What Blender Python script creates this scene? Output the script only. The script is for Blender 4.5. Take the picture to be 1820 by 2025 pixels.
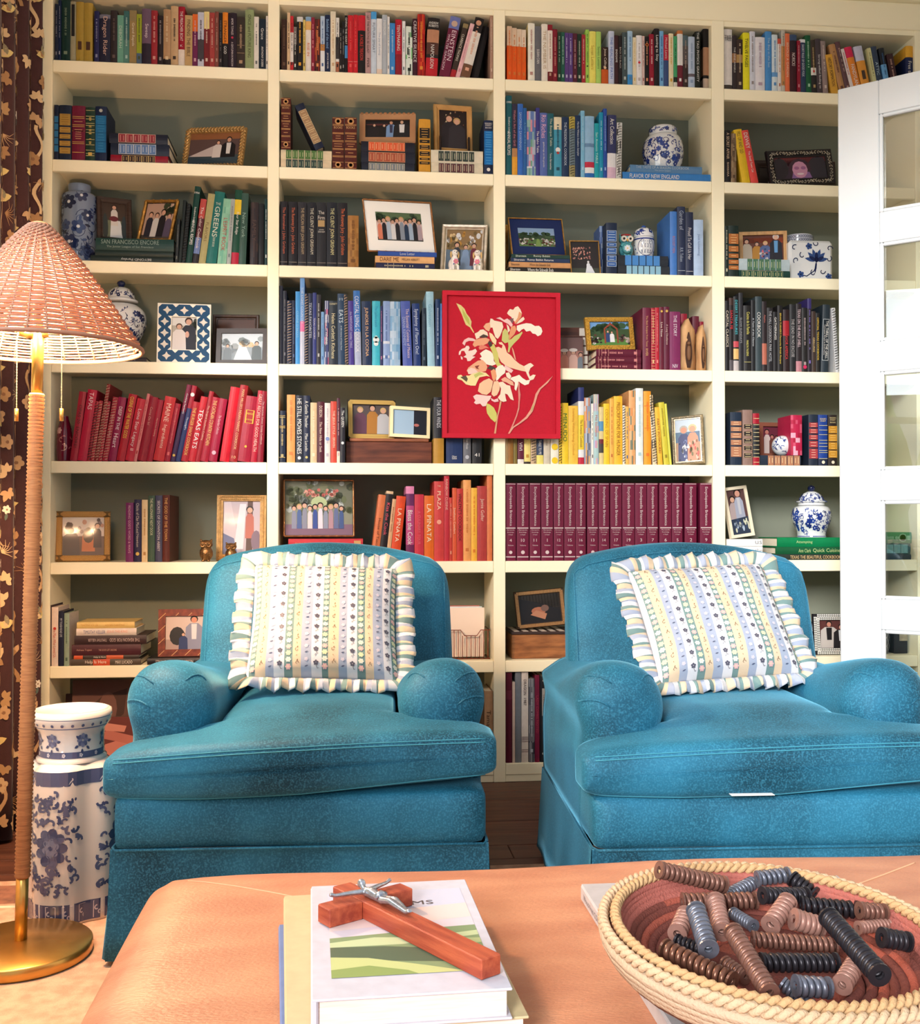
import bpy, bmesh, math, random
from mathutils import Vector, Matrix
random.seed(7)
PI = math.pi
S = bpy.context.scene
COL = S.collection
for _o in list(bpy.data.objects):
    bpy.data.objects.remove(_o)

# ------------------------------------------------------------------ camera
FPX, YAW, PITCH = 2115.7, math.radians(5.868), math.radians(0.742)
CAM = Vector((0.0, -3.974, 0.958))
cd = bpy.data.cameras.new('camera'); cd.sensor_fit = 'HORIZONTAL'; cd.sensor_width = 36.0
cd.lens = 36.0 * FPX / 1820.0; cd.clip_start = 0.02; cd.clip_end = 200
cam = bpy.data.objects.new('camera', cd); COL.objects.link(cam); S.camera = cam
FW = Vector((math.sin(YAW) * math.cos(PITCH), math.cos(YAW) * math.cos(PITCH), math.sin(PITCH)))
RT = Vector((math.cos(YAW), -math.sin(YAW), 0.0)); UP = RT.cross(FW)
cam.matrix_world = Matrix(((RT.x, UP.x, -FW.x, CAM.x), (RT.y, UP.y, -FW.y, CAM.y), (RT.z, UP.z, -FW.z, CAM.z), (0, 0, 0, 1)))

# ------------------------------------------------------------------ colour management, world, daylight
S.view_settings.view_transform = 'Standard'; S.view_settings.look = 'None'
S.view_settings.gamma = 1.0; S.view_settings.use_curve_mapping = False
S.view_settings.exposure = 0.70
S.cycles.max_bounces = 8; S.cycles.diffuse_bounces = 4; S.cycles.glossy_bounces = 4
S.cycles.transparent_max_bounces = 12; S.cycles.caustics_reflective = False; S.cycles.caustics_refractive = False
W = bpy.data.worlds.new('daylight_sky'); S.world = W; W.use_nodes = True
_bg = W.node_tree.nodes['Background']; _bg.inputs[0].default_value = (0.90, 0.95, 1.0, 1); _bg.inputs[1].default_value = 0.50
def add_light(name, kind, energy, color, loc, target=None, **kw):
    l = bpy.data.lights.new(name, kind); l.energy = energy; l.color = color
    for k, v in kw.items(): setattr(l, k, v)
    o = bpy.data.objects.new(name, l); COL.objects.link(o); o.location = loc
    if target is not None: o.rotation_euler = (Vector(target) - Vector(loc)).to_track_quat('-Z', 'Y').to_euler()
    return o
# soft daylight that pours in from the windows behind and to the side of the camera
add_light('daylight_sun', 'SUN', 3.3, (1.0, 0.98, 0.95), (-3.4, -7.5, 4.2), (0.5, 0, 1.05), angle=math.radians(18))
add_light('side_window_light', 'AREA', 16, (0.86, 0.94, 1.0), (-1.22, -2.15, 2.10), (0.6, -1.2, 0.9), shape='RECTANGLE', size=1.9, size_y=0.7)

# ------------------------------------------------------------------ pixel helpers (1820 x 2025 frame) -> world
def ray(u, v): return FW + RT * ((u - 910.0) / FPX) - UP * ((v - 1012.5) / FPX)
def aty(u, v, y): d = ray(u, v); return CAM + d * ((y - CAM.y) / d.y)
def atz(u, v, z): d = ray(u, v); return CAM + d * ((z - CAM.z) / d.z)
def atx(u, v, x): d = ray(u, v); return CAM + d * ((x - CAM.x) / d.x)
def atd(u, v, dep): return CAM + ray(u, v) * dep

# ------------------------------------------------------------------ materials
def lin(c):
    out = []
    for a in c[:3]:
        a = max(0.0, min(255.0, a)) / 255.0
        out.append(a / 12.92 if a <= 0.04045 else ((a + 0.055) / 1.055) ** 2.4)
    return tuple(out)
_mats = {}
def mat(name, rgb=None, rough=0.5, metal=0.0, var=0.0, vscale=12.0, bump=0.0, bscale=80.0, coat=0.0, sheen=0.0,
        rgb2=None, stretch=(1, 1, 1), emit=None, estr=0.0, attr=False, spec=0.25, detail=4.0, noise='NOISE', trans=0.0):
    if name in _mats: return _mats[name]
    m = bpy.data.materials.new(name); m.use_nodes = True; nt = m.node_tree; N = nt.nodes; L = nt.links
    b = N['Principled BSDF']; b.inputs['Roughness'].default_value = rough; b.inputs['Metallic'].default_value = metal
    b.inputs['Specular IOR Level'].default_value = spec
    if coat: b.inputs['Coat Weight'].default_value = coat; b.inputs['Coat Roughness'].default_value = 0.06
    if sheen: b.inputs['Sheen Weight'].default_value = sheen; b.inputs['Sheen Roughness'].default_value = 0.4
    if trans: b.inputs['Transmission Weight'].default_value = trans
    src = None
    if attr:
        a = N.new('ShaderNodeVertexColor'); a.layer_name = 'Col'; src = a.outputs['Color']
    elif rgb is not None:
        b.inputs['Base Color'].default_value = (*lin(rgb), 1)
    if var or bump or rgb2:
        tc = N.new('ShaderNodeTexCoord'); mp = N.new('ShaderNodeMapping'); mp.inputs['Scale'].default_value = stretch
        L.new(tc.outputs['Object'], mp.inputs['Vector'])
    if var or rgb2:
        n = N.new('ShaderNodeTexNoise'); n.inputs['Scale'].default_value = vscale; n.inputs['Detail'].default_value = detail
        L.new(mp.outputs['Vector'], n.inputs['Vector'])
        mx = N.new('ShaderNodeMix'); mx.data_type = 'RGBA'
        cr = N.new('ShaderNodeMapRange'); cr.inputs[1].default_value = 0.35; cr.inputs[2].default_value = 0.65
        L.new(n.outputs['Fac'], cr.inputs[0]); L.new(cr.outputs[0], mx.inputs[0])
        if attr:
            mx.blend_type = 'MULTIPLY'; mr = N.new('ShaderNodeMapRange'); mr.inputs[1].default_value = 0.3; mr.inputs[2].default_value = 0.7
            mr.inputs[3].default_value = 1 - var; mr.inputs[4].default_value = 1 + var; L.new(n.outputs['Fac'], mr.inputs[0])
            cc = N.new('ShaderNodeCombineColor'); [L.new(mr.outputs[0], cc.inputs[i]) for i in range(3)]
            mx.inputs[0].default_value = 1.0
            for lk in list(mx.inputs[0].links): L.remove(lk)
            L.new(src, mx.inputs[6]); L.new(cc.outputs[0], mx.inputs[7])
        else:
            c1 = lin(rgb); c2 = lin(rgb2) if rgb2 else tuple(x * (1 - var) for x in c1)
            if not rgb2: c1 = tuple(min(1, x * (1 + var * 0.6)) for x in c1)
            mx.inputs[6].default_value = (*c1, 1); mx.inputs[7].default_value = (*c2, 1)
        src = mx.outputs[2]
    if src is not None: L.new(src, b.inputs['Base Color'])
    if bump:
        n2 = N.new('ShaderNodeTexNoise'); n2.inputs['Scale'].default_value = bscale; n2.inputs['Detail'].default_value = 3
        L.new(mp.outputs['Vector'], n2.inputs['Vector'])
        bp = N.new('ShaderNodeBump'); bp.inputs['Strength'].default_value = bump; bp.inputs['Distance'].default_value = 0.004
        L.new(n2.outputs['Fac'], bp.inputs['Height']); L.new(bp.outputs['Normal'], b.inputs['Normal'])
    if emit: b.inputs['Emission Color'].default_value = (*lin(emit), 1); b.inputs['Emission Strength'].default_value = estr
    m.diffuse_color = (*lin(rgb or (128, 128, 128)), 1)
    _mats[name] = m
    return m
M_COVER = mat('book_cover', attr=True, rough=0.45, var=0.06, vscale=60)
M_PRINT = mat('ink_print', attr=True, rough=0.5)
M_PHOTO = mat('photo_print', attr=True, rough=0.4, coat=0.08)
M_GLAZE = mat('porcelain_glaze', attr=True, rough=0.12, coat=0.6)
M_PAGES = mat('paper_pages', (232, 220, 196), 0.8, var=0.10, vscale=300, stretch=(1, 1, 0.05))
M_CREAM = mat('cream_paint', (247, 238, 208), 0.42, var=0.02, vscale=3)
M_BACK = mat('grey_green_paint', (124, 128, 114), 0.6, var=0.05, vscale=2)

# ------------------------------------------------------------------ mesh builder
class MB:
    def __init__(s): s.v = []; s.f = []; s.c = []; s.sm = []
    def add(s, vs, fs, c=None, smooth=False, M=None):
        o = len(s.v)
        if M is not None: vs = [M @ Vector(p) for p in vs]
        s.v.extend(tuple(p) for p in vs)
        for i, f in enumerate(fs):
            s.f.append(tuple(k + o for k in f)); s.c.append(c[i] if isinstance(c, list) else c); s.sm.append(smooth)
        return s
    def box(s, x0, x1, y0, y1, z0, z1, c=None, M=None):
        return s.add([(x0, y0, z0), (x1, y0, z0), (x1, y1, z0), (x0, y1, z0), (x0, y0, z1), (x1, y0, z1), (x1, y1, z1), (x0, y1, z1)],
                     [(0, 3, 2, 1), (4, 5, 6, 7), (0, 1, 5, 4), (1, 2, 6, 5), (2, 3, 7, 6), (3, 0, 4, 7)], c, False, M)
    def bbox(s, x0, x1, y0, y1, z0, z1, b=0.003, c=None, M=None):
        """box with chamfered edges"""
        xs, ys, zs = (x0, x1), (y0, y1), (z0, z1); cx, cy, cz = (x0 + x1) / 2, (y0 + y1) / 2, (z0 + z1) / 2
        b = min(b, (x1 - x0) * .45, (y1 - y0) * .45, (z1 - z0) * .45)
        vs = []; ix = {}
        for i in (0, 1):
            for j in (0, 1):
                for k in (0, 1):
                    p = (xs[i], ys[j], zs[k]); q = tuple(a + (b if t == 0 else -b) for a, t in zip(p, (i, j, k)))
                    ix[i, j, k] = len(vs); vs += [(p[0], q[1], q[2]), (q[0], p[1], q[2]), (q[0], q[1], p[2])]
        F = []
        for i in (0, 1):
            F.append([ix[i, j, k] for j, k in ((0, 0), (1, 0), (1, 1), (0, 1))])
            F.append([ix[j, i, k] + 1 for j, k in ((0, 0), (1, 0), (1, 1), (0, 1))])
            F.append([ix[j, k, i] + 2 for j, k in ((0, 0), (1, 0), (1, 1), (0, 1))])
        for j in (0, 1):
            for k in (0, 1):
                F.append([ix[0, j, k] + 1, ix[1, j, k] + 1, ix[1, j, k] + 2, ix[0, j, k] + 2])
                F.append([ix[j, 0, k], ix[j, 1, k], ix[j, 1, k] + 2, ix[j, 0, k] + 2])
                F.append([ix[j, k, 0], ix[j, k, 1], ix[j, k, 1] + 1, ix[j, k, 0] + 1])
        for a in ix.values(): F.append([a, a + 1, a + 2])
        cen = Vector((cx, cy, cz)); out = []
        for f in F:
            a, bb, c3 = (Vector(vs[f[n]]) for n in (0, 1, 2)); nrm = (bb - a).cross(c3 - a)
            mid = sum((Vector(vs[n]) for n in f), Vector()) / len(f)
            out.append(tuple(f) if nrm.dot(mid - cen) >= 0 else tuple(reversed(f)))
        return s.add(vs, out, c, False, M)
    def poly(s, pts, c=None, M=None): return s.add(pts, [tuple(range(len(pts)))], c, False, M)
    def ring(s, rows, c=None, smooth=True, close=True, capa=False, capb=False, M=None):
        """loft a list of rings of equal length"""
        n = len(rows[0]); vs = [p for r in rows for p in r]; fs = []
        for i in range(len(rows) - 1):
            for j in range(n if close else n - 1):
                k = (j + 1) % n; fs.append((i * n + j, i * n + k, (i + 1) * n + k, (i + 1) * n + j))
        if capa: fs.append(tuple(reversed(range(n))))
        if capb: fs.append(tuple((len(rows) - 1) * n + j for j in range(n)))
        return s.add(vs, fs, c, smooth, M)
    def lathe(s, prof, seg=32, c=None, smooth=True, M=None, cx=0, cy=0, capa=False, capb=False):
        rows = [[(cx + r * math.cos(2 * PI * j / seg), cy + r * math.sin(2 * PI * j / seg), z) for j in range(seg)] for r, z in prof]
        if isinstance(c, list): c = [c[i] for i in range(len(prof) - 1) for j in range(seg)] + [c[0]] * 2
        return s.ring(rows, c, smooth, True, capa, capb, M)
    def tube(s, pts, r, seg=8, c=None, smooth=True, M=None, closed=False, caps=True):
        pts = [Vector(p) for p in pts]; n = len(pts); rows = []; nrm = None
        for i, p in enumerate(pts):
            if closed: t = pts[(i + 1) % n] - pts[i - 1]
            else: t = pts[min(i + 1, n - 1)] - pts[max(i - 1, 0)]
            if t.length < 1e-9: t = Vector((0, 0, 1))
            t.normalize()
            if nrm is None:
                nrm = t.orthogonal().normalized()
            else:
                nrm = (nrm - t * nrm.dot(t))
                nrm = nrm.normalized() if nrm.length > 1e-6 else t.orthogonal().normalized()
            b = t.cross(nrm); rr = r[i] if isinstance(r, (list, tuple)) else r
            rows.append([p + nrm * (rr * math.cos(2 * PI * k / seg)) + b * (rr * math.sin(2 * PI * k / seg)) for k in range(seg)])
        if closed: rows.append(rows[0])
        return s.ring(rows, c, smooth, True, caps and not closed, caps and not closed, M)
    def ell(s, c3, r3, nu=12, nv=8, c=None, M=None):
        rows = []
        for i in range(nv + 1):
            a = -PI / 2 + PI * i / nv; rr = max(math.cos(a), 0.02)
            rows.append([(c3[0] + r3[0] * rr * math.cos(2 * PI * j / nu), c3[1] + r3[1] * rr * math.sin(2 * PI * j / nu), c3[2] + r3[2] * math.sin(a)) for j in range(nu)])
        return s.ring(rows, c, True, True, True, True, M)
    def build(s, name, m, parent=None, loc=None, rot=None, recalc=False):
        me = bpy.data.meshes.new(name); me.from_pydata(s.v, [], s.f)
        if recalc:
            bm = bmesh.new(); bm.from_mesh(me); bmesh.ops.remove_doubles(bm, verts=bm.verts, dist=1e-6)
            bmesh.ops.recalc_face_normals(bm, faces=bm.faces); bm.to_mesh(me); bm.free()
            for p in me.polygons: p.use_smooth = any(s.sm)
        else:
            me.polygons.foreach_set('use_smooth', s.sm)
            if any(c is not None for c in s.c):
                at = me.attributes.new('Col', 'FLOAT_COLOR', 'CORNER'); buf = []; cache = {}
                for c, f in zip(s.c, s.f):
                    c = c or (200, 200, 200)
                    if c not in cache: cache[c] = (*(k * .76 for k in lin(c)), 1.0)
                    buf.extend(cache[c] * len(f))
                at.data.foreach_set('color', buf)
        me.materials.append(m); me.update()
        o = bpy.data.objects.new(name, me); COL.objects.link(o)
        if parent is not None: o.parent = parent
        if loc is not None: o.location = loc
        if rot is not None: o.rotation_euler = rot
        return o
def tag(o, label=None, cat=None, group=None, kind=None):
    for k, v in (('label', label), ('category', cat), ('group', group), ('kind', kind)):
        if v: o[k] = v
    return o
def thing(name, label, cat, loc=(0, 0, 0), rot=(0, 0, 0), group=None):
    o = bpy.data.objects.new(name, None); COL.objects.link(o); o.location = loc; o.rotation_euler = rot
    o.empty_display_size = 0.05
    return tag(o, label, cat, group)
def link_copy(o, parent=None):
    c = o.copy(); COL.objects.link(c); c.parent = parent
    return c
def struct(o): o['kind'] = 'structure'; return o

# ------------------------------------------------------------------ lettering (built-in font outlines, cached)
_glyph = {}
def _load_glyphs():
    dg_objs = []
    chars = [chr(k) for k in range(33, 127)]
    cu = bpy.data.curves.new('lettering', 'FONT'); cu.resolution_u = 2; cu.size = 1.0
    o = bpy.data.objects.new('lettering', cu); COL.objects.link(o)
    def grab(t):
        cu.body = t; dg = bpy.context.evaluated_depsgraph_get(); me = bpy.data.meshes.new_from_object(o.evaluated_get(dg))
        r = [tuple(v.co[:2]) for v in me.vertices], [tuple(p.vertices) for p in me.polygons]; bpy.data.meshes.remove(me); return r
    bar = min(v[0] for v in grab('|')[0])
    for ch in chars:
        vs, fs = grab(ch); w2, _ = grab(ch + '|')
        _glyph[ch] = (vs, fs, max(v[0] for v in w2) - bar - (max(v[0] for v in grab('|')[0]) - bar) if vs else .3)
    bpy.data.objects.remove(o); bpy.data.curves.remove(cu)
_load_glyphs()
_txt = {}
def text_geo(t):
    if t in _txt: return _txt[t]
    vs, fs, x = [], [], 0.0
    for ch in t:
        if ch not in _glyph: x += .3; continue
        g = _glyph[ch]; k = len(vs); vs += [(a + x, b) for a, b in g[0]]; fs += [tuple(q + k for q in f) for f in g[1]]; x += g[2]
    if vs:
        x0 = min(v[0] for v in vs); x1 = max(v[0] for v in vs); y0 = min(v[1] for v in vs); y1 = max(v[1] for v in vs)
        vs = [((v[0] - x0) / max(1e-6, x1 - x0), (v[1] - y0) / max(1e-6, y1 - y0)) for v in vs]; asp = (x1 - x0) / max(1e-6, y1 - y0)
    else: asp = 1.0
    _txt[t] = (vs, fs, asp); return _txt[t]
def put_text(mb, t, org, ex, ey, length, height, c, fit=True):
    """lettering: centred at org, running along ex, rising along ey, at most length x height"""
    vs, fs, asp = text_geo(t)
    if not vs: return
    ll, hh = length, height
    if not fit:
        ll = min(length, height * asp); 
    elif ll > height * asp * 1.25: ll = height * asp * 1.25
    elif ll < height * asp * 0.55: hh = ll / (asp * 0.55)
    org, ex, ey = Vector(org), Vector(ex), Vector(ey)
    mb.add([org + ex * ((v[0] - .5) * ll) + ey * ((v[1] - .5) * hh) for v in vs], fs, c)

# ------------------------------------------------------------------ flat print helpers in a local x,z plane at y
def disc2(cx, cz, rx, rz, y, n=14): return [(cx + rx * math.cos(2 * PI * i / n), y, cz + rz * math.sin(2 * PI * i / n)) for i in range(n)]
# ================================================================== ROOM
XL, XR, YB, ZC = -1.15, 2.27, 0.32, 3.06
YF = -4.6
def holed_wall(name, x0, x1, y0, y1, z0, z1, hy0, hy1, hz0, hz1, m):
    """wall slab in the y-z plane between x0 and x1 with one opening, as one connected mesh"""
    ys = (y0, hy0, hy1, y1); zs = (z0, hz0, hz1, z1); vs = []; fs = []
    for x in (x0, x1):
        for j in range(4):
            for k in range(4): vs.append((x, ys[j], zs[k]))
    idx = lambda s, j, k: s * 16 + j * 4 + k
    for j in range(3):
        for k in range(3):
            if j == 1 and k == 1: continue
            fs.append((idx(1, j, k), idx(1, j + 1, k), idx(1, j + 1, k + 1), idx(1, j, k + 1)))
            fs.append((idx(0, j, k), idx(0, j, k + 1), idx(0, j + 1, k + 1), idx(0, j + 1, k)))
    for a, b in (((1, 1), (2, 1)), ((2, 1), (2, 2)), ((2, 2), (1, 2)), ((1, 2), (1, 1))):
        fs.append((idx(1, *a), idx(1, *b), idx(0, *b), idx(0, *a)))
    for a, b in (((0, 0), (3, 0)), ((3, 0), (3, 3)), ((3, 3), (0, 3)), ((0, 3), (0, 0))):
        fs.append((idx(0, *a), idx(0, *b), idx(1, *b), idx(1, *a)))
    mb = MB(); mb.add(vs, fs); return struct(mb.build(name, m))
M_WALL = mat('wall_paint', (236, 232, 220), 0.6, var=0.03, vscale=2)
floor = struct(MB().box(XL - .15, XR + .15, YF, YB + .15, -0.08, -0.004).build('floor', mat('subfloor', (70, 48, 38), 0.8, var=.1)))
ceiling = struct(MB().box(XL - .15, XR + .15, -2.9, YB + .15, ZC, ZC + .08).build('ceiling', mat('ceiling_paint', (246, 244, 238), 0.7, var=.02, vscale=2)))
wall_back = struct(MB().box(XL - .15, XR + .15, YB, YB + .12, -0.004, ZC).build('wall_back', M_WALL))
WY0, WY1, WZ0, WZ1 = -3.25, -1.05, 0.82, 2.48
wall_left = holed_wall('wall_left', XL - .12, XL, YF, YB, -0.004, ZC, WY0, WY1, WZ0, WZ1, M_WALL)
wall_right = struct(MB().box(XR, XR + .12, -2.9, YB, -0.004, ZC).build('wall_right', M_WALL))
# floor boards running along the bookcase
M_WOOD_FLOOR = mat('brown_floorboard', (104, 66, 52), 0.4, rgb2=(74, 45, 37), vscale=3, stretch=(1.2, 12, 12), bump=.1, bscale=40, detail=6)
_pm = []
for k in range(2):
    mb = MB(); L = 1.14; mb.bbox(0, L - .002, 0, .128, -.004, 0.0, .0015); _pm.append(mb)
for row in range(9):
    y1 = -0.002 - row * .13
    x = XL - random.uniform(0.05, 1.0)
    first = True
    while x < XR:
        xa, xb = max(x, XL + .002), min(x + 1.14, XR - .002)
        if xb - xa > .03:
            o = MB().bbox(xa, xb - .002, y1 - .128, y1, -.004, random.uniform(-.0006, .0006), .0015).build('floor_board', M_WOOD_FLOOR, floor)
        x += 1.14
# window in the wall by the curtain (seen mirrored in the door panes)
win = struct(thing('window_1', None, None)); M_WIN = mat('window_white', (240, 240, 236), .4, var=.02)
for nm, y0, y1, z0, z1 in (('window_frame', WY0, WY0 + .05, WZ0, WZ1), ('window_frame', WY1 - .05, WY1, WZ0, WZ1), ('window_frame', WY0 + .05, WY1 - .05, WZ0, WZ0 + .05),
                           ('window_frame', WY0 + .05, WY1 - .05, WZ1 - .05, WZ1), ('mullion', -2.17, -2.13, WZ0 + .05, WZ1 - .05), ('transom', WY0 + .05, WY1 - .05, 1.62, 1.66)):
    MB().bbox(XL - .09, XL - .04, y0, y1, z0, z1, .004).build(nm, mat('dark_window_metal', (60, 48, 44), .4) if nm in ('mullion', 'transom') else M_WIN, win)
MB().bbox(XL - .10, XL + .05, WY0 - .06, WY1 + .06, WZ0 - .03, WZ0, .006).build('window_sill', M_WIN, win)
# greenery outside that window
M_LEAF = mat('garden_green', (120, 175, 70), .7, rgb2=(60, 120, 50), vscale=5, bump=.8, bscale=14)
for i, (yy, rr, hh) in enumerate(((-4.5, .56, 2.3), (-3.0, .56, 2.5), (-1.5, .56, 2.4), (.0, .56, 2.2))):
    mb = MB(); rows = []
    for a in range(13):
        ph = -PI / 2 + PI * a / 12; row = []
        for b in range(20):
            th = 2 * PI * b / 20; w = 1 + .12 * math.sin(5 * th + 3 * ph + i) + .1 * math.sin(9 * th - 7 * ph)
            row.append((-2.6 + rr * w * max(.02, math.cos(ph)) * math.cos(th), yy + rr * w * max(.02, math.cos(ph)) * math.sin(th), hh / 2 + .02 + hh / 2 * math.sin(ph)))
        rows.append(row)
    mb.ring(rows, None, True, True, True, True)
    tag(mb.build('garden_shrub', M_LEAF), ('round green shrub outside the side window, %s along the wall' % ('nearest the curtain', 'second', 'third', 'fourth')[3 - i]), 'shrub', 'shrubs outside the window')

# ================================================================== BUILT-IN BOOKCASE
ZS = [2.643, 2.282, 1.918, 1.554, 1.191, 0.826, 0.453, 0.069]      # shelf tops
CX_ = [(-1.072, -0.3035), (-0.2620, 0.5355), (0.5797, 1.3823), (1.4313, 2.205)]  # inner bay sides
SD = 0.29
case = thing('bookcase', 'cream built-in bookcase of four bays covering the whole wall', 'bookcase')
for a, b in ((-1.125, CX_[0][0]), (CX_[0][1], CX_[1][0]), (CX_[1][1], CX_[2][0]), (CX_[2][1], CX_[3][0]), (CX_[3][1], 2.255)):
    MB().bbox(a, b, 0, SD, .0, 2.904, .0015).build('upright', M_CREAM, case)
MB().bbox(-1.125, 2.255, -.004, SD, 2.904, 3.01, .003).build('top_rail', M_CREAM, case)
MB().bbox(-1.128, 2.258, -.03, SD, 3.01, 3.045, .008).build('cornice', M_CREAM, case)
for ci, (a, b) in enumerate(CX_):
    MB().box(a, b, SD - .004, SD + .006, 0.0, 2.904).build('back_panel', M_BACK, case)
    MB().box(a, b, .004, SD - .004, 2.885, 2.904).build('top_board', M_CREAM, case)
    MB().bbox(a + .0005, b - .0005, .004, .022, .0, .05, .001).build('base_board', M_CREAM, case)
    for z in ZS:
        s = MB().box(a + .0005, b - .0005, .02, SD - .005, z - .019, z).build('shelf', M_CREAM, case)
        MB().bbox(a + .0005, b - .0005, .001, .020, z - .043, z, .002).build('shelf_nosing', M_CREAM, s)

# ================================================================== GLAZED DOOR (stands open in front of the last bay)
A = aty(1657, 177, -.5); DT = A.z
lo, hi = -.95, -.5
for _ in range(40):
    mid = (lo + hi) / 2
    if aty(1820, 138.5, mid).z > DT: hi = mid
    else: lo = mid
B = aty(1820, 138.5, lo); dv = Vector((B.x - A.x, B.y - A.y, 0)).normalized(); DL = 0.80
dn = Vector((dv.y, -dv.x, 0))           # outward normal towards the camera
def on_door(u, v):
    d = ray(u, v); t = (A - CAM).dot(dn) / d.dot(dn); p = CAM + d * t
    return (p - A).dot(dv), p.z
rows_v = [(225, 420), (480, 675), (735, 930), (990, 1185), (1245, 1440)]
s0 = on_door(1740, 600)[0]; TH = .04
door = struct(thing('door_1', None, None, (A.x, A.y, 0), (0, 0, math.atan2(dv.y, dv.x))))
# local frame: x along the door, -y towards the camera side
M_DOOR = mat('door_white_paint', (206, 211, 214), .35, var=.015, vscale=3)
zr = [(on_door(1740, b)[1], on_door(1740, a)[1]) for a, b in rows_v]
DB = 0.012
MB().bbox(0, s0, 0, TH, DB, DT, .003).build('stile', M_DOOR, door)
MB().bbox(DL - s0, DL, 0, TH, DB, DT, .003).build('stile', M_DOOR, door)
edges = [DT] + [e for lo_, hi_ in zr for e in (hi_, lo_)] + [DB]
for i in range(0, len(edges), 2):
    MB().bbox(s0 + .0005, DL - s0 - .0005, .001, TH - .001, edges[i + 1], edges[i], .002).build('rail', M_DOOR, door)
gm = bpy.data.materials.new('door_glass'); gm.use_nodes = True; nt = gm.node_tree; nt.nodes.clear()
_o = nt.nodes.new('ShaderNodeOutputMaterial'); _t = nt.nodes.new('ShaderNodeBsdfTransparent'); _g = nt.nodes.new('ShaderNodeBsdfGlossy'); _g.inputs['Roughness'].default_value = .01
_m = nt.nodes.new('ShaderNodeMixShader'); _f = nt.nodes.new('ShaderNodeFresnel'); _f.inputs['IOR'].default_value = 1.85
_t.inputs[0].default_value = (.95, .98, .97, 1)
nt.links.new(_f.outputs[0], _m.inputs[0]); nt.links.new(_t.outputs[0], _m.inputs[1]); nt.links.new(_g.outputs[0], _m.inputs[2]); nt.links.new(_m.outputs[0], _o.inputs[0])
for lo_, hi_ in zr:
    p = MB().box(s0 + .001, DL - s0 - .001, .018, .023, lo_ + .001, hi_ - .001).build('pane', gm, door)
    x0, x1, bw = s0, DL - s0, .012
    for q in ((x0, x0 + bw, lo_, hi_), (x1 - bw, x1, lo_, hi_), (x0 + bw, x1 - bw, lo_, lo_ + bw), (x0 + bw, x1 - bw, hi_ - bw, hi_)):
        MB().bbox(q[0], q[1], .002, .018, q[2], q[3], .003).build('glazing_bead', M_DOOR, p)
# ================================================================== BOOKS
CROPS = {'C1': (90, 0, 460 / 1820), 'C2': (540, 0, 460 / 1820), 'C3': (990, 20, 440 / 1820), 'C4': (1400, 30, 420 / 1820),
         'C5': (90, 330, 460 / 1820), 'C6': (540, 350, 460 / 1820), 'C7': (990, 370, 440 / 1820), 'C8': (1400, 380, 420 / 1820),
         'D1': (90, 730, 460 / 1820), 'D2': (540, 740, 460 / 1820), 'D3': (980, 740, 450 / 1820), 'D4': (1400, 740, 420 / 1820),
         'D5': (70, 1110, 480 / 1820), 'D6': (860, 1100, 280 / 1260), 'E7': (1400, 1100, 420 / 1820)}
def cu(cr, x, y): a = CROPS[cr]; return a[0] + x * a[2], a[1] + y * a[2]
def vz(u, z, y):
    v = 1000.0
    for _ in range(4): v -= (z - aty(u, v, y).z) * FPX / (y - CAM.y)
    return v
def xat(cr, x, z, y): u = cu(cr, x, 0)[0]; return aty(u, vz(u, z, y), y).x
def zat(cr, x, yy, y): u, v = cu(cr, x, yy); return aty(u, v, y).z
def xzat(cr, x, yy, y): u, v = cu(cr, x, yy); p = aty(u, v, y); return p.x, p.z
PAL = {'black': (32, 28, 30), 'charcoal grey': (70, 70, 74), 'grey': (130, 130, 132), 'silver grey': (185, 190, 195), 'white': (242, 240, 238), 'cream': (242, 226, 196),
       'tan': (205, 165, 120), 'brown': (110, 70, 50), 'dark brown': (62, 42, 36), 'red': (200, 35, 50), 'coral red': (218, 75, 65), 'dark red': (140, 25, 45), 'maroon': (92, 24, 48),
       'pink': (240, 185, 190), 'mauve': (150, 110, 130), 'plum': (122, 42, 92), 'purple': (88, 60, 135), 'orange': (240, 110, 40), 'peach': (240, 165, 100), 'mustard': (190, 155, 60),
       'yellow': (248, 215, 60), 'pale yellow': (245, 235, 140), 'olive': (170, 165, 100), 'lime green': (165, 215, 90), 'green': (30, 110, 75), 'dark green': (25, 60, 50), 'mint green': (140, 200, 170),
       'teal': (30, 110, 115), 'turquoise': (40, 175, 195), 'navy': (30, 42, 80), 'slate blue': (70, 85, 110), 'blue': (55, 110, 200), 'sky blue': (110, 175, 230), 'pale blue': (195, 212, 235), 'indigo': (65, 62, 140)}
def cname(c): return min(PAL, key=lambda k: sum((a - b) ** 2 * w for a, b, w in zip(PAL[k], c, (3, 4, 2))))
_ON = 'zeroth first second third fourth fifth sixth seventh eighth ninth tenth eleventh twelfth thirteenth fourteenth fifteenth sixteenth seventeenth eighteenth nineteenth'.split()
_TN = {2: 'twent', 3: 'thirt', 4: 'fort'}
def ordn(n): return _ON[n] if n < 20 else (_TN[n // 10] + 'ieth' if n % 10 == 0 else _TN[n // 10] + 'y-' + _ON[n % 10])
BAY = ['curtain bay', 'second bay', 'third bay', 'door bay']
SHN = ['top shelf', 'second shelf', 'third shelf', 'fourth shelf', 'fifth shelf', 'sixth shelf', 'seventh shelf', 'bottom shelf']
KN = {'p': 'paperback_book', 'h': 'hardcover_book', 's': 'spiral_bound_cookbook', 'v': 'leather_bound_book', 'c': 'cookbook', 'e': 'encyclopedia_volume'}
KW = {'p': 'paperback', 'h': 'hardback', 's': 'spiral-bound cookbook', 'v': 'bound volume', 'c': 'cookbook', 'e': 'encyclopedia volume'}
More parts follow.
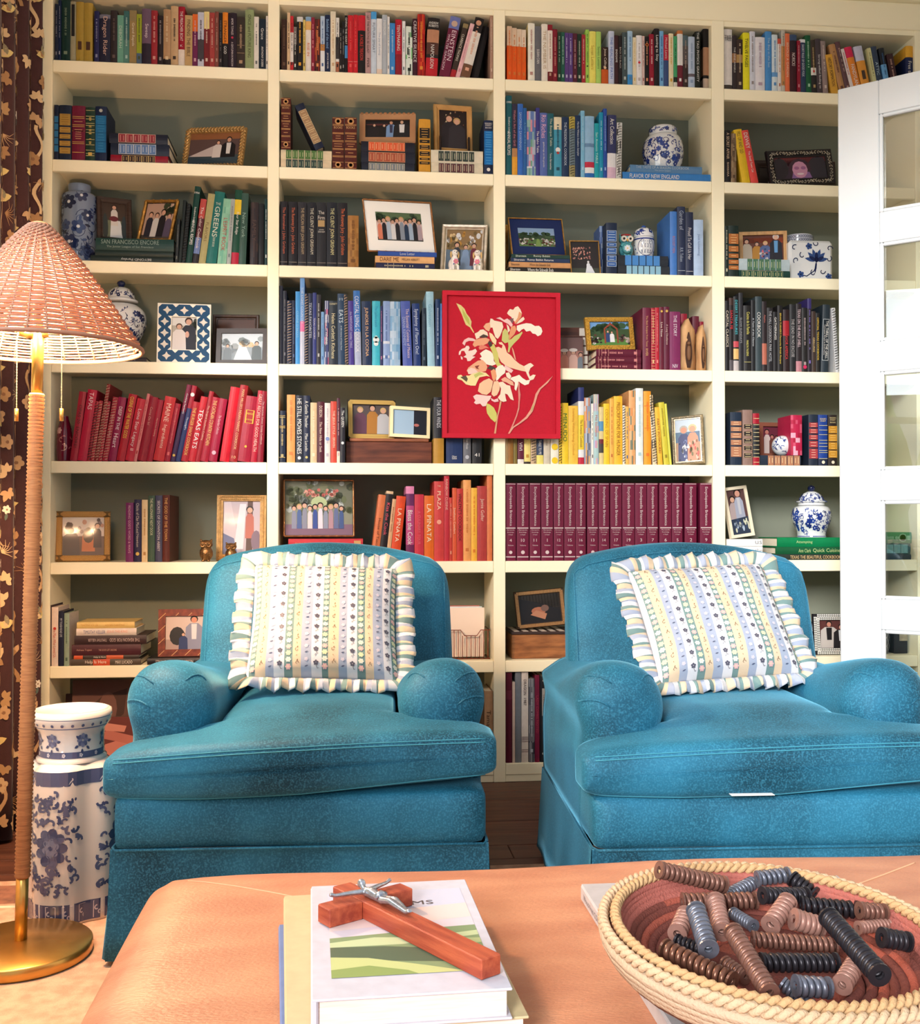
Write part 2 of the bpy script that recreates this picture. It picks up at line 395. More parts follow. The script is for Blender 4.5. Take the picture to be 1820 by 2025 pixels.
def book_mesh(w, d, h, col, kind='h', bands=(), back=None, art=None, rnd=random):
    """cover shell (rounded spine and two boards) with coloured spine bands; local origin bottom front corner, spine on -y"""
    bul = 0.0 if kind == 'p' else min(.0035, w * .12)
    t = min(.0028 if kind != 'p' else .0008, w * .2); n = 5
    outer = [(w, d), (w, bul)]
    outer += [(w * (1 - i / n), bul * (1 - math.sin(PI * i / n))) for i in range(1, n)] + [(0, bul), (0, d)]
    inner = [(w - t, d), (w - t, bul + t)] + [(t + (w - 2 * t) * (1 - i / n), bul + t) for i in range(1, n)] + [(t, bul + t), (t, d)]
    zs = {0.0, h}
    for f0, f1, c in bands: zs.add(h * (1 - f0)); zs.add(h * (1 - f1))
    if art: zs |= {h * (k + rnd.uniform(-.2, .2)) / 9 for k in range(1, 9)}
    zs = sorted(zs); m = len(outer); mb = MB()
    rows = [[(x, y, z) for x, y in outer] for z in zs]
    vs = [p for r in rows for p in r]; fs = []; cs = []
    for i in range(len(zs) - 1):
        zm = 1 - (zs[i] + zs[i + 1]) / 2 / h; cb = col; bd = col
        for f0, f1, c in bands:
            if f0 <= zm <= f1: cb = c
        for j in range(m - 1):
            fs.append((i * m + j, (i + 1) * m + j, (i + 1) * m + j + 1, i * m + j + 1))
            cc = cb
            if art and 0 < j < m - 2 and rnd.random() < .75: cc = rnd.choice(art)
            if (j == 0 or j == m - 2) and back: cc = back
            cs.append(cc)
    mb.add(vs, fs, cs)
    # inner faces, top and bottom edges, fore edges of the boards
    top = [(x, y, h) for x, y in outer] + [(x, y, h) for x, y in inner]; bot = [(x, y, 0) for x, y in outer] + [(x, y, 0) for x, y in inner]
    mb.add(top, [(j, m + j, m + j + 1, j + 1) for j in range(m - 1)], col)
    mb.add(bot, [(j, j + 1, m + j + 1, m + j) for j in range(m - 1)], col)
    inn = [(x, y, z) for z in (0, h) for x, y in inner]
    mb.add(inn, [(j, j + 1, m + j + 1, m + j) for j in range(m - 1)], col)
    for k in (0, m - 1):
        a, b = outer[k], inner[k]; mb.add([(a[0], a[1], 0), (b[0], b[1], 0), (b[0], b[1], h), (a[0], a[1], h)], [(0, 1, 2, 3)], col)
    ins = 0.0 if kind == 'p' else .003
    pg = MB().box(t + .0003, w - t - .0003, bul + t + .0005, d - ins * 1.5, ins, h - ins)
    return mb, pg, bul
def spine_print(w, h, bul, title, tc, o, rnd):
    mb = MB(); y = -.0006
    ex, ey = (0, 0, -1), (1, 0, 0)
    for f0, f1, c in o.get('pan', ()):
        m = w * o.get('pm', .10)
        bc = o.get('pb')
        if bc: mb.poly([(m * .6, y + .0002, h * (1 - f1) - .0015), (w - m * .6, y + .0002, h * (1 - f1) - .0015), (w - m * .6, y + .0002, h * (1 - f0) + .0015), (m * .6, y + .0002, h * (1 - f0) + .0015)], bc)
        mb.poly([(m, y, h * (1 - f1)), (w - m, y, h * (1 - f1)), (w - m, y, h * (1 - f0)), (m, y, h * (1 - f0))], c)
        lc = o.get('pl')
        if lc:
            fh = h * (f1 - f0); nl = max(1, int(fh / .008))
            for k in range(nl):
                zc = h * (1 - f1) + fh * (k + .5) / nl; ww = w * rnd.uniform(.2, .34)
                mb.poly([(w / 2 - ww, y - .0003, zc - .0011), (w / 2 + ww, y - .0003, zc - .0011), (w / 2 + ww, y - .0003, zc + .0011), (w / 2 - ww, y - .0003, zc + .0011)], lc)
    for f, c in o.get('ln', ()):
        mb.poly([(w * .04, y, h * (1 - f) - .0009), (w * .96, y, h * (1 - f) - .0009), (w * .96, y, h * (1 - f) + .0009), (w * .04, y, h * (1 - f) + .0009)], c)
    for tt in o.get('T', ()):
        s, f, lf, hf = tt[:4]; put_text(mb, s, (w * (tt[5] if len(tt) > 5 else .5), y - .0004, h * (1 - f)), ex, ey, h * lf, w * hf, tt[4] if len(tt) > 4 and tt[4] else tc)
    for tt in o.get('hz', ()):
        s, f, wf = tt[:3]; put_text(mb, s, (w / 2, y - .0004, h * (1 - f)), (1, 0, 0), (0, 0, 1), w * wf, w * (tt[4] if len(tt) > 4 else .35), tt[3] if len(tt) > 3 and tt[3] else tc)
    for f, rr, c in o.get('dot', ()):
        mb.poly([(w / 2 + w * rr * math.cos(a * PI / 5), y - .0005, h * (1 - f) + w * rr * math.sin(a * PI / 5)) for a in range(10)], c)
    if title: put_text(mb, title, (w / 2, y - .0004, h * (1 - o.get('tf', .45))), ex, ey, h * o.get('tl', .72), w * o.get('th', .46), tc)
    elif tc and not o.get('T') and not o.get('hz') and not o.get('pan'):
        z = h * rnd.uniform(.84, .92); e = h * rnd.uniform(.3, .45)          # lettering too small to read
        while z > e:
            l = rnd.uniform(.0022, .0042) if rnd.random() > .16 else -.003; ww = w * rnd.choice((.10, .14, .12)); l > 0 and mb.poly([(w / 2 - ww, y - .0004, z - l), (w / 2 + ww, y - .0004, z - l), (w / 2 + ww, y - .0004, z), (w / 2 - ww, y - .0004, z)], tc); z -= abs(l) + .0018
        l = .012; z = h * .16; ww = w * .2
        mb.poly([(w / 2 - ww, y - .0004, z - l), (w / 2 + ww, y - .0004, z - l), (w / 2 + ww, y - .0004, z), (w / 2 - ww, y - .0004, z)], tc)
    return mb
def helix(mb, r, z0, z1, turns, seg, wire, y=0.0, x=0.0, sides=4, c=None):
    n = turns * seg
    mb.tube([(x + r * math.sin(2 * PI * i / seg), y - r * math.cos(2 * PI * i / seg) * .6, z0 + (z1 - z0) * i / n) for i in range(n + 1)], wire, sides, c)
_idx = {}
def make_book(w, d, h, col, title, tc, o, kind, col_i, row_i, where, loc, rot):
    rnd = random.Random(int(abs(loc[0]) * 9973 + abs(loc[2]) * 7919 + w * 1e5))
    n = _idx[(col_i, row_i)] = _idx.get((col_i, row_i), 0) + 1
    size = 'slim ' if w < .014 else ('thick ' if w > .036 else '')
    look = 'with %s lettering' % cname(tc) if tc and cname(tc) != cname(col) else ('with banded spine' if o.get('b') else 'with plain spine')
    if o.get('pan'): look = 'with %s panels' % cname(o['pan'][0][2])
    lab = '%s%s %s %s, %s %s, %s, %s' % (size, cname(col), KW[kind], look, ordn(n), where, SHN[row_i], BAY[col_i])
    t = thing(KN[kind], lab.replace('from curtain side', 'along') if False else lab, 'book', loc, rot, 'books on the %s of the %s' % (SHN[row_i], BAY[col_i]))
    cov, pg, bul = book_mesh(w, d, h, col, kind, o.get('b', ()), o.get('back'), o.get('art'), rnd)
    cov.build('cover', M_COVER, t); pg.build('pages', M_PAGES, t)
    pr = spine_print(w, h, bul, title, tc, o, rnd)
    if pr.f: pr.build('spine_print', M_GOLD if o.get('gold') else M_PRINT, t)
    if kind == 's':
        mb = MB(); helix(mb, min(.007, w * .45), .006, h - .006, max(8, int(h / .0105)), 8, .0011, y=-.001, x=w / 2)
        mb.build('spiral_binding', mat('binding_wire_' + ('dark' if sum(o.get('wire', (230, 230, 225))) < 300 else 'white'), o.get('wire', (230, 230, 225)), .4), t)
    return t
M_GOLD = mat('gilt_print', attr=True, rough=.35, metal=.3)
def shelf_books(cr, col_i, row_i, data, dk='h', yf=.010, dmax=.235, where='along'):
    """upright books; each row: x0, x1, top y (zoom px), colour, title, lettering colour, options"""
    zs = ZS[row_i]; recs = []
    for r in data:
        x0, x1, top, col = r[:4]; title = r[4] if len(r) > 4 else ''; tc = r[5] if len(r) > 5 else None; o = r[6] if len(r) > 6 else {}
        y = yf + o.get('y', 0.0); zb = zs if 'bot' not in o else zat(cr, x0, o['bot'], y)
        if 'zb' in o: zb = o['zb']
        a, b = xat(cr, x0, zb, y), xat(cr, x1, zb, y)
        tx = o.get('t', x0); xt, zt = xzat(cr, tx, top, y)
        recs.append([a, b, xt - a if 't' in o else 0.0, zt - zb, col, title, tc, o, y, zb])
    for p, q in zip(recs, recs[1:]):
        if p[1] > q[0] - .0006 and p[9] == q[9] and not (p[7].get('free') or q[7].get('free')):
            m = (p[1] + q[0]) / 2; p[1] = m - .0004; q[0] = m + .0004
    lo, hi = CX_[col_i]
    for a, b, dx, hh, col, title, tc, o, y, zb in recs:
        a = max(a, lo + .001); b = min(b, hi - .001)
        if b + dx > hi - .002: dx = max(0.0, hi - .002 - b)
        th = math.atan2(dx, hh); w = max(.006, (b - a) * math.cos(th)); h = hh / math.cos(th) - (w * math.sin(abs(th)) if th else 0)
        d = min(dmax, max(.13, h * .72)) * o.get('ds', 1.0); kind = o.get('k', dk)
        d = min(d, SD - .008 - y)
        if th >= 0: px, off = b, w          # rest on the lower corner
        else: px, off = a, 0.0
        R = Matrix.Rotation(th, 3, 'Y'); p = Vector((px, y, zb + .0002)) - R @ Vector((off, 0, 0))
        make_book(w, d, h, col, title, tc, o, kind, col_i, row_i, where, p, (0, th, 0))
def stack_books(cr, col_i, row_i, data, dk='h', yf=.012, z=None, where='stacked', d=.17):
    """books lying flat, listed from the bottom; x0, x1, y0(top), y1(bottom), colour, title, lettering colour, options"""
    z = ZS[row_i] if z is None else z
    for r in data:
        x0, x1, ya, yb, col = r[:5]; title = r[5] if len(r) > 5 else ''; tc = r[6] if len(r) > 6 else None; o = r[7] if len(r) > 7 else {}
        y = yf + o.get('y', 0.0)
        a, b = xat(cr, x0, z, y), xat(cr, x1, z, y); w = abs(zat(cr, x0, ya, y) - zat(cr, x0, yb, y)); h = b - a
        a = max(a, CX_[col_i][0] + .001); b = min(b, CX_[col_i][1] - .001); h = b - a
        dd = min(o.get('d', d), SD - .008 - y)
        if o.get('flip'): loc, rot = (a, y, z + w + .0002), (0, PI / 2, 0)
        else: loc, rot = (b, y, z + .0002), (0, -PI / 2, 0)
        make_book(w, dd, h, col, title, tc, o, o.get('k', dk), col_i, row_i, where, loc, rot)
        z += w + .0004
    return z
WHT = (244, 240, 234); CRM = (240, 222, 180); BLK = (32, 26, 32); GLD = (222, 184, 96); NVY = (28, 36, 62); YEL = (245, 215, 60)
shelf_books('C1', 0, 0, [
 (72, 97, 30, (30, 40, 66), '', (150, 150, 160)), (97, 121, 0, (20, 40, 80), '', (150, 160, 180)), (122, 192, -12, (16, 52, 48), '', (120, 140, 120)),
 (193, 236, 10, (168, 162, 132), '', (40, 36, 34), {'pan': [(.05, .58, (36, 34, 36))], 'pm': .2}), (237, 298, 12, (182, 152, 64), '', (150, 118, 44), {'pan': [(.66, .80, (84, 54, 40))], 'pm': .26}),
 (299, 366, 20, (182, 152, 64), '', (150, 118, 44), {'pan': [(.66, .80, (84, 54, 40))], 'pm': .26}), (380, 418, 85, (42, 42, 92), '', (150, 150, 180)),
 (420, 505, 110, (38, 38, 62), 'Dragon Rider', (238, 196, 176), {'th': .5, 'tl': .8, 'b': [(0, .08, (120, 120, 140))]}), (508, 561, 80, (52, 44, 46), '', (110, 90, 84)),
 (562, 611, 118, (112, 172, 152), 'DEBORAH', (210, 230, 214), {'k': 'p'}), (612, 655, 85, (62, 112, 112), '', (180, 210, 200), {'k': 'p', 'b': [(.55, 1, (90, 140, 130))]}),
 (656, 712, 80, (162, 136, 86), 'Grand Rapids', (244, 232, 204), {'k': 'p', 'b': [(0, .2, (150, 132, 90))]}), (713, 752, 110, (162, 172, 42), '', (70, 80, 40), {'k': 'p', 'b': [(.78, 1, (84, 106, 132))]}),
 (753, 825, 65, (112, 88, 112), 'Sweep', (236, 220, 224), {'tf': .4, 'tl': .3, 'b': [(.62, 1, (46, 36, 52))]}), (826, 875, 80, (162, 42, 52), '', (226, 160, 150)),
 (876, 920, 120, (42, 30, 34), '', (150, 140, 140)), (921, 978, 70, (192, 152, 112), '', (226, 200, 160), {'b': [(.88, 1, (44, 34, 34))]}),
 (980, 1038, 45, (208, 174, 132), '', (70, 54, 46)), (1039, 1089, 50, (168, 20, 46), 'THE PREACHER BOAT', (244, 226, 220), {'tf': .33, 'tl': .5, 'b': [(.72, 1, (240, 226, 214))], 'hz': [('K', .66, .6)]}),
 (1090, 1149, 118, (202, 166, 112), 'FINDING THE BIBLE', (74, 56, 44), {'k': 'p'}), (1150, 1190, 110, (112, 32, 82), '', (220, 170, 180), {'k': 'p', 'b': [(0, .33, (238, 112, 42))]}),
 (1192, 1239, 95, (206, 208, 226), '', (70, 60, 70), {'k': 'p', 'b': [(.5, .86, (72, 66, 72))]}), (1240, 1282, 90, (124, 32, 38), '', (230, 200, 180), {'k': 'p', 'b': [(0, .31, (240, 220, 150))]}),
 (1284, 1324, 98, (168, 62, 60), '', (230, 180, 160), {'k': 'p'}), (1325, 1355, 90, (132, 72, 62), '', (200, 160, 140), {'k': 'p'}), (1356, 1384, 100, (30, 26, 30), '', (120, 110, 110), {'k': 'p'}),
 (1385, 1427, 95, (34, 30, 34), '', WHT, {'b': [(0, .56, (244, 142, 42))], 'T': [('STRANGER', .35, .4, .5, (60, 30, 20)), ('GOD', .68, .14, .5)]}),
 (1428, 1495, 98, (42, 28, 42), '', (230, 214, 214), {'T': [('AMOR TOWLES', .25, .3, .26), ('A GENTLEMAN IN MOSCOW', .75, .44, .24)], 'dot': [(.45, .14, (214, 50, 80))]}),
 (1496, 1560, 130, (58, 48, 42), '', (180, 150, 120), {'ln': [(.55, (170, 140, 110)), (.7, (170, 140, 110))]}), (1562, 1630, 72, (152, 166, 118), 'ONCE and FUTURE KING', (70, 74, 50), {'th': .36}),
 (1632, 1669, 130, (236, 230, 220), '', (120, 120, 120), {'k': 'p'}), (1670, 1724, 145, (26, 42, 58), '', WHT, {'T': [('Grace', .3, .22, .4), ('ANTHONY DOERR', .75, .4, .3)]}), (1725, 1748, 125, (240, 236, 228), '', (50, 50, 50), {'k': 'p'})])
shelf_books('C2', 1, 0, [
 (64, 109, 150, (62, 38, 32), '', (110, 80, 60)), (110, 134, 98, (226, 192, 152), '', (60, 46, 40), {'k': 'p'}), (135, 160, 125, (240, 230, 222), '', (60, 50, 50), {'k': 'p', 'b': [(0, .3, (204, 42, 52)), (.84, 1, (204, 42, 52))]}),
 (161, 186, 210, (128, 118, 112), '', (240, 240, 230), {'k': 'p', 'b': [(.4, 1, (46, 44, 42))]}), (187, 234, 130, (30, 28, 32), '', (236, 170, 60), {'b': [(0, .09, (236, 230, 226))]}),
 (235, 254, 155, (230, 202, 112), '', (90, 70, 40), {'k': 'p'}), (255, 298, 130, (246, 236, 226), 'RISE IN', (226, 120, 60), {'b': [(0, .08, (140, 180, 220)), (.08, .24, (248, 190, 110))], 'tf': .6, 'tl': .4}),
 (299, 326, 135, (152, 36, 62), '', (230, 170, 170)), (327, 370, 148, (94, 42, 38), '', (230, 150, 90), {'art': [(94, 42, 38), (140, 50, 36), (60, 30, 34), (190, 90, 50)]}),
 (371, 405, 125, (192, 212, 236), '', (80, 110, 160), {'k': 'p', 'b': [(.5, .62, (200, 140, 80)), (.62, 1, (236, 240, 244))]}), (406, 448, 115, (26, 42, 78), '', (150, 190, 236), {'T': [('Battlefield of the mind', .33, .5, .5), ('JOYCE MEYER', .8, .3, .36, WHT)]}),
 (449, 491, 88, (246, 234, 208), '', (214, 180, 140)), (492, 518, 138, (240, 236, 230), '', (30, 30, 34), {'k': 'p', 'b': [(.35, .75, (60, 58, 60)), (.8, 1, (180, 110, 80))]}),
 (519, 540, 215, (34, 30, 32), '', (190, 180, 170), {'k': 'p'}), (541, 560, 170, (28, 24, 28), '', (170, 170, 170), {'k': 'p'}), (561, 584, 120, (26, 24, 28), '', WHT, {'T': [('GIVING THE HEART', .27, .46, .6)], 'b': [(.52, .74, (70, 140, 200))]}),
 (585, 628, 118, (212, 32, 46), '', (236, 90, 90), {'ln': [(.8, (240, 150, 140))]}), (629, 664, 115, (212, 32, 46), '', (236, 90, 90), {'ln': [(.8, (240, 150, 140))]}),
 (665, 722, 118, (30, 26, 30), 'A NOBLE TREASON', (226, 70, 60), {'tf': .55, 'tl': .44, 'b': [(0, .26, (212, 32, 50))]}), (723, 766, 95, (196, 156, 156), '', (70, 44, 50), {'T': [('LET THE NATIONS BE GLAD!', .36, .6, .42), ('PIPER', .82, .16, .42)]}),
 (767, 810, 90, (216, 230, 246), 'FUTURE SMART', (110, 120, 140), {'b': [(0, .12, (82, 172, 240))], 'tf': .42, 'tl': .48}), (812, 853, 145, (244, 244, 246), 'The Joy of Losing', (150, 170, 200), {'k': 'p', 'b': [(.9, 1, (246, 220, 200))]}),
 (854, 894, 115, (188, 196, 206), 'MEMOIR', (240, 244, 246), {'tf': .22, 'tl': .28}), (895, 913, 130, (240, 238, 236), '', (120, 120, 130), {'k': 'p'}), (914, 955, 180, (62, 142, 216), '', (180, 214, 240), {'k': 'p'}),
 (958, 1008, 150, (192, 26, 52), 'TENTMAKING', WHT, {'tf': .33, 'tl': .46, 'b': [(.62, 1, (150, 28, 46))]}), (1011, 1036, 165, (242, 240, 240), '', (110, 120, 130), {'k': 'p'}),
 (1040, 1091, 205, (236, 246, 236), '', (30, 44, 36), {'k': 'p', 'art': [(236, 246, 236), (236, 246, 236), (140, 210, 140), (236, 246, 236), (60, 70, 60)]}), (1094, 1130, 145, (64, 22, 42), 'CREATIVE SILENCE', (238, 226, 226), {'tf': .4, 'tl': .72, 'th': .62}),
 (1132, 1190, 108, (202, 46, 32), '', (240, 150, 60), {'art': [(202, 46, 32), (180, 30, 30), (226, 80, 40), (160, 26, 30)]}),
 (1192, 1285, 135, (38, 30, 32), '', WHT, {'t': 1214, 'b': [(.2, .42, (196, 140, 108)), (.42, .62, (90, 56, 48)), (.68, 1, (200, 32, 46))], 'T': [('NAPOLEON', .66, .4, .3)], 'hz': [('ANDREW', .09, .8, WHT, .2), ('ROBERTS', .14, .8, WHT, .2)]}),
 (1297, 1380, 122, (112, 28, 62), '', (240, 214, 226), {'t': 1392, 'b': [(0, .2, (116, 126, 192))], 'T': [('EINSTEIN', .48, .5, .42, None, .62), ('WALTER ISAACSON', .6, .6, .22, None, .22)], 'dot': [(.12, .3, (212, 180, 160))]}),
 (1382, 1424, 180, (62, 48, 42), 'CLARENCE THOMAS', (236, 226, 210), {'t': 1492, 'b': [(0, .08, (150, 130, 90)), (.86, 1, (178, 36, 46))], 'tl': .5}), (1426, 1460, 180, (246, 194, 198), '', (220, 150, 160), {'t': 1546}),
 (1464, 1538, 130, (244, 236, 226), '', (238, 180, 150), {'t': 1586, 'b': [(0, .24, (34, 26, 28)), (.78, 1, (120, 84, 62))], 'dot': [(.09, .3, (214, 160, 130))]}),
 (1542, 1600, 200, (30, 26, 30), '', None, {'t': 1640, 'y': .03}), (1700, 1730, 90, (192, 152, 132), '', (226, 200, 180))], where='along')
shelf_books('C3', 2, 0, [
 (54, 94, 130, (240, 92, 22), '', (226, 130, 60), {'k': 'p', 'b': [(0, .36, (226, 192, 162))]}), (95, 134, 145, (240, 92, 22), '', (226, 130, 60), {'k': 'p', 'b': [(0, .35, (230, 200, 170))]}),
 (135, 173, 155, (240, 96, 24), '', (226, 130, 60), {'k': 'p', 'b': [(0, .34, (236, 212, 186))]}), (174, 209, 160, (240, 96, 24), '', (226, 130, 60), {'k': 'p', 'b': [(0, .34, (240, 220, 196))]}),
 (226, 281, 105, (252, 248, 232), '', (200, 150, 140), {'back': (250, 226, 150)}), (283, 335, 130, (112, 112, 118), '', WHT, {'T': [('SUSAN CAIN', .55, .26, .4)]}), (337, 387, 112, (250, 242, 228), 'THE NUMBER IS', (200, 170, 130), {'th': .5}),
 (388, 427, 118, (248, 236, 222), '', (190, 150, 130), {'b': [(0, .1, (150, 30, 46)), (.82, 1, (120, 26, 36))]}), (428, 467, 155, (132, 26, 46), '', (214, 140, 130)), (468, 496, 178, (32, 62, 46), '', (170, 190, 170), {'k': 'p'}),
 (497, 526, 180, (32, 92, 76), '', (190, 220, 206), {'k': 'p'}), (527, 557, 185, (92, 62, 132), '', (200, 190, 220), {'k': 'p'}), (558, 592, 188, (92, 62, 132), '', (200, 190, 220), {'k': 'p'}), (593, 628, 190, (88, 32, 52), '', (200, 150, 150), {'k': 'p'}),
 (629, 664, 195, (26, 52, 42), '', (200, 200, 180), {'k': 'p'}), (665, 696, 200, (178, 46, 56), '', (240, 190, 180), {'k': 'p'}), (697, 726, 158, (168, 216, 92), '', (90, 120, 50), {'dot': [(.68, .22, (40, 40, 30))]}),
 (727, 782, 172, (246, 236, 112), 'Seven Letters', (200, 170, 60), {'tf': .5, 'tl': .46}), (784, 824, 175, (182, 222, 112), 'Seven Letters', (90, 130, 60), {'tf': .5, 'tl': .46}),
 (828, 884, 300, (54, 34, 28), 'Jesus Calling', (240, 220, 200), {'tf': .3, 'tl': .5, 'b': [(.6, 1, (206, 92, 32))], 'dot': [(.56, .2, (240, 200, 160))]}), (886, 932, 170, (206, 216, 242), 'THE HEALING PATH', (90, 120, 200), {'tf': .5, 'tl': .8}),
 (933, 967, 205, (62, 32, 38), 'ENDGAME', WHT, {'tf': .42, 'tl': .26}), (968, 996, 210, (32, 26, 30), 'BACK TO BLACK', (196, 186, 180), {'tl': .5}), (997, 1040, 180, (72, 88, 92), '', (190, 200, 200)),
 (1041, 1082, 170, (172, 206, 236), '', (90, 130, 180), {'b': [(.8, 1, (60, 150, 220))]}), (1083, 1112, 222, (240, 226, 192), '', (220, 190, 120), {'k': 'p'}), (1113, 1160, 205, (250, 246, 246), '', (200, 190, 190), {'dot': [(.54, .22, (206, 40, 60))]}),
 (1161, 1180, 212, (226, 196, 190), '', (150, 70, 60), {'k': 'p'}), (1181, 1218, 215, (30, 24, 26), '', (226, 160, 120), {'dot': [(.17, .36, (236, 130, 70)), (.17, .2, (30, 24, 26))]}), (1219, 1258, 195, (156, 26, 52), '', (240, 190, 190)),
 (1259, 1302, 150, (32, 26, 32), 'Leaving to Stay', WHT, {'tf': .34, 'tl': .5, 'th': .6}), (1303, 1336, 170, (122, 182, 232), '', (60, 100, 160)), (1337, 1377, 200, (62, 82, 132), 'Michael Lewis', (240, 200, 200), {'b': [(0, .49, (190, 36, 62))], 'tf': .26, 'tl': .4}),
 (1379, 1417, 190, (246, 232, 192), '', (220, 170, 60)), (1418, 1448, 212, (72, 168, 112), '', (30, 70, 50), {'b': [(.8, .9, (40, 40, 36)), (.9, 1, (230, 226, 214))]}), (1449, 1494, 165, (246, 242, 240), '', (240, 240, 240), {'b': [(0, .06, (214, 130, 70)), (.61, 1, (112, 34, 52))]}),
 (1495, 1537, 205, (92, 86, 86), '', (170, 150, 140), {'b': [(0, .2, (84, 104, 112)), (.55, 1, (60, 44, 42))]}), (1539, 1592, 215, (192, 208, 232), '', (150, 170, 200), {'b': [(.72, .78, (110, 100, 110))]}),
 (1594, 1638, 175, (28, 34, 28), 'THE TAO PHYSICS GRAVITY', WHT, {'tl': .9, 'th': .4}), (1660, 1722, 150, (34, 28, 30), '', None, {'b': [(.3, .75, (196, 146, 112)), (.8, 1, (214, 190, 170))], 'y': .02})])
shelf_books('C4', 3, 0, [
 (138, 212, 118, (238, 232, 228), '', (120, 90, 84), {'hz': [('TREE', .13, .8, (50, 46, 46)), ('TREE', .17, .8, (50, 46, 46))], 'b': [(.92, 1, (70, 64, 62))]}), (214, 250, 172, (54, 44, 48), 'THE NINE ANGELS', (230, 224, 214), {'th': .4, 'b': [(.33, .5, (170, 120, 80))]}),
 (251, 303, 205, (62, 46, 42), '', (200, 180, 150), {'b': [(.3, .46, (190, 150, 90))]}), (305, 361, 148, (250, 240, 42), 'TWELVE PAGES', (40, 36, 20), {'tf': .35, 'tl': .5}), (363, 408, 138, (226, 230, 246), '', (160, 150, 150)),
 (410, 493, 185, (242, 240, 248), '', (190, 170, 190)), (496, 551, 138, (78, 152, 222), 'The Boy in the Sun', (190, 220, 244), {'tf': .35, 'tl': .5}), (553, 602, 165, (228, 242, 250), '', (90, 150, 210), {'b': [(.66, .74, (110, 170, 230))]}),
 (603, 632, 200, (242, 238, 236), '', (190, 110, 80), {'b': [(0, .1, (214, 90, 70))]}), (633, 665, 95, (206, 200, 188), '', (150, 120, 80), {'back': (190, 190, 186), 'b': [(.3, .9, (214, 150, 90))]}), (666, 705, 155, (240, 122, 78), 'BEHOLD A GARDEN', (250, 220, 190), {'tl': .7}),
 (706, 766, 165, (46, 32, 42), 'NORICKI', (240, 224, 220), {'tf': .43, 'tl': .22, 'b': [(0, .1, (60, 84, 120)), (.3, 1, (66, 26, 36))]}), (767, 796, 218, (152, 26, 52), '', (220, 150, 160), {'k': 'p'}),
 (797, 846, 205, (42, 62, 94), '', (226, 232, 240), {'b': [(0, .06, (236, 236, 240))], 't': 790, 'tl': .6, 'T': [('SHORT RULE OF GOOD FOLK', .4, .6, .4)]}), (847, 893, 170, (22, 92, 58), '', (170, 210, 180), {'t': 835}),
 (894, 940, 210, (64, 54, 48), '', (190, 160, 110), {'t': 876, 'b': [(.52, .66, (240, 236, 230)), (.66, 1, (40, 36, 36))], 'dot': [(.59, .2, (206, 50, 50))]}), (942, 990, 200, (72, 62, 68), 'Strong-willed finding to', (230, 226, 226), {'t': 922, 'tf': .6, 'tl': .62}),
 (992, 1036, 218, (152, 134, 132), '', (220, 200, 190), {'t': 965}), (1062, 1122, 330, (226, 168, 62), 'HISTORY FORMATION', (50, 38, 30), {'t': 1005, 'k': 'p'}), (1136, 1192, 240, (192, 142, 94), '', (110, 70, 60), {'t': 1036}),
 (1193, 1238, 222, (98, 68, 74), '', (190, 160, 150), {'t': 1088}), (1239, 1268, 285, (238, 226, 224), '', (196, 50, 60), {'t': 1138, 'k': 'p'}), (1270, 1335, 262, (242, 144, 52), '', WHT, {'t': 1168, 'b': [(0, .22, (226, 40, 90))], 'T': [('FANDYLAND', .62, .5, .46)]}),
 (1338, 1412, 255, (242, 162, 62), '', (90, 60, 40), {'t': 1248, 'b': [(0, .3, (206, 208, 232))], 'pan': [(.5, .68, (80, 60, 50))], 'pm': .3}), (1438, 1470, 278, (216, 214, 160), '', (120, 120, 90), {'t': 1364, 'k': 'p'}),
 (1472, 1520, 262, (52, 68, 94), 'ATTIC', (190, 214, 230), {'t': 1398}), (1534, 1580, 275, (112, 172, 226), '', (60, 100, 150), {'t': 1464, 'b': [(0, .34, (30, 34, 44))]}), (1600, 1655, 325, (62, 36, 42), '', (190, 150, 140), {'t': 1530, 'k': 'p'}),
 (1702, 1775, 262, (28, 40, 84), 'Free to be Us', (240, 232, 220), {'t': 1716, 'b': [(0, .22, (240, 180, 60))], 'tf': .55, 'tl': .5})])
# ---------------------------------------------------------------- second shelf
P5 = lambda c, a=.30, b=.92: [(a + (b - a) * k / 5 + .006, a + (b - a) * (k + 1) / 5 - .012, c) for k in range(5)]
shelf_books('C1', 0, 1, [
 (66, 100, 820, NVY, '', None, {'k': 'v', 'pan': P5((52, 122, 172), .2, .86), 'pm': .04}), (104, 200, 820, (30, 42, 66), '', None, {'k': 'v', 'pan': [(.16, .37, (190, 150, 72)), (.40, .50, (190, 150, 72)), (.53, .61, (190, 150, 72)), (.65, .74, (190, 150, 72)), (.77, .88, (190, 150, 72))], 'pm': .06, 'pl': (150, 110, 50)}),
 (205, 308, 825, (118, 26, 56), '', GLD, {'k': 'v', 'ln': [(f, GLD) for f in (.2, .23, .35, .38, .46, .66, .69, .85)], 'pan': [(.27, .31, (118, 26, 56)), (.42, .62, (118, 26, 56))], 'pl': (206, 160, 110)}),
 (312, 386, 838, (36, 62, 48), '', GLD, {'k': 'v', 'ln': [(f, (214, 200, 140)) for f in (.06, .17, .22, .3, .34, .42, .47, .6, .7, .8, .86, .9)]}),
 (388, 476, 830, (28, 40, 72), '', None, {'k': 'v', 'pan': [(.17, .33, (32, 112, 166)), (.335, .48, (32, 112, 166)), (.485, .64, (32, 112, 166)), (.645, .84, (32, 112, 166))], 'pm': .03, 'pl': (60, 140, 190), 'dot': [(.08, .16, (200, 200, 190))]})], 'v')
PN = lambda n, c, a=.16, b=.62: [(a + (b - a) * k / n + .005, a + (b - a) * (k + 1) / n - .012, c) for k in range(n)]
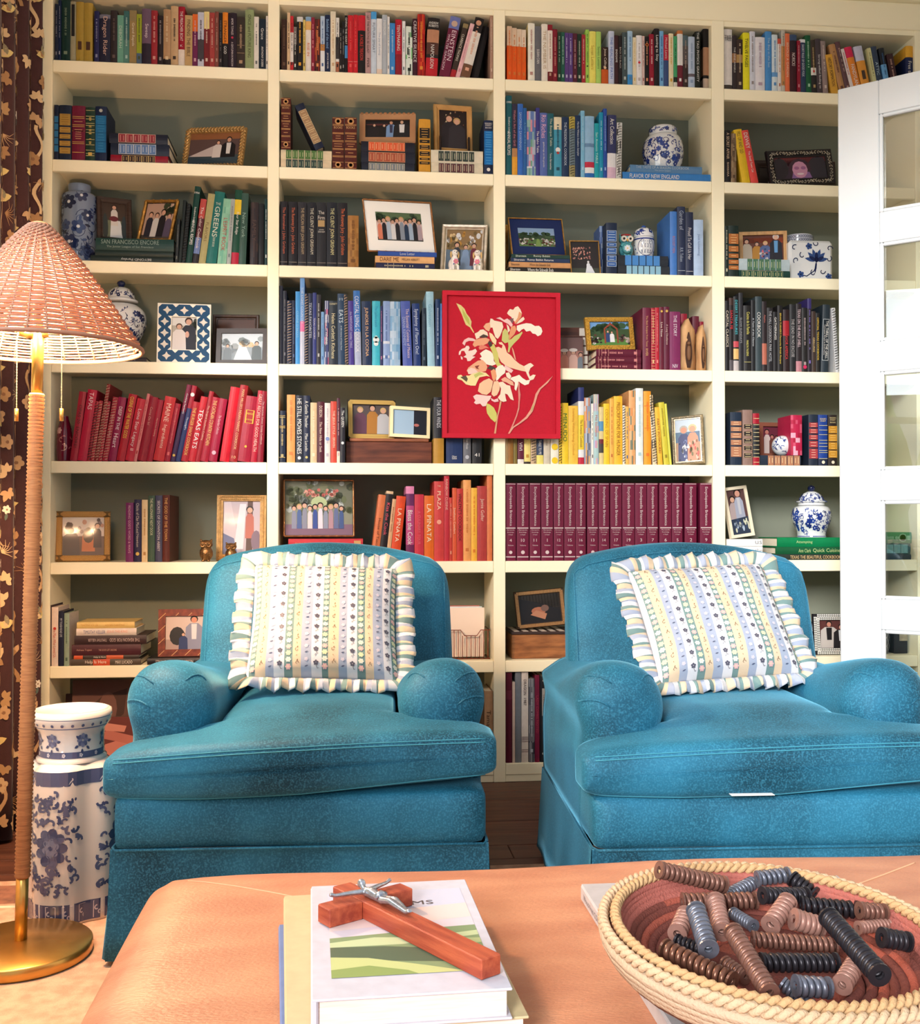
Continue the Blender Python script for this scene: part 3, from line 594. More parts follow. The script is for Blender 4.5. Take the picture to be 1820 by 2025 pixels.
_z21 = stack_books('C1', 0, 1, [(508, 958, 1212, 1272, (152, 22, 46), '', None, {'k': 'v', 'pan': PN(5, (60, 40, 40), .2, .78), 'pb': (220, 190, 120), 'pl': (200, 170, 110), 'd': .22}),
 (508, 968, 1120, 1210, (30, 40, 62), '', None, {'k': 'v', 'pan': PN(5, (98, 132, 182), .14, .78), 'pb': (220, 224, 230), 'pl': (200, 214, 230), 'd': .22}),
 (498, 955, 1040, 1118, (30, 34, 52), '', None, {'k': 'v', 'pan': PN(5, (152, 52, 62), .16, .80), 'pb': (226, 190, 170), 'pl': (214, 150, 140), 'd': .22})], 'v')
_zs = stack_books('C2', 1, 1, [(60, 458, 1240, 1310, (236, 216, 182), '', None, {'k': 'v', 'pan': PN(6, (58, 78, 72), .1, .84), 'pl': (170, 180, 150), 'pm': .04}), (60, 460, 1166, 1240, (238, 220, 186), '', None, {'k': 'v', 'pan': PN(6, (84, 122, 66), .1, .84), 'pl': (190, 200, 150), 'pm': .04})], 'v')
TOOL = {'k': 'v', 'ln': [(f, (214, 160, 100)) for f in (.02, .14, .16, .3, .32, .45, .47, .6, .62, .74, .76, .86, .97)], 'hz': [('BOOKS', .2, .7, (226, 176, 120), .2)], 'dot': [(.08, .28, (206, 150, 96)), (.08, .14, (88, 32, 26)), (.91, .26, (206, 150, 96)), (.91, .14, (88, 32, 26))], 'pan': [(.34, .43, (88, 32, 26)), (.49, .58, (88, 32, 26)), (.64, .72, (88, 32, 26))], 'pl': (206, 150, 96)}
shelf_books('C2', 1, 1, [(62, 138, 762, (88, 32, 26), '', None, dict(TOOL, zb=_zs)),
 (335, 415, 800, NVY, '', None, {'k': 'v', 't': 158, 'zb': _zs, 'pan': P5((176, 140, 104), .14, .88), 'pb': (226, 200, 150), 'pl': (226, 200, 150), 'free': 1})], 'v')
shelf_books('C2', 1, 1, [(463, 556, 915, (88, 32, 26), '', None, TOOL), (560, 656, 915, (88, 32, 26), '', None, TOOL)], 'v')
_z22 = stack_books('C2', 1, 1, [(692, 1108, 1265, 1332, (32, 38, 56), '', None, {'k': 'v', 'pan': PN(5, (130, 138, 146), .14, .82), 'pb': (210, 200, 170), 'pl': (220, 210, 190)}),
 (690, 1112, 1180, 1265, (30, 34, 52), '', None, {'k': 'v', 'pan': PN(5, (182, 92, 66), .14, .82), 'pb': (220, 160, 120), 'pl': (226, 170, 130)}), (690, 1110, 1100, 1178, (28, 28, 44), '', None, {'k': 'v', 'pan': PN(6, (236, 98, 54), .14, .82), 'pb': (240, 170, 120), 'pl': (250, 180, 140)})], 'v')
shelf_books('C2', 1, 1, [(1142, 1232, 930, (226, 162, 52), '', None, {'k': 'v', 'pan': [(.17, .36, (36, 28, 24)), (.39, .45, (36, 28, 24)), (.49, .57, (36, 28, 24)), (.61, .69, (36, 28, 24)), (.73, .77, (36, 28, 24)), (.80, .85, (36, 28, 24))], 'pl': (226, 170, 80), 'pm': .06})], 'v')
_z23 = stack_books('C2', 1, 1, [(1238, 1644, 1264, 1350, (232, 222, 196), '', None, {'k': 'v', 'pan': PN(6, (96, 60, 66), .14, .84), 'pl': (214, 190, 160)}), (1236, 1644, 1166, 1262, (238, 228, 204), '', None, {'k': 'v', 'pan': PN(6, (62, 72, 66), .14, .84), 'pl': (200, 200, 170)})], 'v')
shelf_books('C2', 1, 1, [(1652, 1732, 940, (26, 40, 76), '', WHT, {'k': 'v', 'pan': [(.2, .34, (24, 122, 202)), (.345, .51, (24, 122, 202)), (.515, .66, (24, 122, 202)), (.665, .82, (24, 122, 202))], 'pm': .03, 'pl': (90, 170, 226), 'hz': [("READER'S", .06, .8, WHT, .16), ('DIGEST', .095, .7, WHT, .16), ('BOOKS', .14, .7, WHT, .16)], 'dot': [(.91, .2, WHT)]})], 'v')
shelf_books('C3', 2, 1, [
 (46, 94, 698, (26, 96, 106), '', WHT, {'T': [('Southern Living', .37, .2, .4), ('ANNUAL RECIPES', .6, .3, .5)], 'hz': [('1990', .085, .85, WHT, .36)]}), (96, 139, 765, (52, 48, 72), "Weber's Art of the Grill", (206, 130, 140), {'b': [(.62, .74, (196, 140, 90)), (.74, 1, (236, 168, 52))], 'tf': .34, 'tl': .5}),
 (141, 186, 765, (56, 112, 202), 'SAVORING SAVANNAH', (180, 206, 240), {'tf': .38, 'tl': .52}), (187, 216, 800, (42, 102, 172), 'A TASTE OF THE COAST', (120, 170, 220), {'tl': .7}),
 (217, 290, 825, (104, 132, 192), '', None, {'art': [(104, 132, 192), (150, 190, 190), (220, 150, 170), (120, 170, 150), (190, 200, 220)], 'b': [(.85, 1, (220, 224, 230))]}), (291, 322, 798, (62, 62, 142), 'The Idaho Table', WHT, {'tf': .5, 'tl': .32, 'th': .6}),
 (323, 385, 838, (92, 112, 182), 'Rio Riches', (244, 190, 216), {'tf': .22, 'tl': .36, 'th': .6, 'T': [('gatherings on the grande', .66, .4, .24, WHT)]}), (387, 437, 843, (32, 98, 112), 'The Basque Table', (220, 226, 200), {'tf': .3, 'tl': .5, 'T': [('Teresa Barrenechea', .76, .26, .3, WHT)]}),
 (439, 502, 873, (72, 162, 192), '', (40, 80, 100), {'b': [(0, .21, (240, 228, 196))], 'dot': [(.55, .32, (240, 240, 240)), (.6, .18, (200, 60, 50))]}), (504, 560, 873, (32, 56, 92), 'THE PRESIDENTIAL COOKBOOK', (206, 220, 236), {'tl': .72, 'th': .36}),
 (565, 611, 870, (122, 142, 152), '', None, {'k': 's', 'wire': (40, 40, 44), 'b': [(0, .2, (206, 186, 90)), (.8, 1, (170, 160, 110))]}), (613, 656, 860, (26, 52, 92), "Martha White's Southern Sampler", (206, 214, 226), {'tf': .38, 'tl': .55, 'th': .5}),
 (658, 690, 822, (132, 196, 232), '', (180, 220, 244)), (692, 768, 865, (152, 196, 232), '', None, {'b': [(.44, .5, (110, 150, 190)), (.74, .83, (206, 50, 76)), (.83, .92, (240, 244, 246)), (.92, 1, (40, 110, 190))]}),
 (770, 808, 925, (28, 168, 182), 'San Antonio TABLE', (200, 240, 240), {'tl': .6}), (809, 842, 835, (28, 152, 192), '', (170, 220, 240)), (843, 872, 805, (42, 82, 172), '', (150, 180, 226)),
 (874, 944, 855, (54, 58, 104), 'Art Collection', WHT, {'t': 880, 'tf': .26, 'tl': .4, 'b': [(.6, .82, (236, 236, 240)), (.82, 1, (224, 190, 214))]}), (947, 990, 918, (226, 226, 222), '', None, {'k': 's', 'wire': (30, 30, 34), 't': 955, 'art': [(226, 226, 222), (60, 60, 64), (200, 200, 196)]})], 'c')
_z2j = stack_books('C3', 2, 1, [(1000, 1722, 1328, 1392, (58, 132, 206), '', WHT, {'T': [('FLAVOR OF NEW ENGLAND', .36, .56, .55)], 'd': .25}), (1062, 1650, 1266, 1326, (94, 138, 182), '', (190, 206, 220), {'T': [('THE TASTE OF A SEASON COOKBOOK', .45, .74, .36, None, .68), ('The Junior League', .45, .44, .22, None, .26)], 'd': .24})], 'c')
shelf_books('C4', 3, 1, [(149, 200, 985, (34, 30, 34), '', (230, 200, 170), {'T': [('A SECRET AFFAIR', .3, .5, .46), ('BARBARA', .75, .3, .3)]}), (202, 248, 1012, (146, 120, 90), '', (90, 70, 54), {'art': [(146, 120, 90), (120, 96, 72), (170, 146, 112)]}),
 (300, 370, 970, (246, 202, 42), 'FILL UP AND GO', (110, 100, 60), {'t': 222, 'tf': .25, 'tl': .4}), (376, 440, 978, (236, 78, 72), '', WHT, {'t': 284, 'T': [('DEWEY', .2, .3, .5), ('The Small Town Cat', .6, .4, .3)]})], 'h')
# ---------------------------------------------------------------- third shelf
_z31 = stack_books('C5', 0, 2, [(352, 1000, 690, 738, (32, 46, 44), 'BEYOND Parsley', (226, 226, 220), {'flip': 1, 'tl': .5, 'th': .5}), (388, 1000, 646, 690, (30, 50, 46)), (392, 1004, 552, 645, (32, 66, 62), '', (150, 170, 160), {'T': [('SAN FRANCISCO ENCORE', .44, .74, .36, None, .68), ('The Junior League of San Francisco', .44, .6, .22, None, .26)]})], 'c', d=.2)
shelf_books('C5', 0, 2, [(1012, 1036, 405, (34, 38, 40), '', (120, 120, 110), {'t': 1030}), (1038, 1062, 260, (26, 34, 32), '', None, {'t': 1078}), (1064, 1094, 285, (30, 34, 34), '', None, {'k': 's', 'wire': (40, 40, 40), 't': 1106}),
 (1096, 1142, 150, (18, 62, 52), '', WHT, {'t': 1170, 'T': [('Southern Living', .37, .2, .4), ('ANNUAL RECIPES', .6, .32, .5)], 'hz': [('1994', .085, .85, WHT, .36)]}), (1146, 1192, 248, (192, 76, 70), 'The Color Cookbook', (240, 226, 220), {'t': 1216, 'b': [(.3, .6, (90, 40, 46)), (.6, .85, (110, 130, 180)), (.85, 1, (40, 34, 40))]}),
 (1196, 1250, 205, (178, 168, 114), 'FLAVORS', (110, 90, 50), {'t': 1274, 'tf': .55, 'tl': .34, 'th': .4}), (1254, 1334, 188, (28, 112, 106), '', (220, 226, 206), {'t': 1326, 'hz': [('THE', .17, .5, None, .24)], 'T': [('GREENS', .42, .42, .5), ('COOK BOOK', .7, .14, .3)]}),
 (1342, 1412, 245, (144, 202, 172), "L'ESPRIT BOOK", (190, 60, 60), {'t': 1392, 'tf': .55, 'tl': .5, 'art': [(144, 202, 172), (150, 210, 180), (120, 186, 160)]}), (1416, 1448, 250, (176, 182, 178), '', (120, 130, 130), {'t': 1452}),
 (1452, 1508, 178, (22, 76, 56), 'Four Star Ridge', (236, 236, 226), {'t': 1486, 'tf': .45, 'tl': .3, 'b': [(.13, .33, (240, 206, 50)), (.84, 1, (190, 30, 60))]}), (1510, 1566, 203, (58, 88, 78), 'New York', (150, 180, 166), {'t': 1534}),
 (1598, 1660, 275, (52, 42, 44), 'FAMILY', (90, 70, 66), {'t': 1606, 'art': [(52, 42, 44), (70, 54, 52), (46, 40, 46)]}), (1666, 1708, 285, (28, 32, 36), '', None), (1714, 1738, 250, (30, 66, 70), '', (220, 224, 220))], 'c')
GR = {'ln': [(.94, (150, 140, 130))]}
shelf_books('C6', 1, 2, [(54, 114, 190, (34, 31, 38), 'The Rainmaker | John Grisham', (206, 106, 78), GR), (120, 190, 192, (34, 31, 38), 'The Runaway Jury - John Grisham', (214, 116, 80), GR), (194, 262, 195, (48, 47, 54), 'THE PELICAN BRIEF JOHN GRISHAM', (200, 176, 140), GR),
 (266, 336, 197, (36, 36, 44), 'THE CLIENT JOHN GRISHAM', (226, 220, 200), GR), (340, 416, 197, (42, 42, 48), '', (226, 220, 210), {'hz': [('The', .16, .6), ('Firm', .24, .7, None, .4), ('JOHN', .43, .5, None, .16), ('GRISHAM', .46, .7, None, .16)], 'pan': [(.28, .38, (190, 160, 110))], 'pm': .16, 'ln': [(.94, (150, 140, 130))]}),
 (420, 500, 197, (34, 36, 46), 'THE CLIENT JOHN GRISHAM', (232, 226, 170), GR), (504, 582, 200, (34, 31, 38), 'The Runaway Jury - John Grisham', (226, 120, 76), GR), (585, 670, 300, (168, 118, 58), '', (120, 80, 40), {'art': [(168, 118, 58), (150, 104, 50), (180, 132, 70)]})], 'h')
_z32 = stack_books('C6', 1, 2, [(806, 1266, 674, 720, (36, 42, 82), '', (190, 180, 150), {'ln': [(.2, (190, 180, 150)), (.3, (190, 180, 150))]}), (800, 1264, 622, 674, (240, 186, 126), '', (110, 66, 40), {'T': [('DARE ME', .24, .32, .6), ('MEGAN ABBOTT', .6, .3, .36)]}), (822, 1282, 586, 622, (48, 86, 172), 'Love Letter', (220, 224, 236), {'tf': .5, 'tl': .25, 'th': .6})], 'h')
_z33 = stack_books('C7', 2, 2, [(70, 574, 656, 694, (36, 32, 32), '', WHT, {'T': [('Silverstein', .1, .16, .55), ('Where the Sidewalk Ends', .51, .42, .7)]}), (70, 574, 613, 655, (212, 156, 104), '', (70, 46, 36), {'T': [('Silverstein', .1, .14, .45), ('Where the Sidewalk Ends', .5, .34, .6)]}), (86, 568, 580, 612, (42, 58, 92), '', WHT, {'T': [('Silverstein', .14, .18, .55), ('Runny Babbit Returns', .5, .44, .7)]}), (90, 568, 550, 580, (36, 66, 60), '', (220, 226, 210), {'T': [('Silverstein', .16, .18, .55), ('Runny Babbit', .52, .28, .7)]})], 'h')
shelf_books('C7', 2, 2, [(866, 955, 290, (26, 40, 66), '', None, {'k': 'v', 'pan': [(.16, .36, (44, 90, 160)), (.40, .46, (44, 90, 160)), (.50, .61, (44, 90, 160)), (.65, .74, (44, 90, 160)), (.77, .85, (44, 90, 160))], 'pb': (190, 206, 226), 'pl': (190, 206, 226)})], 'v')
_z34 = stack_books('C7', 2, 2, [(962, 1384, 637, 710, (42, 48, 56), '', None, {'k': 'v', 'pan': PN(6, (142, 190, 216), .16, .84), 'pm': .02}), (960, 1374, 552, 636, (38, 44, 54), '', None, {'k': 'v', 'pan': PN(5, (74, 138, 208), .14, .84), 'pm': .02})], 'v')
shelf_books('C7', 2, 2, [(1390, 1446, 198, (72, 128, 206), '', (190, 130, 140), {'T': [('ROCKET MEN', .52, .26, .36)], 'd': .25}), (1450, 1514, 158, (42, 52, 82), '', (170, 180, 200), {'T': [('Garden of', .2, .28, .5), ('R.R. Tolkien', .7, .2, .4)], 'ln': [(.93, (190, 196, 206))]}), (1517, 1580, 203, (40, 48, 76), 'Proud To Call Us Her', (214, 210, 214), {'tf': .5, 'tl': .5, 'ln': [(.93, (200, 200, 206))]}), (1584, 1662, 265, (182, 206, 238), 'Just Listening', (120, 140, 180), {'tf': .45, 'tl': .4, 'th': .3})], 'h')
_z35 = stack_books('C8', 3, 2, [(268, 708, 660, 722, (30, 66, 60), '', None, {'k': 'v', 'pan': PN(7, (36, 80, 66), .06, .86), 'pl': (206, 196, 140), 'pb': (170, 170, 130)}), (268, 704, 562, 660, (190, 206, 212), '', None, {'k': 'v', 'pan': PN(6, (82, 122, 96), .16, .84), 'pl': (200, 206, 170), 'pm': .02})], 'v')
shelf_books('C8', 3, 2, [(150, 178, 290, (34, 48, 44), '', (214, 206, 180)), (180, 266, 285, (30, 46, 42), '', None, {'k': 'v', 'pan': [(.16, .36, (186, 112, 58)), (.40, .51, (186, 112, 58)), (.55, .63, (186, 112, 58)), (.67, .75, (186, 112, 58)), (.78, .86, (186, 112, 58))], 'pl': (236, 190, 130), 'pm': .02})], 'v')
# ---------------------------------------------------------------- fourth shelf
stack_books('C5', 0, 3, [(62, 790, 1480, 1517, (44, 36, 42), 'INTIMACY AND OUR HIDDEN LIFE IN GOD', (200, 190, 186), {'flip': 1, 'tl': .66, 'th': .42, 'd': .2})], 'h')
shelf_books('C6', 1, 3, [
 (46, 76, 850, (26, 30, 48), '', None), (78, 106, 890, (30, 32, 46), '', (120, 120, 130)), (108, 148, 965, (34, 40, 66), '', None, {'k': 's', 'wire': (206, 176, 150)}), (150, 173, 965, (30, 38, 66), '', (90, 110, 150)),
 (175, 209, 895, (72, 158, 226), "CUISINE D'TEXAS", (150, 206, 244), {'tl': .6}), (211, 246, 790, (114, 164, 226), 'THE LIGHT COUNTRY', (220, 232, 246), {'tf': .32, 'tl': .5, 'b': [(.5, .62, (226, 120, 170)), (.62, 1, (200, 206, 226))], 'back': (60, 96, 160)}), (248, 274, 910, (34, 40, 64), '', None, {'k': 's', 'wire': (226, 226, 226)}),
 (276, 308, 910, (36, 44, 72), 'TEXAS FAVORITES', (206, 212, 230), {'tf': .38, 'tl': .5, 'th': .6}), (310, 339, 905, (52, 62, 132), 'TEXAS COOKERY', (206, 206, 230), {'tf': .5, 'tl': .3}), (340, 374, 920, (54, 52, 60), '', (190, 190, 190)),
 (376, 400, 1055, (122, 168, 216), '', (90, 120, 180)), (401, 436, 968, (70, 80, 130), 'The best of WHEREL', WHT, {'art': [(70, 80, 130), (206, 120, 160), (40, 46, 84), (190, 196, 220)]}),
 (438, 507, 968, (42, 52, 64), "Helen Corbitt's Kitchens", (232, 222, 180), {'tf': .55, 'tl': .7, 'th': .42, 'hz': [('CORBITT', .05, .85, None, .22)]}), (509, 562, 912, (46, 72, 104), 'EATS', (206, 226, 240), {'t': 505, 'tf': .32, 'tl': .18, 'th': .6, 'hz': [('[1]', .08, .6)], 'T': [('A folk history of Texas Food', .62, .34, .26)]}),
 (564, 590, 915, (64, 62, 62), '', None, {'k': 's', 'wire': (190, 180, 170), 't': 555}), (591, 634, 968, (78, 62, 152), 'the NANTUCKET holiday TABLE', (200, 196, 236), {'t': 586, 'tl': .56}), (640, 692, 888, (64, 124, 202), 'COASTAL LIVING COOKBOOK', (236, 240, 246), {'t': 628, 'b': [(.55, 1, (176, 186, 216))], 'tf': .45, 'tl': .75, 'th': .6}),
 (700, 772, 970, (32, 52, 88), 'JUNIORS IN LA COCINA', (240, 196, 150), {'t': 692, 'tf': .48, 'tl': .76, 'th': .44}), (776, 838, 970, (68, 192, 216), '', (40, 140, 190), {'dot': [(.6, .4, (236, 246, 246)), (.66, .3, (236, 246, 246)), (.56, .2, (210, 240, 240))], 'T': [('The Ladies Lunch', .24, .32, .34)]}),
 (840, 858, 1010, (46, 50, 104), '', (206, 130, 170)), (862, 914, 970, (144, 172, 222), '', (90, 120, 180), {'b': [(.62, .66, (220, 226, 240)), (.84, .88, (220, 226, 240))]}), (916, 996, 973, (164, 196, 226), '', None, {'art': [(164, 196, 226), (140, 184, 220), (190, 214, 236), (120, 170, 214)]}),
 (1018, 1092, 968, (78, 98, 182), '', (230, 210, 214), {'t': 998, 'T': [('The Essential Cuisines of Mexico', .5, .76, .32, None, .68), ('DIANA KENNEDY', .47, .44, .3, (160, 180, 226), .28)]}), (1100, 1158, 988, (28, 58, 122), 'Symphony of Flavors One!', (206, 220, 244), {'t': 1088, 'tf': .45, 'tl': .72, 'th': .6}),
 (1166, 1200, 1025, (26, 48, 66), '', (90, 110, 130)), (1210, 1268, 895, (168, 216, 236), 'Galveston', (120, 180, 210), {'t': 1198, 'tf': .32, 'tl': .3}), (1272, 1308, 955, (36, 68, 118), '', (180, 200, 226)), (1310, 1338, 990, (70, 140, 220), '', None)], 'c')
_z43 = stack_books('C7', 2, 3, [(782, 1152, 1440, 1488, (94, 22, 46), '', (206, 130, 130), {'ln': [(.06, (200, 140, 130)), (.12, (200, 140, 130)), (.2, (200, 140, 130)), (.27, (200, 140, 130)), (.9, (200, 140, 130))]}), (780, 1152, 1382, 1438, (94, 22, 46), '', (206, 130, 130), {'ln': [(.06, (200, 140, 130)), (.12, (200, 140, 130)), (.2, (200, 140, 130)), (.27, (200, 140, 130)), (.9, (200, 140, 130))]}),
 (786, 1150, 1322, 1381, (96, 22, 48), '', (206, 130, 130), {'ln': [(.06, (200, 140, 130)), (.12, (200, 140, 130)), (.2, (200, 140, 130)), (.27, (200, 140, 130)), (.9, (200, 140, 130))]})], 'v', d=.2)
shelf_books('C7', 2, 3, [(1166, 1230, 985, (112, 30, 60), '', (220, 170, 120), {'T': [('The Best Recipes from Texas', .38, .5, .3), ('RIVER', .72, .12, .3)], 'ds': 1.1}), (1235, 1267, 988, (172, 28, 50), '', (230, 190, 140), {'ln': [(.04 + .045 * k, (226, 180, 130)) for k in range(22)]}), (1268, 1300, 985, (188, 32, 52), '', (230, 130, 130)),
 (1302, 1338, 980, (102, 26, 50), 'Live Now', (230, 210, 200), {'tf': .36, 'tl': .24, 'dot': [(.07, .26, (220, 180, 90))]}), (1340, 1384, 978, (98, 26, 54), 'A Long Obedience', (220, 190, 180), {'tf': .44, 'tl': .32, 'dot': [(.07, .24, (220, 180, 90))]}), (1387, 1474, 1018, (128, 42, 92), 'THE STORY', (236, 220, 232), {'tf': .24, 'tl': .36, 'th': .3, 'hz': [('NIV', .93, .5)]}),
 (1480, 1530, 1035, (160, 26, 52), '', None, {'y': .09}), (1574, 1628, 1055, (106, 34, 54), '', None, {'y': .09}), (1632, 1718, 1100, (150, 26, 52), '', None, {'y': .09})], 'h')
shelf_books('C8', 3, 3, [
 (152, 186, 930, (30, 28, 32), 'CAPITAL CLASSICS', (230, 216, 196), {'tf': .4, 'tl': .6, 'th': .6}), (188, 222, 905, (38, 32, 34), 'SANTA FE', (226, 50, 60), {'tf': .3, 'tl': .26, 'th': .6, 'b': [(0, .1, (70, 50, 46)), (.85, 1, (90, 84, 90))]}), (224, 268, 893, (32, 34, 38), 'DESERT TREASURES', (90, 200, 214), {'tf': .28, 'tl': .46, 'b': [(.6, .68, (206, 80, 90)), (.7, .84, (236, 190, 120)), (.86, 1, (200, 190, 190))]}),
 (269, 304, 862, (48, 48, 54), 'SLOW SUNDAYS', (170, 170, 176), {'tf': .48, 'tl': .36}), (310, 373, 970, (38, 36, 38), '', (236, 226, 120), {'T': [('Cocina de la Familia', .27, .34, .4, None, .6), ('MARILYN TAUSEND', .65, .24, .28)], 'ln': [(.86, (200, 190, 120))]}), (375, 410, 925, (34, 34, 38), '', (220, 224, 230), {'T': [('A Taste of the Classics', .45, .6, .4)]}),
 (412, 468, 893, (58, 72, 78), 'COOKBOOK', WHT, {'tf': .38, 'tl': .34, 'th': .5}), (470, 508, 935, (46, 36, 40), 'Apples', (206, 120, 110), {'tf': .25, 'tl': .2, 'b': [(.6, .9, (190, 110, 90))]}), (512, 563, 990, (40, 38, 42), 'THE HALL COOKBOOK PARK HOTEL', (190, 190, 196), {'tl': .8, 'th': .42}), (565, 600, 1025, (34, 32, 36), 'GATHERINGS', WHT, {'tf': .28, 'tl': .44, 'th': .5}),
 (602, 644, 970, (34, 32, 34), "BRIAN TURNER'S Favourite British Recipes", (240, 206, 80), {'tf': .5, 'tl': .76, 'th': .42}), (650, 702, 1005, (46, 30, 34), 'SAVOR AMERICA', (214, 60, 66), {'tf': .6, 'tl': .4, 'b': [(.18, .42, (170, 34, 46))]}), (706, 757, 960, (40, 40, 44), 'THE DEAD IN NO EXCUSE', (190, 186, 186), {'tf': .5, 'tl': .56}),
 (761, 808, 955, (44, 36, 40), 'TEXAS ON THE HALF SHELL', (226, 200, 206), {'tf': .36, 'tl': .56, 'th': .5, 'b': [(.84, 1, (190, 130, 140))]}), (810, 858, 990, (36, 34, 36), '', (170, 150, 150), {'dot': [(.92, .34, (206, 46, 96))]}), (859, 892, 910, (42, 36, 46), '', (130, 110, 190), {'b': [(0, .14, (62, 52, 114))]}), (894, 928, 1020, (66, 50, 44), 'GRILLING', (226, 196, 140), {'tf': .55, 'tl': .3}),
 (930, 962, 1035, (38, 36, 36), 'OFFICIAL TEXAS COOKBOOK', (236, 196, 70), {'tf': .44, 'tl': .72, 'th': .5}), (972, 1034, 962, (42, 54, 64), '', WHT, {'t': 990, 'pan': [(.22, .82, (30, 40, 50))], 'pb': (220, 226, 230), 'pm': .12, 'T': [('THE THRILL OF THE GRILL', .52, .56, .32, None, .64), ('Techniques, Recipes & Down-Home', .52, .56, .2, None, .3)]}),
 (1100, 1132, 990, (236, 238, 242), '', None, {'k': 's', 'wire': (40, 44, 52), 't': 1062})], 'c')
# ---------------------------------------------------------------- fifth shelf
shelf_books('D1', 0, 4, [
 (188, 244, 172, (164, 28, 52), 'OPAS 20: ENCORE!', (50, 20, 26), {'t': 264, 'tf': .5, 'tl': .84, 'th': .42}), (246, 320, 155, (188, 22, 62), 'TAPAS', (240, 206, 214), {'t': 332, 'tf': .16, 'tl': .24}), (322, 349, 250, (170, 34, 50), '', None, {'k': 's', 't': 392, 'wire': (40, 34, 38)}), (351, 379, 245, (176, 36, 52), '', None, {'k': 's', 't': 422}),
 (381, 409, 115, (150, 40, 44), '', None, {'k': 's', 't': 482, 'wire': (226, 210, 196)}), (411, 439, 250, (168, 28, 52), '', None, {'k': 's', 't': 484}), (441, 485, 215, (168, 32, 54), 'Sunset Cooking', (240, 170, 170), {'t': 528, 'k': 's'}), (488, 548, 215, (152, 28, 76), '', (244, 224, 226), {'t': 574, 'T': [('DEEP IN THE', .33, .36, .42), ('Heart', .68, .22, .56)]}),
 (551, 616, 190, (184, 32, 50), 'CUISINE OF THE WATER GODS', (246, 206, 70), {'t': 654, 'tf': .35, 'tl': .62}), (619, 686, 225, (202, 42, 62), 'Lone Star Legacy II', (248, 220, 214), {'t': 720, 'tf': .5, 'tl': .84, 'th': .5}), (689, 712, 190, (228, 132, 132), '', (180, 40, 50), {'t': 796}),
 (714, 786, 210, (158, 22, 46), 'Come On In!', (226, 150, 140), {'t': 812, 'tf': .3, 'tl': .28, 'th': .26}), (788, 834, 235, (168, 26, 52), 'Nantucket Cooking', (236, 170, 150), {'t': 880, 'tl': .5, 'th': .3}), (838, 924, 208, (206, 48, 52), '', (252, 200, 180), {'t': 938, 'T': [('MAINE', .25, .28, .44), ('Ingredients', .62, .36, .4)]}),
 (927, 972, 265, (164, 22, 46), '', (220, 100, 100), {'t': 1016}), (976, 1012, 118, (62, 34, 76), 'Cooking Fearlessly', WHT, {'t': 1108, 'tf': .25, 'tl': .34, 'b': [(0, .35, (130, 26, 60))], 'dot': [(.92, .3, (230, 190, 80))]}), (1015, 1054, 125, (44, 54, 104), "Threadgill's", (226, 230, 240), {'t': 1148, 'tf': .5, 'tl': .4, 'dot': [(.12, .42, WHT)], 'b': [(0, .3, (170, 30, 50))]}),
 (1057, 1112, 250, (184, 34, 46), 'THE BURGER SHACK COOKBOOK', (246, 196, 100), {'t': 1154, 'tf': .5, 'tl': .8}), (1114, 1168, 210, (204, 34, 48), 'TEXAS EATS', WHT, {'t': 1218, 'tf': .5, 'tl': .62, 'th': .62}), (1170, 1206, 170, (172, 28, 42), 'The Original Southern Cooking', (240, 200, 170), {'t': 1284, 'tl': .8}),
 (1208, 1270, 215, (176, 26, 52), 'THE CATALAN COUNTRY KITCHEN', (244, 196, 120), {'t': 1306, 'tf': .4, 'tl': .7}), (1273, 1338, 225, (172, 24, 62), '', (240, 180, 190), {'t': 1360, 'dot': [(.86, .26, (240, 190, 200))], 'T': [('The Guardian Collection', .42, .3, .3)]}),
 (1360, 1434, 135, (216, 18, 42), '', None, {'t': 1450}), (1436, 1498, 120, (168, 32, 38), "MARK MILLER'S INDIAN MARKET COOKBOOK", (244, 190, 140), {'t': 1526, 'tf': .45, 'tl': .78, 'th': .34, 'hz': [('10', .94, .5)]}), (1501, 1598, 205, (168, 22, 52), '', (240, 196, 80), {'t': 1572, 'pan': [(.22, .41, (168, 40, 40))], 'pb': (236, 180, 60), 'pm': .24, 'hz': [('MEXICO', .27, .5, None, .15), ('ENTERTAINS', .36, .5, None, .13)], 'dot': [(.77, .1, (236, 180, 60))]}),
 (1602, 1652, 165, (184, 18, 48), 'GREAT RECIPES FOR GOOD HEALTH', (248, 196, 180), {'t': 1664, 'tl': .8, 'th': .5}), (1656, 1700, 170, (144, 18, 42), 'The American Cancer Society Cookbook', (240, 190, 180), {'t': 1700, 'tf': .45, 'tl': .62, 'th': .34})], 'c')
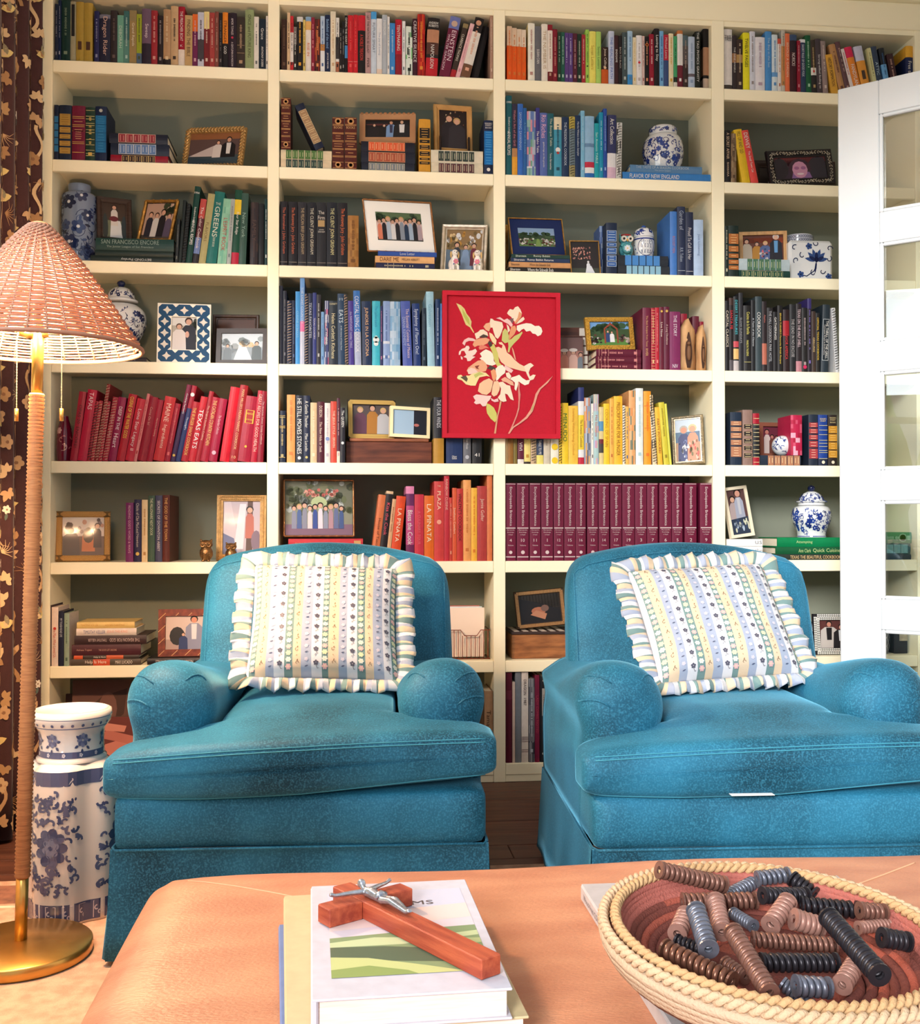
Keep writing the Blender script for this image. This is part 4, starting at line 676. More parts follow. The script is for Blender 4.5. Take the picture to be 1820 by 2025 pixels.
shelf_books('D2', 1, 4, [
 (46, 98, 285, (34, 42, 62), '', (190, 170, 120), {'ln': [(.1, GLD), (.13, GLD), (.3, GLD), (.33, GLD), (.9, GLD)]}), (108, 172, 160, (242, 164, 94), '', (226, 130, 70)), (178, 234, 165, (44, 48, 62), 'HE STILL MOVES STONES', WHT, {'tf': .46, 'tl': .82, 'th': .6, 'dot': [(.93, .24, (220, 220, 220))]}),
 (237, 288, 167, (36, 44, 70), '', (230, 226, 214), {'T': [('A Gentle Thunder', .28, .4, .5), ('Max Lucado', .7, .26, .46)], 'dot': [(.92, .2, (226, 200, 120))]}), (292, 343, 222, (228, 194, 152), '', (246, 226, 190)), (346, 402, 215, (84, 28, 44), '', (236, 206, 190), {'T': [('DOBSON', .16, .18, .42), ('The New Hide or Seek', .58, .5, .36)]}),
 (404, 448, 225, (242, 228, 218), '', (190, 180, 190), {'dot': [(.6, .36, (130, 150, 200))]}), (451, 498, 212, (216, 78, 62), 'THE JESUS STYLE - ERWIN', (250, 220, 190), {'tf': .45, 'tl': .6}), (500, 524, 187, (88, 38, 58), '', (220, 170, 170), {'b': [(.82, 1, (236, 226, 206))]}), (526, 564, 262, (38, 36, 44), 'The QUEEN', WHT, {'tf': .2, 'tl': .3, 'th': .6, 'dot': [(.64, .3, (230, 230, 230))]}),
 (1258, 1338, 180, (36, 38, 46), 'THE FOUR WINDS', (214, 220, 226), {'tf': .25, 'tl': .42, 'th': .4, 'b': [(.62, 1, (190, 140, 50))]}), (1356, 1484, 150, (32, 52, 98), '', WHT, {'hz': [('Oliver', .9, .3, None, .12), ('Gallant', .925, .3, None, .12)]}), (1490, 1550, 190, (112, 112, 118), '', (220, 220, 220), {'T': [('From Wonder', .7, .16, .3)], 'dot': [(.9, .26, (190, 190, 196))]}), (1560, 1634, 170, (34, 34, 38), '', WHT, {'hz': [('41', .87, .5)]})], 'h')
shelf_books('D3', 2, 4, [
 (76, 98, 240, (196, 160, 110), '', None), (100, 144, 250, (152, 104, 44), '', None), (146, 174, 260, (130, 112, 52), '', None), (179, 228, 250, (240, 232, 226), '', None, {'b': [(0, .92, (104, 32, 58))], 'T': [('VIVI', .7, .14, .5, WHT)]}), (231, 282, 240, (246, 222, 130), '', (200, 150, 60), {'b': [(.96, 1, (60, 50, 40))]}), (284, 328, 260, (206, 176, 140), '', None, {'k': 's', 'wire': (60, 50, 44)}),
 (331, 384, 240, (40, 58, 88), '', None, {'b': [(.85, 1, (244, 228, 120))], 'T': [('TABLE TO PIE', .72, .24, .4, WHT)]}), (387, 439, 230, (214, 202, 180), '', (150, 140, 120), {'T': [('Cuisine', .6, .2, .4)]}), (443, 508, 225, (246, 240, 220), '', None, {'dot': [(.72, .4, (244, 206, 40)), (.94, .4, (244, 206, 40))]}),
 (512, 530, 235, (236, 200, 60), '', None, {'k': 's', 'wire': (40, 36, 34)}), (532, 584, 230, (246, 206, 44), 'MENUDO', (36, 110, 46), {'tf': .4, 'tl': .7, 'th': .56}), (586, 662, 252, (246, 198, 74), 'Entertaining Without Apology Cookbook', (214, 146, 40), {'tl': .8, 'th': .3}),
 (665, 710, 105, (246, 212, 60), 'The Romantic Cookbook', (150, 120, 50), {'tf': .6, 'tl': .36, 'b': [(0, .18, (42, 52, 112)), (.18, .36, (236, 236, 236)), (.81, .91, (236, 236, 236)), (.91, 1, (196, 40, 66))], 'hz': []}), (713, 766, 188, (150, 160, 180), '', None, {'art': [(150, 160, 180), (226, 170, 100), (90, 100, 120), (206, 130, 90), (190, 196, 206)]}),
 (768, 786, 235, (244, 240, 230), '', (90, 90, 90)), (788, 828, 160, (176, 206, 206), 'Mis Secretos', (200, 110, 100), {'tf': .45, 'tl': .36, 'art': [(176, 206, 206), (220, 190, 170), (170, 200, 226), (206, 160, 190)]}), (831, 866, 262, (226, 206, 150), '', None, {'b': [(.25, .42, (90, 150, 190)), (.56, .64, (120, 40, 50)), (.64, .8, (70, 66, 64))]}),
 (868, 914, 235, (250, 206, 50), 'COOKING OF SPAIN', (206, 140, 30), {'tf': .4, 'tl': .62, 'th': .5}), (916, 948, 195, (246, 184, 84), '', (206, 120, 60)), (950, 1018, 175, (250, 192, 54), '', (150, 96, 30), {'T': [('PRESCRIPTIONS FOR HUNGER', .48, .78, .4)]}), (1020, 1040, 250, (240, 230, 210), '', None, {'k': 's', 'wire': (40, 36, 34)}),
 (1042, 1068, 258, (244, 186, 92), '', (90, 110, 150)), (1070, 1122, 130, (236, 174, 116), '', None, {'art': [(236, 174, 116), (226, 150, 90), (120, 130, 110), (240, 190, 140), (236, 174, 116)]}), (1126, 1184, 112, (236, 244, 240), '', (180, 210, 216)), (1190, 1248, 135, (250, 162, 44), '', (236, 120, 40), {'t': 1187, 'ln': [(.2, (236, 130, 60)), (.5, (236, 130, 60))]}),
 (1262, 1296, 165, (236, 220, 190), '', None, {'k': 's', 't': 1232, 'wire': (40, 34, 30), 'art': [(236, 220, 190), (50, 40, 34), (226, 200, 150)]}), (1302, 1340, 262, (246, 190, 62), 'PARTY POTPOURRI', (150, 70, 40), {'t': 1274, 'tf': .5, 'tl': .66}), (1350, 1394, 222, (216, 202, 64), '', (160, 140, 40), {'t': 1306}), (1396, 1412, 235, (226, 222, 90), '', None, {'t': 1354})], 'c')
shelf_books('D4', 3, 4, [(196, 292, 325, (34, 48, 68), '', None, {'k': 'v', 'pan': [(.17, .25, (186, 128, 96)), (.28, .36, (186, 128, 96)), (.39, .49, (186, 128, 96)), (.52, .62, (186, 128, 96)), (.65, .84, (186, 128, 96))], 'pl': (236, 200, 160), 'pm': .03}),
 (303, 387, 305, (146, 116, 106), '', None, {'k': 'v', 'pan': [(.26, .34, (40, 34, 36)), (.39, .47, (40, 34, 36)), (.52, .6, (40, 34, 36)), (.65, .73, (40, 34, 36)), (.78, .86, (40, 34, 36))], 'pl': (220, 196, 150), 'pb': (206, 170, 140)}),
 (391, 445, 335, (168, 26, 46), '', None, {'k': 'v', 'b': [(.2, .84, (40, 40, 42))], 'ln': [(f, (236, 214, 160)) for f in (.1, .22, .3, .37, .45, .53, .61, .7, .77, .84, .94)]})], 'v')
_z54 = stack_books('D4', 3, 4, [(452, 800, 688, 776, (36, 48, 64), '', None, {'k': 'v', 'pan': PN(5, (176, 122, 92), .18, .98), 'pl': (236, 206, 160), 'pm': .03})], 'v')
shelf_books('D4', 3, 4, [(716, 812, 350, (184, 32, 72), '', None, {'art': [(184, 32, 72), (206, 80, 110), (170, 26, 60), (230, 170, 190)], 'zb': _z54}), (868, 946, 345, (32, 42, 60), '', None, {'k': 'v', 'pan': [(.16, .25, (170, 60, 66)), (.28, .37, (170, 60, 66)), (.40, .49, (170, 60, 66)), (.52, .64, (170, 60, 66)), (.67, .86, (170, 60, 66))], 'pl': (236, 180, 160), 'pm': .03}),
 (952, 1030, 348, (28, 62, 142), '', (226, 206, 150), {'k': 'v', 'ln': [(f, (214, 200, 150)) for f in (.21, .3, .39, .5, .56, .62, .7, .74, .86)], 'hz': [("READER'S", .08, .7, None, .16), ('DIGEST', .12, .6, None, .16)], 'b': [(.86, 1, (24, 34, 60))], 'dot': [(.93, .18, (236, 226, 200))]}),
 (1036, 1112, 348, (44, 34, 32), '', (226, 206, 150), {'k': 'v', 'pan': [(.22, .36, (206, 146, 46)), (.38, .52, (206, 146, 46)), (.54, .68, (206, 146, 46)), (.70, .84, (206, 146, 46))], 'pm': .02, 'pl': (240, 196, 110), 'hz': [("READER'S", .06, .7, None, .16), ('DIGEST', .1, .6, None, .16), ('BOOKS', .15, .6, None, .16)], 'dot': [(.93, .18, (236, 226, 200))]})], 'v')
# ---------------------------------------------------------------- sixth shelf
shelf_books('D1', 0, 5, [(626, 686, 1045, (124, 48, 104), "READING GOD'S WORD & WAYS", (220, 170, 190), {'tl': .8, 'th': .3}), (692, 748, 1020, (48, 44, 78), '', (214, 200, 190), {'T': [('Chicks of Clan MacLeod', .3, .48, .4), ('Newton', .66, .2, .34)], 'dot': [(.87, .26, (226, 190, 100))]}), (752, 798, 1022, (246, 216, 168), '', (206, 150, 90)),
 (802, 854, 990, (74, 98, 80), 'THE MILLIONAIRE NEXT DOOR', (226, 226, 190), {'tf': .32, 'tl': .56, 'th': .4}), (858, 912, 988, (78, 78, 104), 'SECRETS OF DOWNTON ABBEY', (230, 220, 220), {'tf': .46, 'tl': .76, 'th': .36}), (914, 970, 985, (98, 44, 34), 'THE GOD OF THE TOWN', (236, 170, 90), {'tf': .36, 'tl': .64, 'th': .4, 'ds': 1.2})], 'h', yf=.035)
stack_books('D2', 1, 5, [(122, 730, 1345, 1450, (196, 44, 54), '', None, {'d': .2}), (120, 704, 1272, 1344, (206, 48, 58), '', (240, 190, 120), {'T': [('TEXAS ON A PLATE', .16, .14, .34), ('HOWARD', .32, .1, .3)], 'pan': [(.88, .97, (220, 170, 110))], 'pm': .2, 'd': .2})], 'c')
shelf_books('D2', 1, 5, [(765, 822, 940, (226, 122, 74), 'House of Tuscany', (90, 44, 36), {'t': 828, 'tf': .6, 'tl': .6}), (824, 878, 912, (38, 30, 34), 'Kiss the Cook', (232, 90, 110), {'t': 890, 'tf': .4, 'tl': .6, 'b': [(0, .04, (226, 190, 150))]}), (882, 912, 975, (228, 176, 130), '', (170, 90, 60), {'t': 936}), (916, 990, 950, (228, 76, 34), 'LA PINATA', (250, 230, 200), {'t': 968, 'tf': .45, 'tl': .76, 'th': .4}),
 (1042, 1104, 877, (196, 76, 132), 'Bless the Cook', WHT, {'tf': .55, 'tl': .46, 'th': .6, 'b': [(0, .1, (236, 140, 180)), (.1, .26, (110, 44, 96)), (.78, 1, (120, 40, 90))]}), (1108, 1180, 940, (212, 54, 72), '', (226, 110, 120), {'T': [('A CULINARY TOUR', .5, .5, .3)]}), (1184, 1260, 950, (236, 110, 34), 'LA PINATA', (252, 232, 200), {'tf': .42, 'tl': .66, 'th': .44}),
 (1262, 1338, 838, (216, 68, 66), '', (250, 214, 180), {'hz': [('THE', .06, .3, None, .14)], 'T': [('PLAZA', .24, .28, .36)], 'dot': [(.51, .24, (246, 170, 140))]}), (1340, 1380, 795, (202, 48, 62), 'RAINBOW CUISINE', (240, 180, 160), {'tf': .22, 'tl': .36}), (1381, 1404, 965, (206, 60, 50), '', (240, 170, 140)), (1405, 1438, 890, (226, 92, 54), 'Southern Comfort', (250, 210, 180), {'tf': .45, 'tl': .5}), (1440, 1488, 895, (202, 54, 48), "VINCENT'S COOKBOOK", (50, 26, 24), {'tf': .4, 'tl': .66, 'th': .5}),
 (1490, 1550, 828, (242, 164, 94), '', (210, 120, 60)), (1552, 1598, 890, (250, 184, 64), '', (226, 130, 40)), (1600, 1674, 875, (182, 62, 58), 'Jamie Geller', (240, 190, 170), {'tf': .32, 'tl': .3}), (1676, 1716, 785, (226, 124, 74), '', None)], 'c')
_nums = [4, 10, 11, 1, 12, 15, 16, 13, 14, 17, 19, 3, 7, 6, 5, 2, 9]
_xs = [(76, 165), (172, 268), (275, 362), (368, 462), (468, 548), (553, 642), (645, 725), (737, 822), (828, 912), (922, 1012), (1018, 1115), (1120, 1212), (1217, 1302), (1315, 1410), (1415, 1500), (1518, 1612), (1640, 1738)]
SLV = (230, 206, 206)
shelf_books('D3', 2, 5, [(a, b, 871, (116, 24, 58), '', SLV, {'k': 'e', 'T': [('Encyclopaedia Britannica', .30, .50, .30)], 'hz': [('Macropaedia', .605, .7, None, .12), ('Knowledge', .635, .6, None, .12), ('in Depth', .665, .4, None, .12), (str(n), .735, .3, None, .26), ('Volume', .80, .5, None, .11)],
  'ln': [(.012, SLV), (.575, SLV), (.582, SLV), (.945, SLV), (.952, SLV)], 'dot': [(.89, .16, SLV)]}) for (a, b), n in zip(_xs, _nums)], 'e')
_z64 = stack_books('D4', 3, 5, [(516, 1172, 1542, 1590, (46, 56, 50), '', (236, 196, 140), {'T': [('TEXAS THE BEAUTIFUL COOKBOOK', .62, .66, .6)], 'd': .24}), (584, 1172, 1478, 1540, (22, 92, 56), '', (200, 220, 150), {'T': [('Ann Clark', .42, .18, .5), ('Quick Cuisine', .74, .4, .6)], 'd': .2}), (598, 1172, 1396, 1476, (4, 132, 78), '', (200, 230, 160), {'T': [('Attempting', .4, .24, .36)], 'd': .2})], 'c')
# behind the door glass
stack_books('D4', 3, 5, [(1500, 1745, 1545, 1590, (52, 60, 66), '', None, {}), (1510, 1740, 1452, 1545, (60, 92, 92), '', None, {'pan': PN(3, (120, 170, 170), .1, .9), 'k': 'v'}), (1490, 1750, 1355, 1450, (70, 130, 90), '', (150, 190, 160), {'dot': [(.7, .4, (130, 170, 140)), (.7, .3, (70, 130, 90))]})], 'c', where='behind glass')
# ---------------------------------------------------------------- seventh and bottom shelf
shelf_books('D5', 0, 6, [(96, 116, 330, (70, 52, 60), '', None), (119, 168, 345, (238, 218, 208), 'The Man Who Loved Us', (206, 90, 70), {'tf': .6, 'tl': .5, 'dot': [(.36, .22, (206, 60, 50))]}), (172, 210, 375, (34, 38, 62), 'MY TOUGH ROAD LIFE', (220, 226, 236), {'tf': .3, 'tl': .34}), (214, 252, 390, (150, 170, 152), '', (90, 110, 96), {'back': (226, 216, 210)})], 'h')
_z71 = stack_books('D5', 0, 6, [(262, 790, 742, 790, (86, 76, 66), '', (246, 236, 220), {'T': [('Help Is Here', .36, .3, .6), ('MAX LUCADO', .76, .24, .5)], 'b': [(.32, .56, (206, 84, 54))]}), (286, 776, 714, 741, (70, 60, 56), '', (246, 236, 220), {'T': [('Help Is Here', .4, .18, .6)], 'b': [(0, .14, (226, 100, 60)), (.5, .76, (226, 110, 70))]}),
 (272, 790, 632, 712, (84, 44, 52), '', (220, 170, 150), {'T': [('THE GOOD LEFT UNDONE', .52, .26, .42), ('Adriana Trigiani', .18, .22, .22)], 'd': .22}), (292, 832, 562, 630, (66, 48, 50), '', (214, 190, 186), {'flip': 1, 'T': [('THE REASON FOR GOD', .3, .42, .4), ('TIMOTHY KELLER', .68, .26, .36)], 'd': .2}),
 (306, 758, 508, 560, (240, 226, 216), '', (60, 90, 150), {'T': [('TIMOTHY KELLER', .3, .36, .5), ('JESUS THE KING', .68, .34, .46, (240, 160, 140))], 'dot': [], 'd': .17}), (310, 744, 460, 507, (240, 206, 130), '', (206, 150, 70), {'T': [('TIMOTHY KELLER', .22, .3, .3), ('HIDDEN CHRISTMAS', .66, .34, .3)], 'd': .16})], 'h')
_z7b = stack_books('D5', 0, 6, [(838, 1330, 718, 765, (34, 30, 34), '', (236, 220, 210), {'T': [('STRONG in battle', .28, .3, .44), ('LARSON', .62, .16, .42)]})], 'h', where='under frame')
shelf_books('D6', 2, 7, [(634, 690, 1035, (98, 26, 50), '', None, {'b': [(.2, .3, (120, 46, 66))]}), (692, 715, 1120, (236, 206, 190), '', None, {'k': 'p'}), (718, 770, 1030, (132, 136, 144), '', None), (774, 834, 1030, (240, 226, 214), '', (70, 30, 40), {'T': [('DRAGON', .17, .17, .4), ('1987', .33, .08, .4)], 'ln': [(.72, (90, 40, 50)), (.735, (90, 40, 50)), (.75, (90, 40, 50)), (.77, (90, 40, 50)), (.86, (90, 40, 50)), (.88, (90, 40, 50))]}),
 (838, 890, 1090, (118, 116, 122), '', (190, 190, 196), {'b': [(.75, 1, (54, 54, 66))], 'art': [(118, 116, 122), (90, 90, 98), (150, 150, 154)]}), (893, 934, 1060, (128, 28, 62), 'LADY COMES NOTED', (190, 70, 90), {'tl': .8}), (940, 998, 1070, (36, 32, 36), '', (214, 210, 200), {'pan': [(.14, .46, (190, 180, 170))], 'pm': .28, 'T': [('THE ROUND-UP', .3, .26, .18, (60, 50, 50))], 'dot': [(.9, .22, (220, 214, 206)), (.05, .16, (220, 214, 206))]}), (1002, 1054, 1080, (186, 24, 52), '', None), (1060, 1108, 1095, (34, 28, 32), '', None)], 'h')
shelf_books('D6', 1, 7, [(412, 438, 1215, (110, 80, 56), '', None), (442, 518, 1202, (206, 160, 120), 'Tamarica', (84, 56, 44), {'tf': .45, 'tl': .4})], 'h')
# ================================================================== MOTIFS (flat painted or printed shapes mapped onto a surface)
def m_leaf(x, y, l, w, a, c):
    pr = [(0, 0), (.25, .42), (.55, .5), (.8, .3), (1, 0), (.8, -.3), (.55, -.5), (.25, -.42)]; ca, sa = math.cos(a), math.sin(a)
    return [([(x + p * l * ca - q * w * sa, y + p * l * sa + q * w * ca) for p, q in pr], c)]
def m_disc(x, y, rx, ry, c, n=10, a=0.0):
    ca, sa = math.cos(a), math.sin(a)
    return [([(x + rx * math.cos(2 * PI * k / n) * ca - ry * math.sin(2 * PI * k / n) * sa, y + rx * math.cos(2 * PI * k / n) * sa + ry * math.sin(2 * PI * k / n) * ca) for k in range(n)], c)]
def m_flower(x, y, r, n, c, c2=None, a0=0.0):
    out = []
    for k in range(n): a = a0 + 2 * PI * k / n; out += m_disc(x + .58 * r * math.cos(a), y + .58 * r * math.sin(a), r * .44, r * 1.5 / n + r * .1, c, 8, a)
    if c2: out += m_disc(x, y, r * .24, r * .24, c2, 7)
    return out
def m_stroke(pts, w, c, taper=False):
    out = []; n = len(pts)
    if n < 2: return out
    L, R = [], []
    for i, (x, y) in enumerate(pts):
        a = pts[max(i - 1, 0)]; b = pts[min(i + 1, n - 1)]; dx, dy = b[0] - a[0], b[1] - a[1]; d = math.hypot(dx, dy) or 1e-9
        ww = w * .5 * ((1 - .7 * i / (n - 1)) if taper else 1); L.append((x - dy / d * ww, y + dx / d * ww)); R.append((x + dy / d * ww, y - dx / d * ww))
    for i in range(n - 1): out.append(([R[i], R[i + 1], L[i + 1], L[i]], c))
    return out
def m_curl(x, y, r, a0, turn, w, c, n=9):
    return m_stroke([(x + r * (1 - .75 * i / n) * math.cos(a0 + turn * i / n), y + r * (1 - .75 * i / n) * math.sin(a0 + turn * i / n)) for i in range(n + 1)], w, c)
def emit(mb, surf, motifs, off=.0005):
    for k, (pts, c) in enumerate(motifs):
        o = off * (1 + 1.6 * k / len(motifs)); mb.poly([surf(x, y, o) for x, y in pts], c)
def vines(w, h, seed, cols, size=.02, dens=1.0, x0=0.0, y0=0.0, stemw=.0022):
    """wandering vine scroll with flowers, leaves and curls inside a w x h patch"""
    r = random.Random(seed); out = []; n = max(2, int(dens * w * h / (size * size * 6)))
    for k in range(n):
        x, y = x0 + r.uniform(.04, .96) * w, y0 + r.uniform(.06, .94) * h; t = r.random(); c = r.choice(cols); a = r.uniform(0, 6.28)
        if t < .3: out += m_flower(x, y, size * r.uniform(.6, 1), r.choice((5, 6)), c, r.choice(((235, 238, 244), cols[0])), a)
        elif t < .65: out += m_curl(x, y, size * r.uniform(.7, 1.2), a, r.choice((-1, 1)) * 4.2, stemw, c); out += m_leaf(x, y, size * .8, size * .34, a + 2, c)
        else:
            pts = [(x, y)]
            for q in range(5): a += r.uniform(-.7, .7); pts.append((pts[-1][0] + size * .42 * math.cos(a), pts[-1][1] + size * .42 * math.sin(a)))
            pts = [(min(max(px, x0), x0 + w), min(max(py, y0), y0 + h)) for px, py in pts]; out += m_stroke(pts, stemw, c)
            for q in (1, 3, 5): out += m_leaf(pts[q][0], pts[q][1], size * .6, size * .28, a + (1.1 if q % 2 else -1.1), c)
    return out
def lathe_surf(prof):
    """surface map of a turned body: x metres round from the front, y height"""
    def rad(z):
        for (r0, z0), (r1, z1) in zip(prof, prof[1:]):
            if min(z0, z1) <= z <= max(z0, z1) and z1 != z0: return r0 + (r1 - r0) * (z - z0) / (z1 - z0)
        return prof[0][0] if z < prof[0][1] else prof[-1][0]
    rm = max(r for r, z in prof)
    def f(x, z, o):
        r = rad(z) + o; a = -PI / 2 + x / rm
        return (r * math.cos(a), r * math.sin(a), z)
    return f, rm
BLU = [(34, 58, 140), (48, 78, 160), (28, 44, 110)]
INK = [(40, 50, 96), (58, 72, 120), (34, 40, 80)]
PORC = (236, 238, 240)
def smooth_prof(pts, k=4):
    """Catmull-Rom through the outline points"""
    out = []
    for i in range(len(pts) - 1):
        p0, p1, p2, p3 = pts[max(i - 1, 0)], pts[i], pts[i + 1], pts[min(i + 2, len(pts) - 1)]
        for j in range(k):
            t = j / k; out.append(tuple(.5 * (2 * p1[d] + (p2[d] - p0[d]) * t + (2 * p0[d] - 5 * p1[d] + 4 * p2[d] - p3[d]) * t * t + (3 * p1[d] - p0[d] - 3 * p2[d] + p3[d]) * t ** 3) for d in (0, 1)))
    out.append(pts[-1]); return out
def jar(name, label, cat, cr, cxp, zb, y, body, lid=None, finial=None, cols=BLU, seed=1, base_col=PORC, size=.016, dens=1.5, bands=(), finc=(24, 34, 80), motifs=None):
    """turned jar: outline lists of (half width, y) in zoom pixels, from the bottom up"""
    sc = CROPS[cr][2] * (y - CAM.y) / FPX; yb = body[0][1]
    x = xat(cr, cxp, zb, y); mr = max(p[0] for p in body) * sc + .004
    for lo, hi in CX_:
        if lo - .05 < x < hi + .05: x = min(max(x, lo + mr), hi - mr)
    t = thing(name, label, cat, (x, y, zb + .0003))
    conv = lambda P: [(max(.0005, a * sc), (yb - b) * sc) for a, b in P]
    bp = smooth_prof(conv(body)); mb = MB(); mb.lathe([(.0005, bp[0][1])] + bp, 36, base_col); mb.build('body', M_GLAZE, t)
    f, rm = lathe_surf(bp); z0, z1 = bp[0][1], bp[-1][1]; pm = MB()
    for fr, hh in bands:
        zz = z0 + (z1 - z0) * fr; emit(pm, f, [([(rm * (2 * PI * k / 36), zz), (rm * (2 * PI * (k + 1) / 36), zz), (rm * (2 * PI * (k + 1) / 36), zz + hh), (rm * (2 * PI * k / 36), zz + hh)], cols[0]) for k in range(36)], .0004)
    if motifs: emit(pm, f, motifs(rm, z0, z1), .0006)
    else: emit(pm, f, vines(rm * 5.0, (z1 - z0) * .80, seed, cols, size, dens, -rm * 2.5, z0 + (z1 - z0) * .08), .0006)
    pm.build('painted_pattern', M_GLAZE, t)
    if lid:
        lp = smooth_prof(conv(lid)); lb = MB(); lb.lathe(lp + [(.0005, lp[-1][1] + .0002)], 32, base_col, capa=True); l = lb.build('lid', M_GLAZE, t)
        f2, r2 = lathe_surf(lp); p2 = MB(); emit(p2, f2, vines(r2 * 4.6, (lp[-1][1] - lp[0][1]) * .6, seed + 5, cols, size * .7, dens * 1.2, -r2 * 2.3, lp[0][1] + (lp[-1][1] - lp[0][1]) * .22), .0006); p2.build('painted_pattern', M_GLAZE, l)
        if finial:
            fp = smooth_prof(conv(finial)); fb = MB(); fb.lathe(fp + [(.0005, fp[-1][1] + .0002)], 20, finc, capa=True); fb.build('finial', M_GLAZE, l)
    return t

# ================================================================== PHOTO FRAMES
def pic(mb, x0, z0, w, h, y, bg, shapes):
    """flat photographic print: background bands then discs / polygons / people in 0..1 picture coordinates"""
    for k, (a, b, c) in enumerate(bg): mb.poly([(x0, y, z0 + h * a), (x0 + w, y, z0 + h * a), (x0 + w, y, z0 + h * b), (x0, y, z0 + h * b)], c)
    d = .00025; q = y - d
    def P(px, py): return (x0 + w * min(max(px, 0), 1), q, z0 + h * min(max(py, 0), 1))
    for s in shapes:
        q -= .00004
        if s[0] == 'o': mb.poly([P(s[1] + s[3] * math.cos(2 * PI * i / 12), s[2] + s[4] * math.sin(2 * PI * i / 12)) for i in range(12)], s[5])
        elif s[0] == 'p': mb.poly([P(*pt) for pt in s[1]], s[2])
        elif s[0] == 'm':                    # person: x, foot y, height, clothes, hair, width
            _, x, yb, ht, cl, hair, wd = s[:7]; sk = s[7] if len(s) > 7 else (226, 176, 150); hr = ht * .105; hx = hr * h / w
            ty = yb + ht; hy = ty - hr
            mb.poly([P(x - wd, yb), P(x + wd, yb), P(x + wd * .9, yb + ht * .66), P(x + wd * .45, yb + ht * .78), P(x - wd * .45, yb + ht * .78), P(x - wd * .9, yb + ht * .66)], cl); q -= .00004
            mb.poly([P(x + hx * 1.12 * math.cos(2 * PI * i / 10), hy + hr * .15 + hr * 1.1 * math.sin(2 * PI * i / 10)) for i in range(10)], hair); q -= .00004
            mb.poly([P(x + hx * .82 * math.cos(2 * PI * i / 10), hy - hr * .12 + hr * .86 * math.sin(2 * PI * i / 10)) for i in range(10)], sk); q -= .00004
            if len(s) > 8 and s[8]: mb.poly([P(x - wd * .25, yb + ht * .3), P(x + wd * .25, yb + ht * .3), P(x + wd * .3, yb + ht * .76), P(x - wd * .3, yb + ht * .76)], s[8]); q -= .00004
        elif s[0] == 'n':                    # scatter: n, box, sizes, colours, seed
            r = random.Random(s[5]); bx = s[2]
            for _ in range(s[1]):
                cx, cy, sz = r.uniform(bx[0], bx[1]), r.uniform(bx[2], bx[3]), r.uniform(*s[3])
                mb.poly([P(cx + sz * math.cos(2 * PI * i / 7 + cx), cy + sz * 1.2 * math.sin(2 * PI * i / 7 + cx)) for i in range(7)], r.choice(s[4]))
def fplace(cr, TL, TR, BR, BL, y, lean=.16, yawmax=.10, roll=True):
    p = [cu(cr, *q) for q in (TL, TR, BR, BL)]; hl = math.dist(p[0], p[3]); hr = math.dist(p[1], p[2]); D = y - CAM.y
    rl0 = ((p[0][0] - p[3][0]) / hl + (p[1][0] - p[2][0]) / hr) / 2 if roll else 0
    if abs(rl0) < .02: rl0 = 0
    wpx = (p[1][0] - p[0][0] + p[2][0] - p[3][0]) / 2; vm = sum(q[1] for q in p) / 4
    sl = ((p[1][1] - p[0][1]) + (p[2][1] - p[3][1])) / 2 / wpx - rl0 - (1040 - vm) / 20300
    dd = sl * wpx / (1040 - vm) * D if abs(1040 - vm) > 260 else D * (hl - hr) / (hl + hr) * .5
    dd = max(-yawmax * .8, min(yawmax * .8, dd)); Dl, Dr = D - dd / 2, D + dd / 2
    a = aty(p[3][0], p[3][1], CAM.y + Dl); b = aty(p[2][0], p[2][1], CAM.y + Dr)
    w = math.hypot(b.x - a.x, b.y - a.y); h = (hl * Dl + hr * Dr) / 2 / FPX / math.cos(lean); rz = math.atan2(b.y - a.y, b.x - a.x)
    rl = ((p[0][0] - p[3][0]) / hl + (p[1][0] - p[2][0]) / hr) / 2 if roll else 0
    if abs(rl) < .02: rl = 0
    rl = max(-.12, min(.12, rl))
    for lo, hi in CX_:
        if lo - .06 < a.x + w / 2 < hi + .06:
            m = .004 + h * math.sin(abs(rl))
            if a.x < lo + m: w -= lo + m - a.x; a.x = lo + m
            if a.x + w * math.cos(rz) > hi - m: w = (hi - m - a.x) / math.cos(rz)
    a.y = min(a.y, SD - .012 - h * math.sin(lean) - .022 - max(0, w * math.sin(rz)))
    return a, w, h, (-lean, rl, rz)
def moulding(mb, w, h, prof, c=None):
    """mitred frame swept round the rectangle; prof = (inset, y) from the outer back edge to the sight edge"""
    rings = [[(i, y, i), (w - i, y, i), (w - i, y, h - i), (i, y, h - i)] for i, y in prof]
    n = len(rings)
    for k in range(n - 1):
        for j in range(4):
            m = (j + 1) % 4; cc = c[k % len(c)] if isinstance(c, list) else c
            mb.add([rings[k][j], rings[k][m], rings[k + 1][m], rings[k + 1][j]], [(0, 1, 2, 3)], cc)
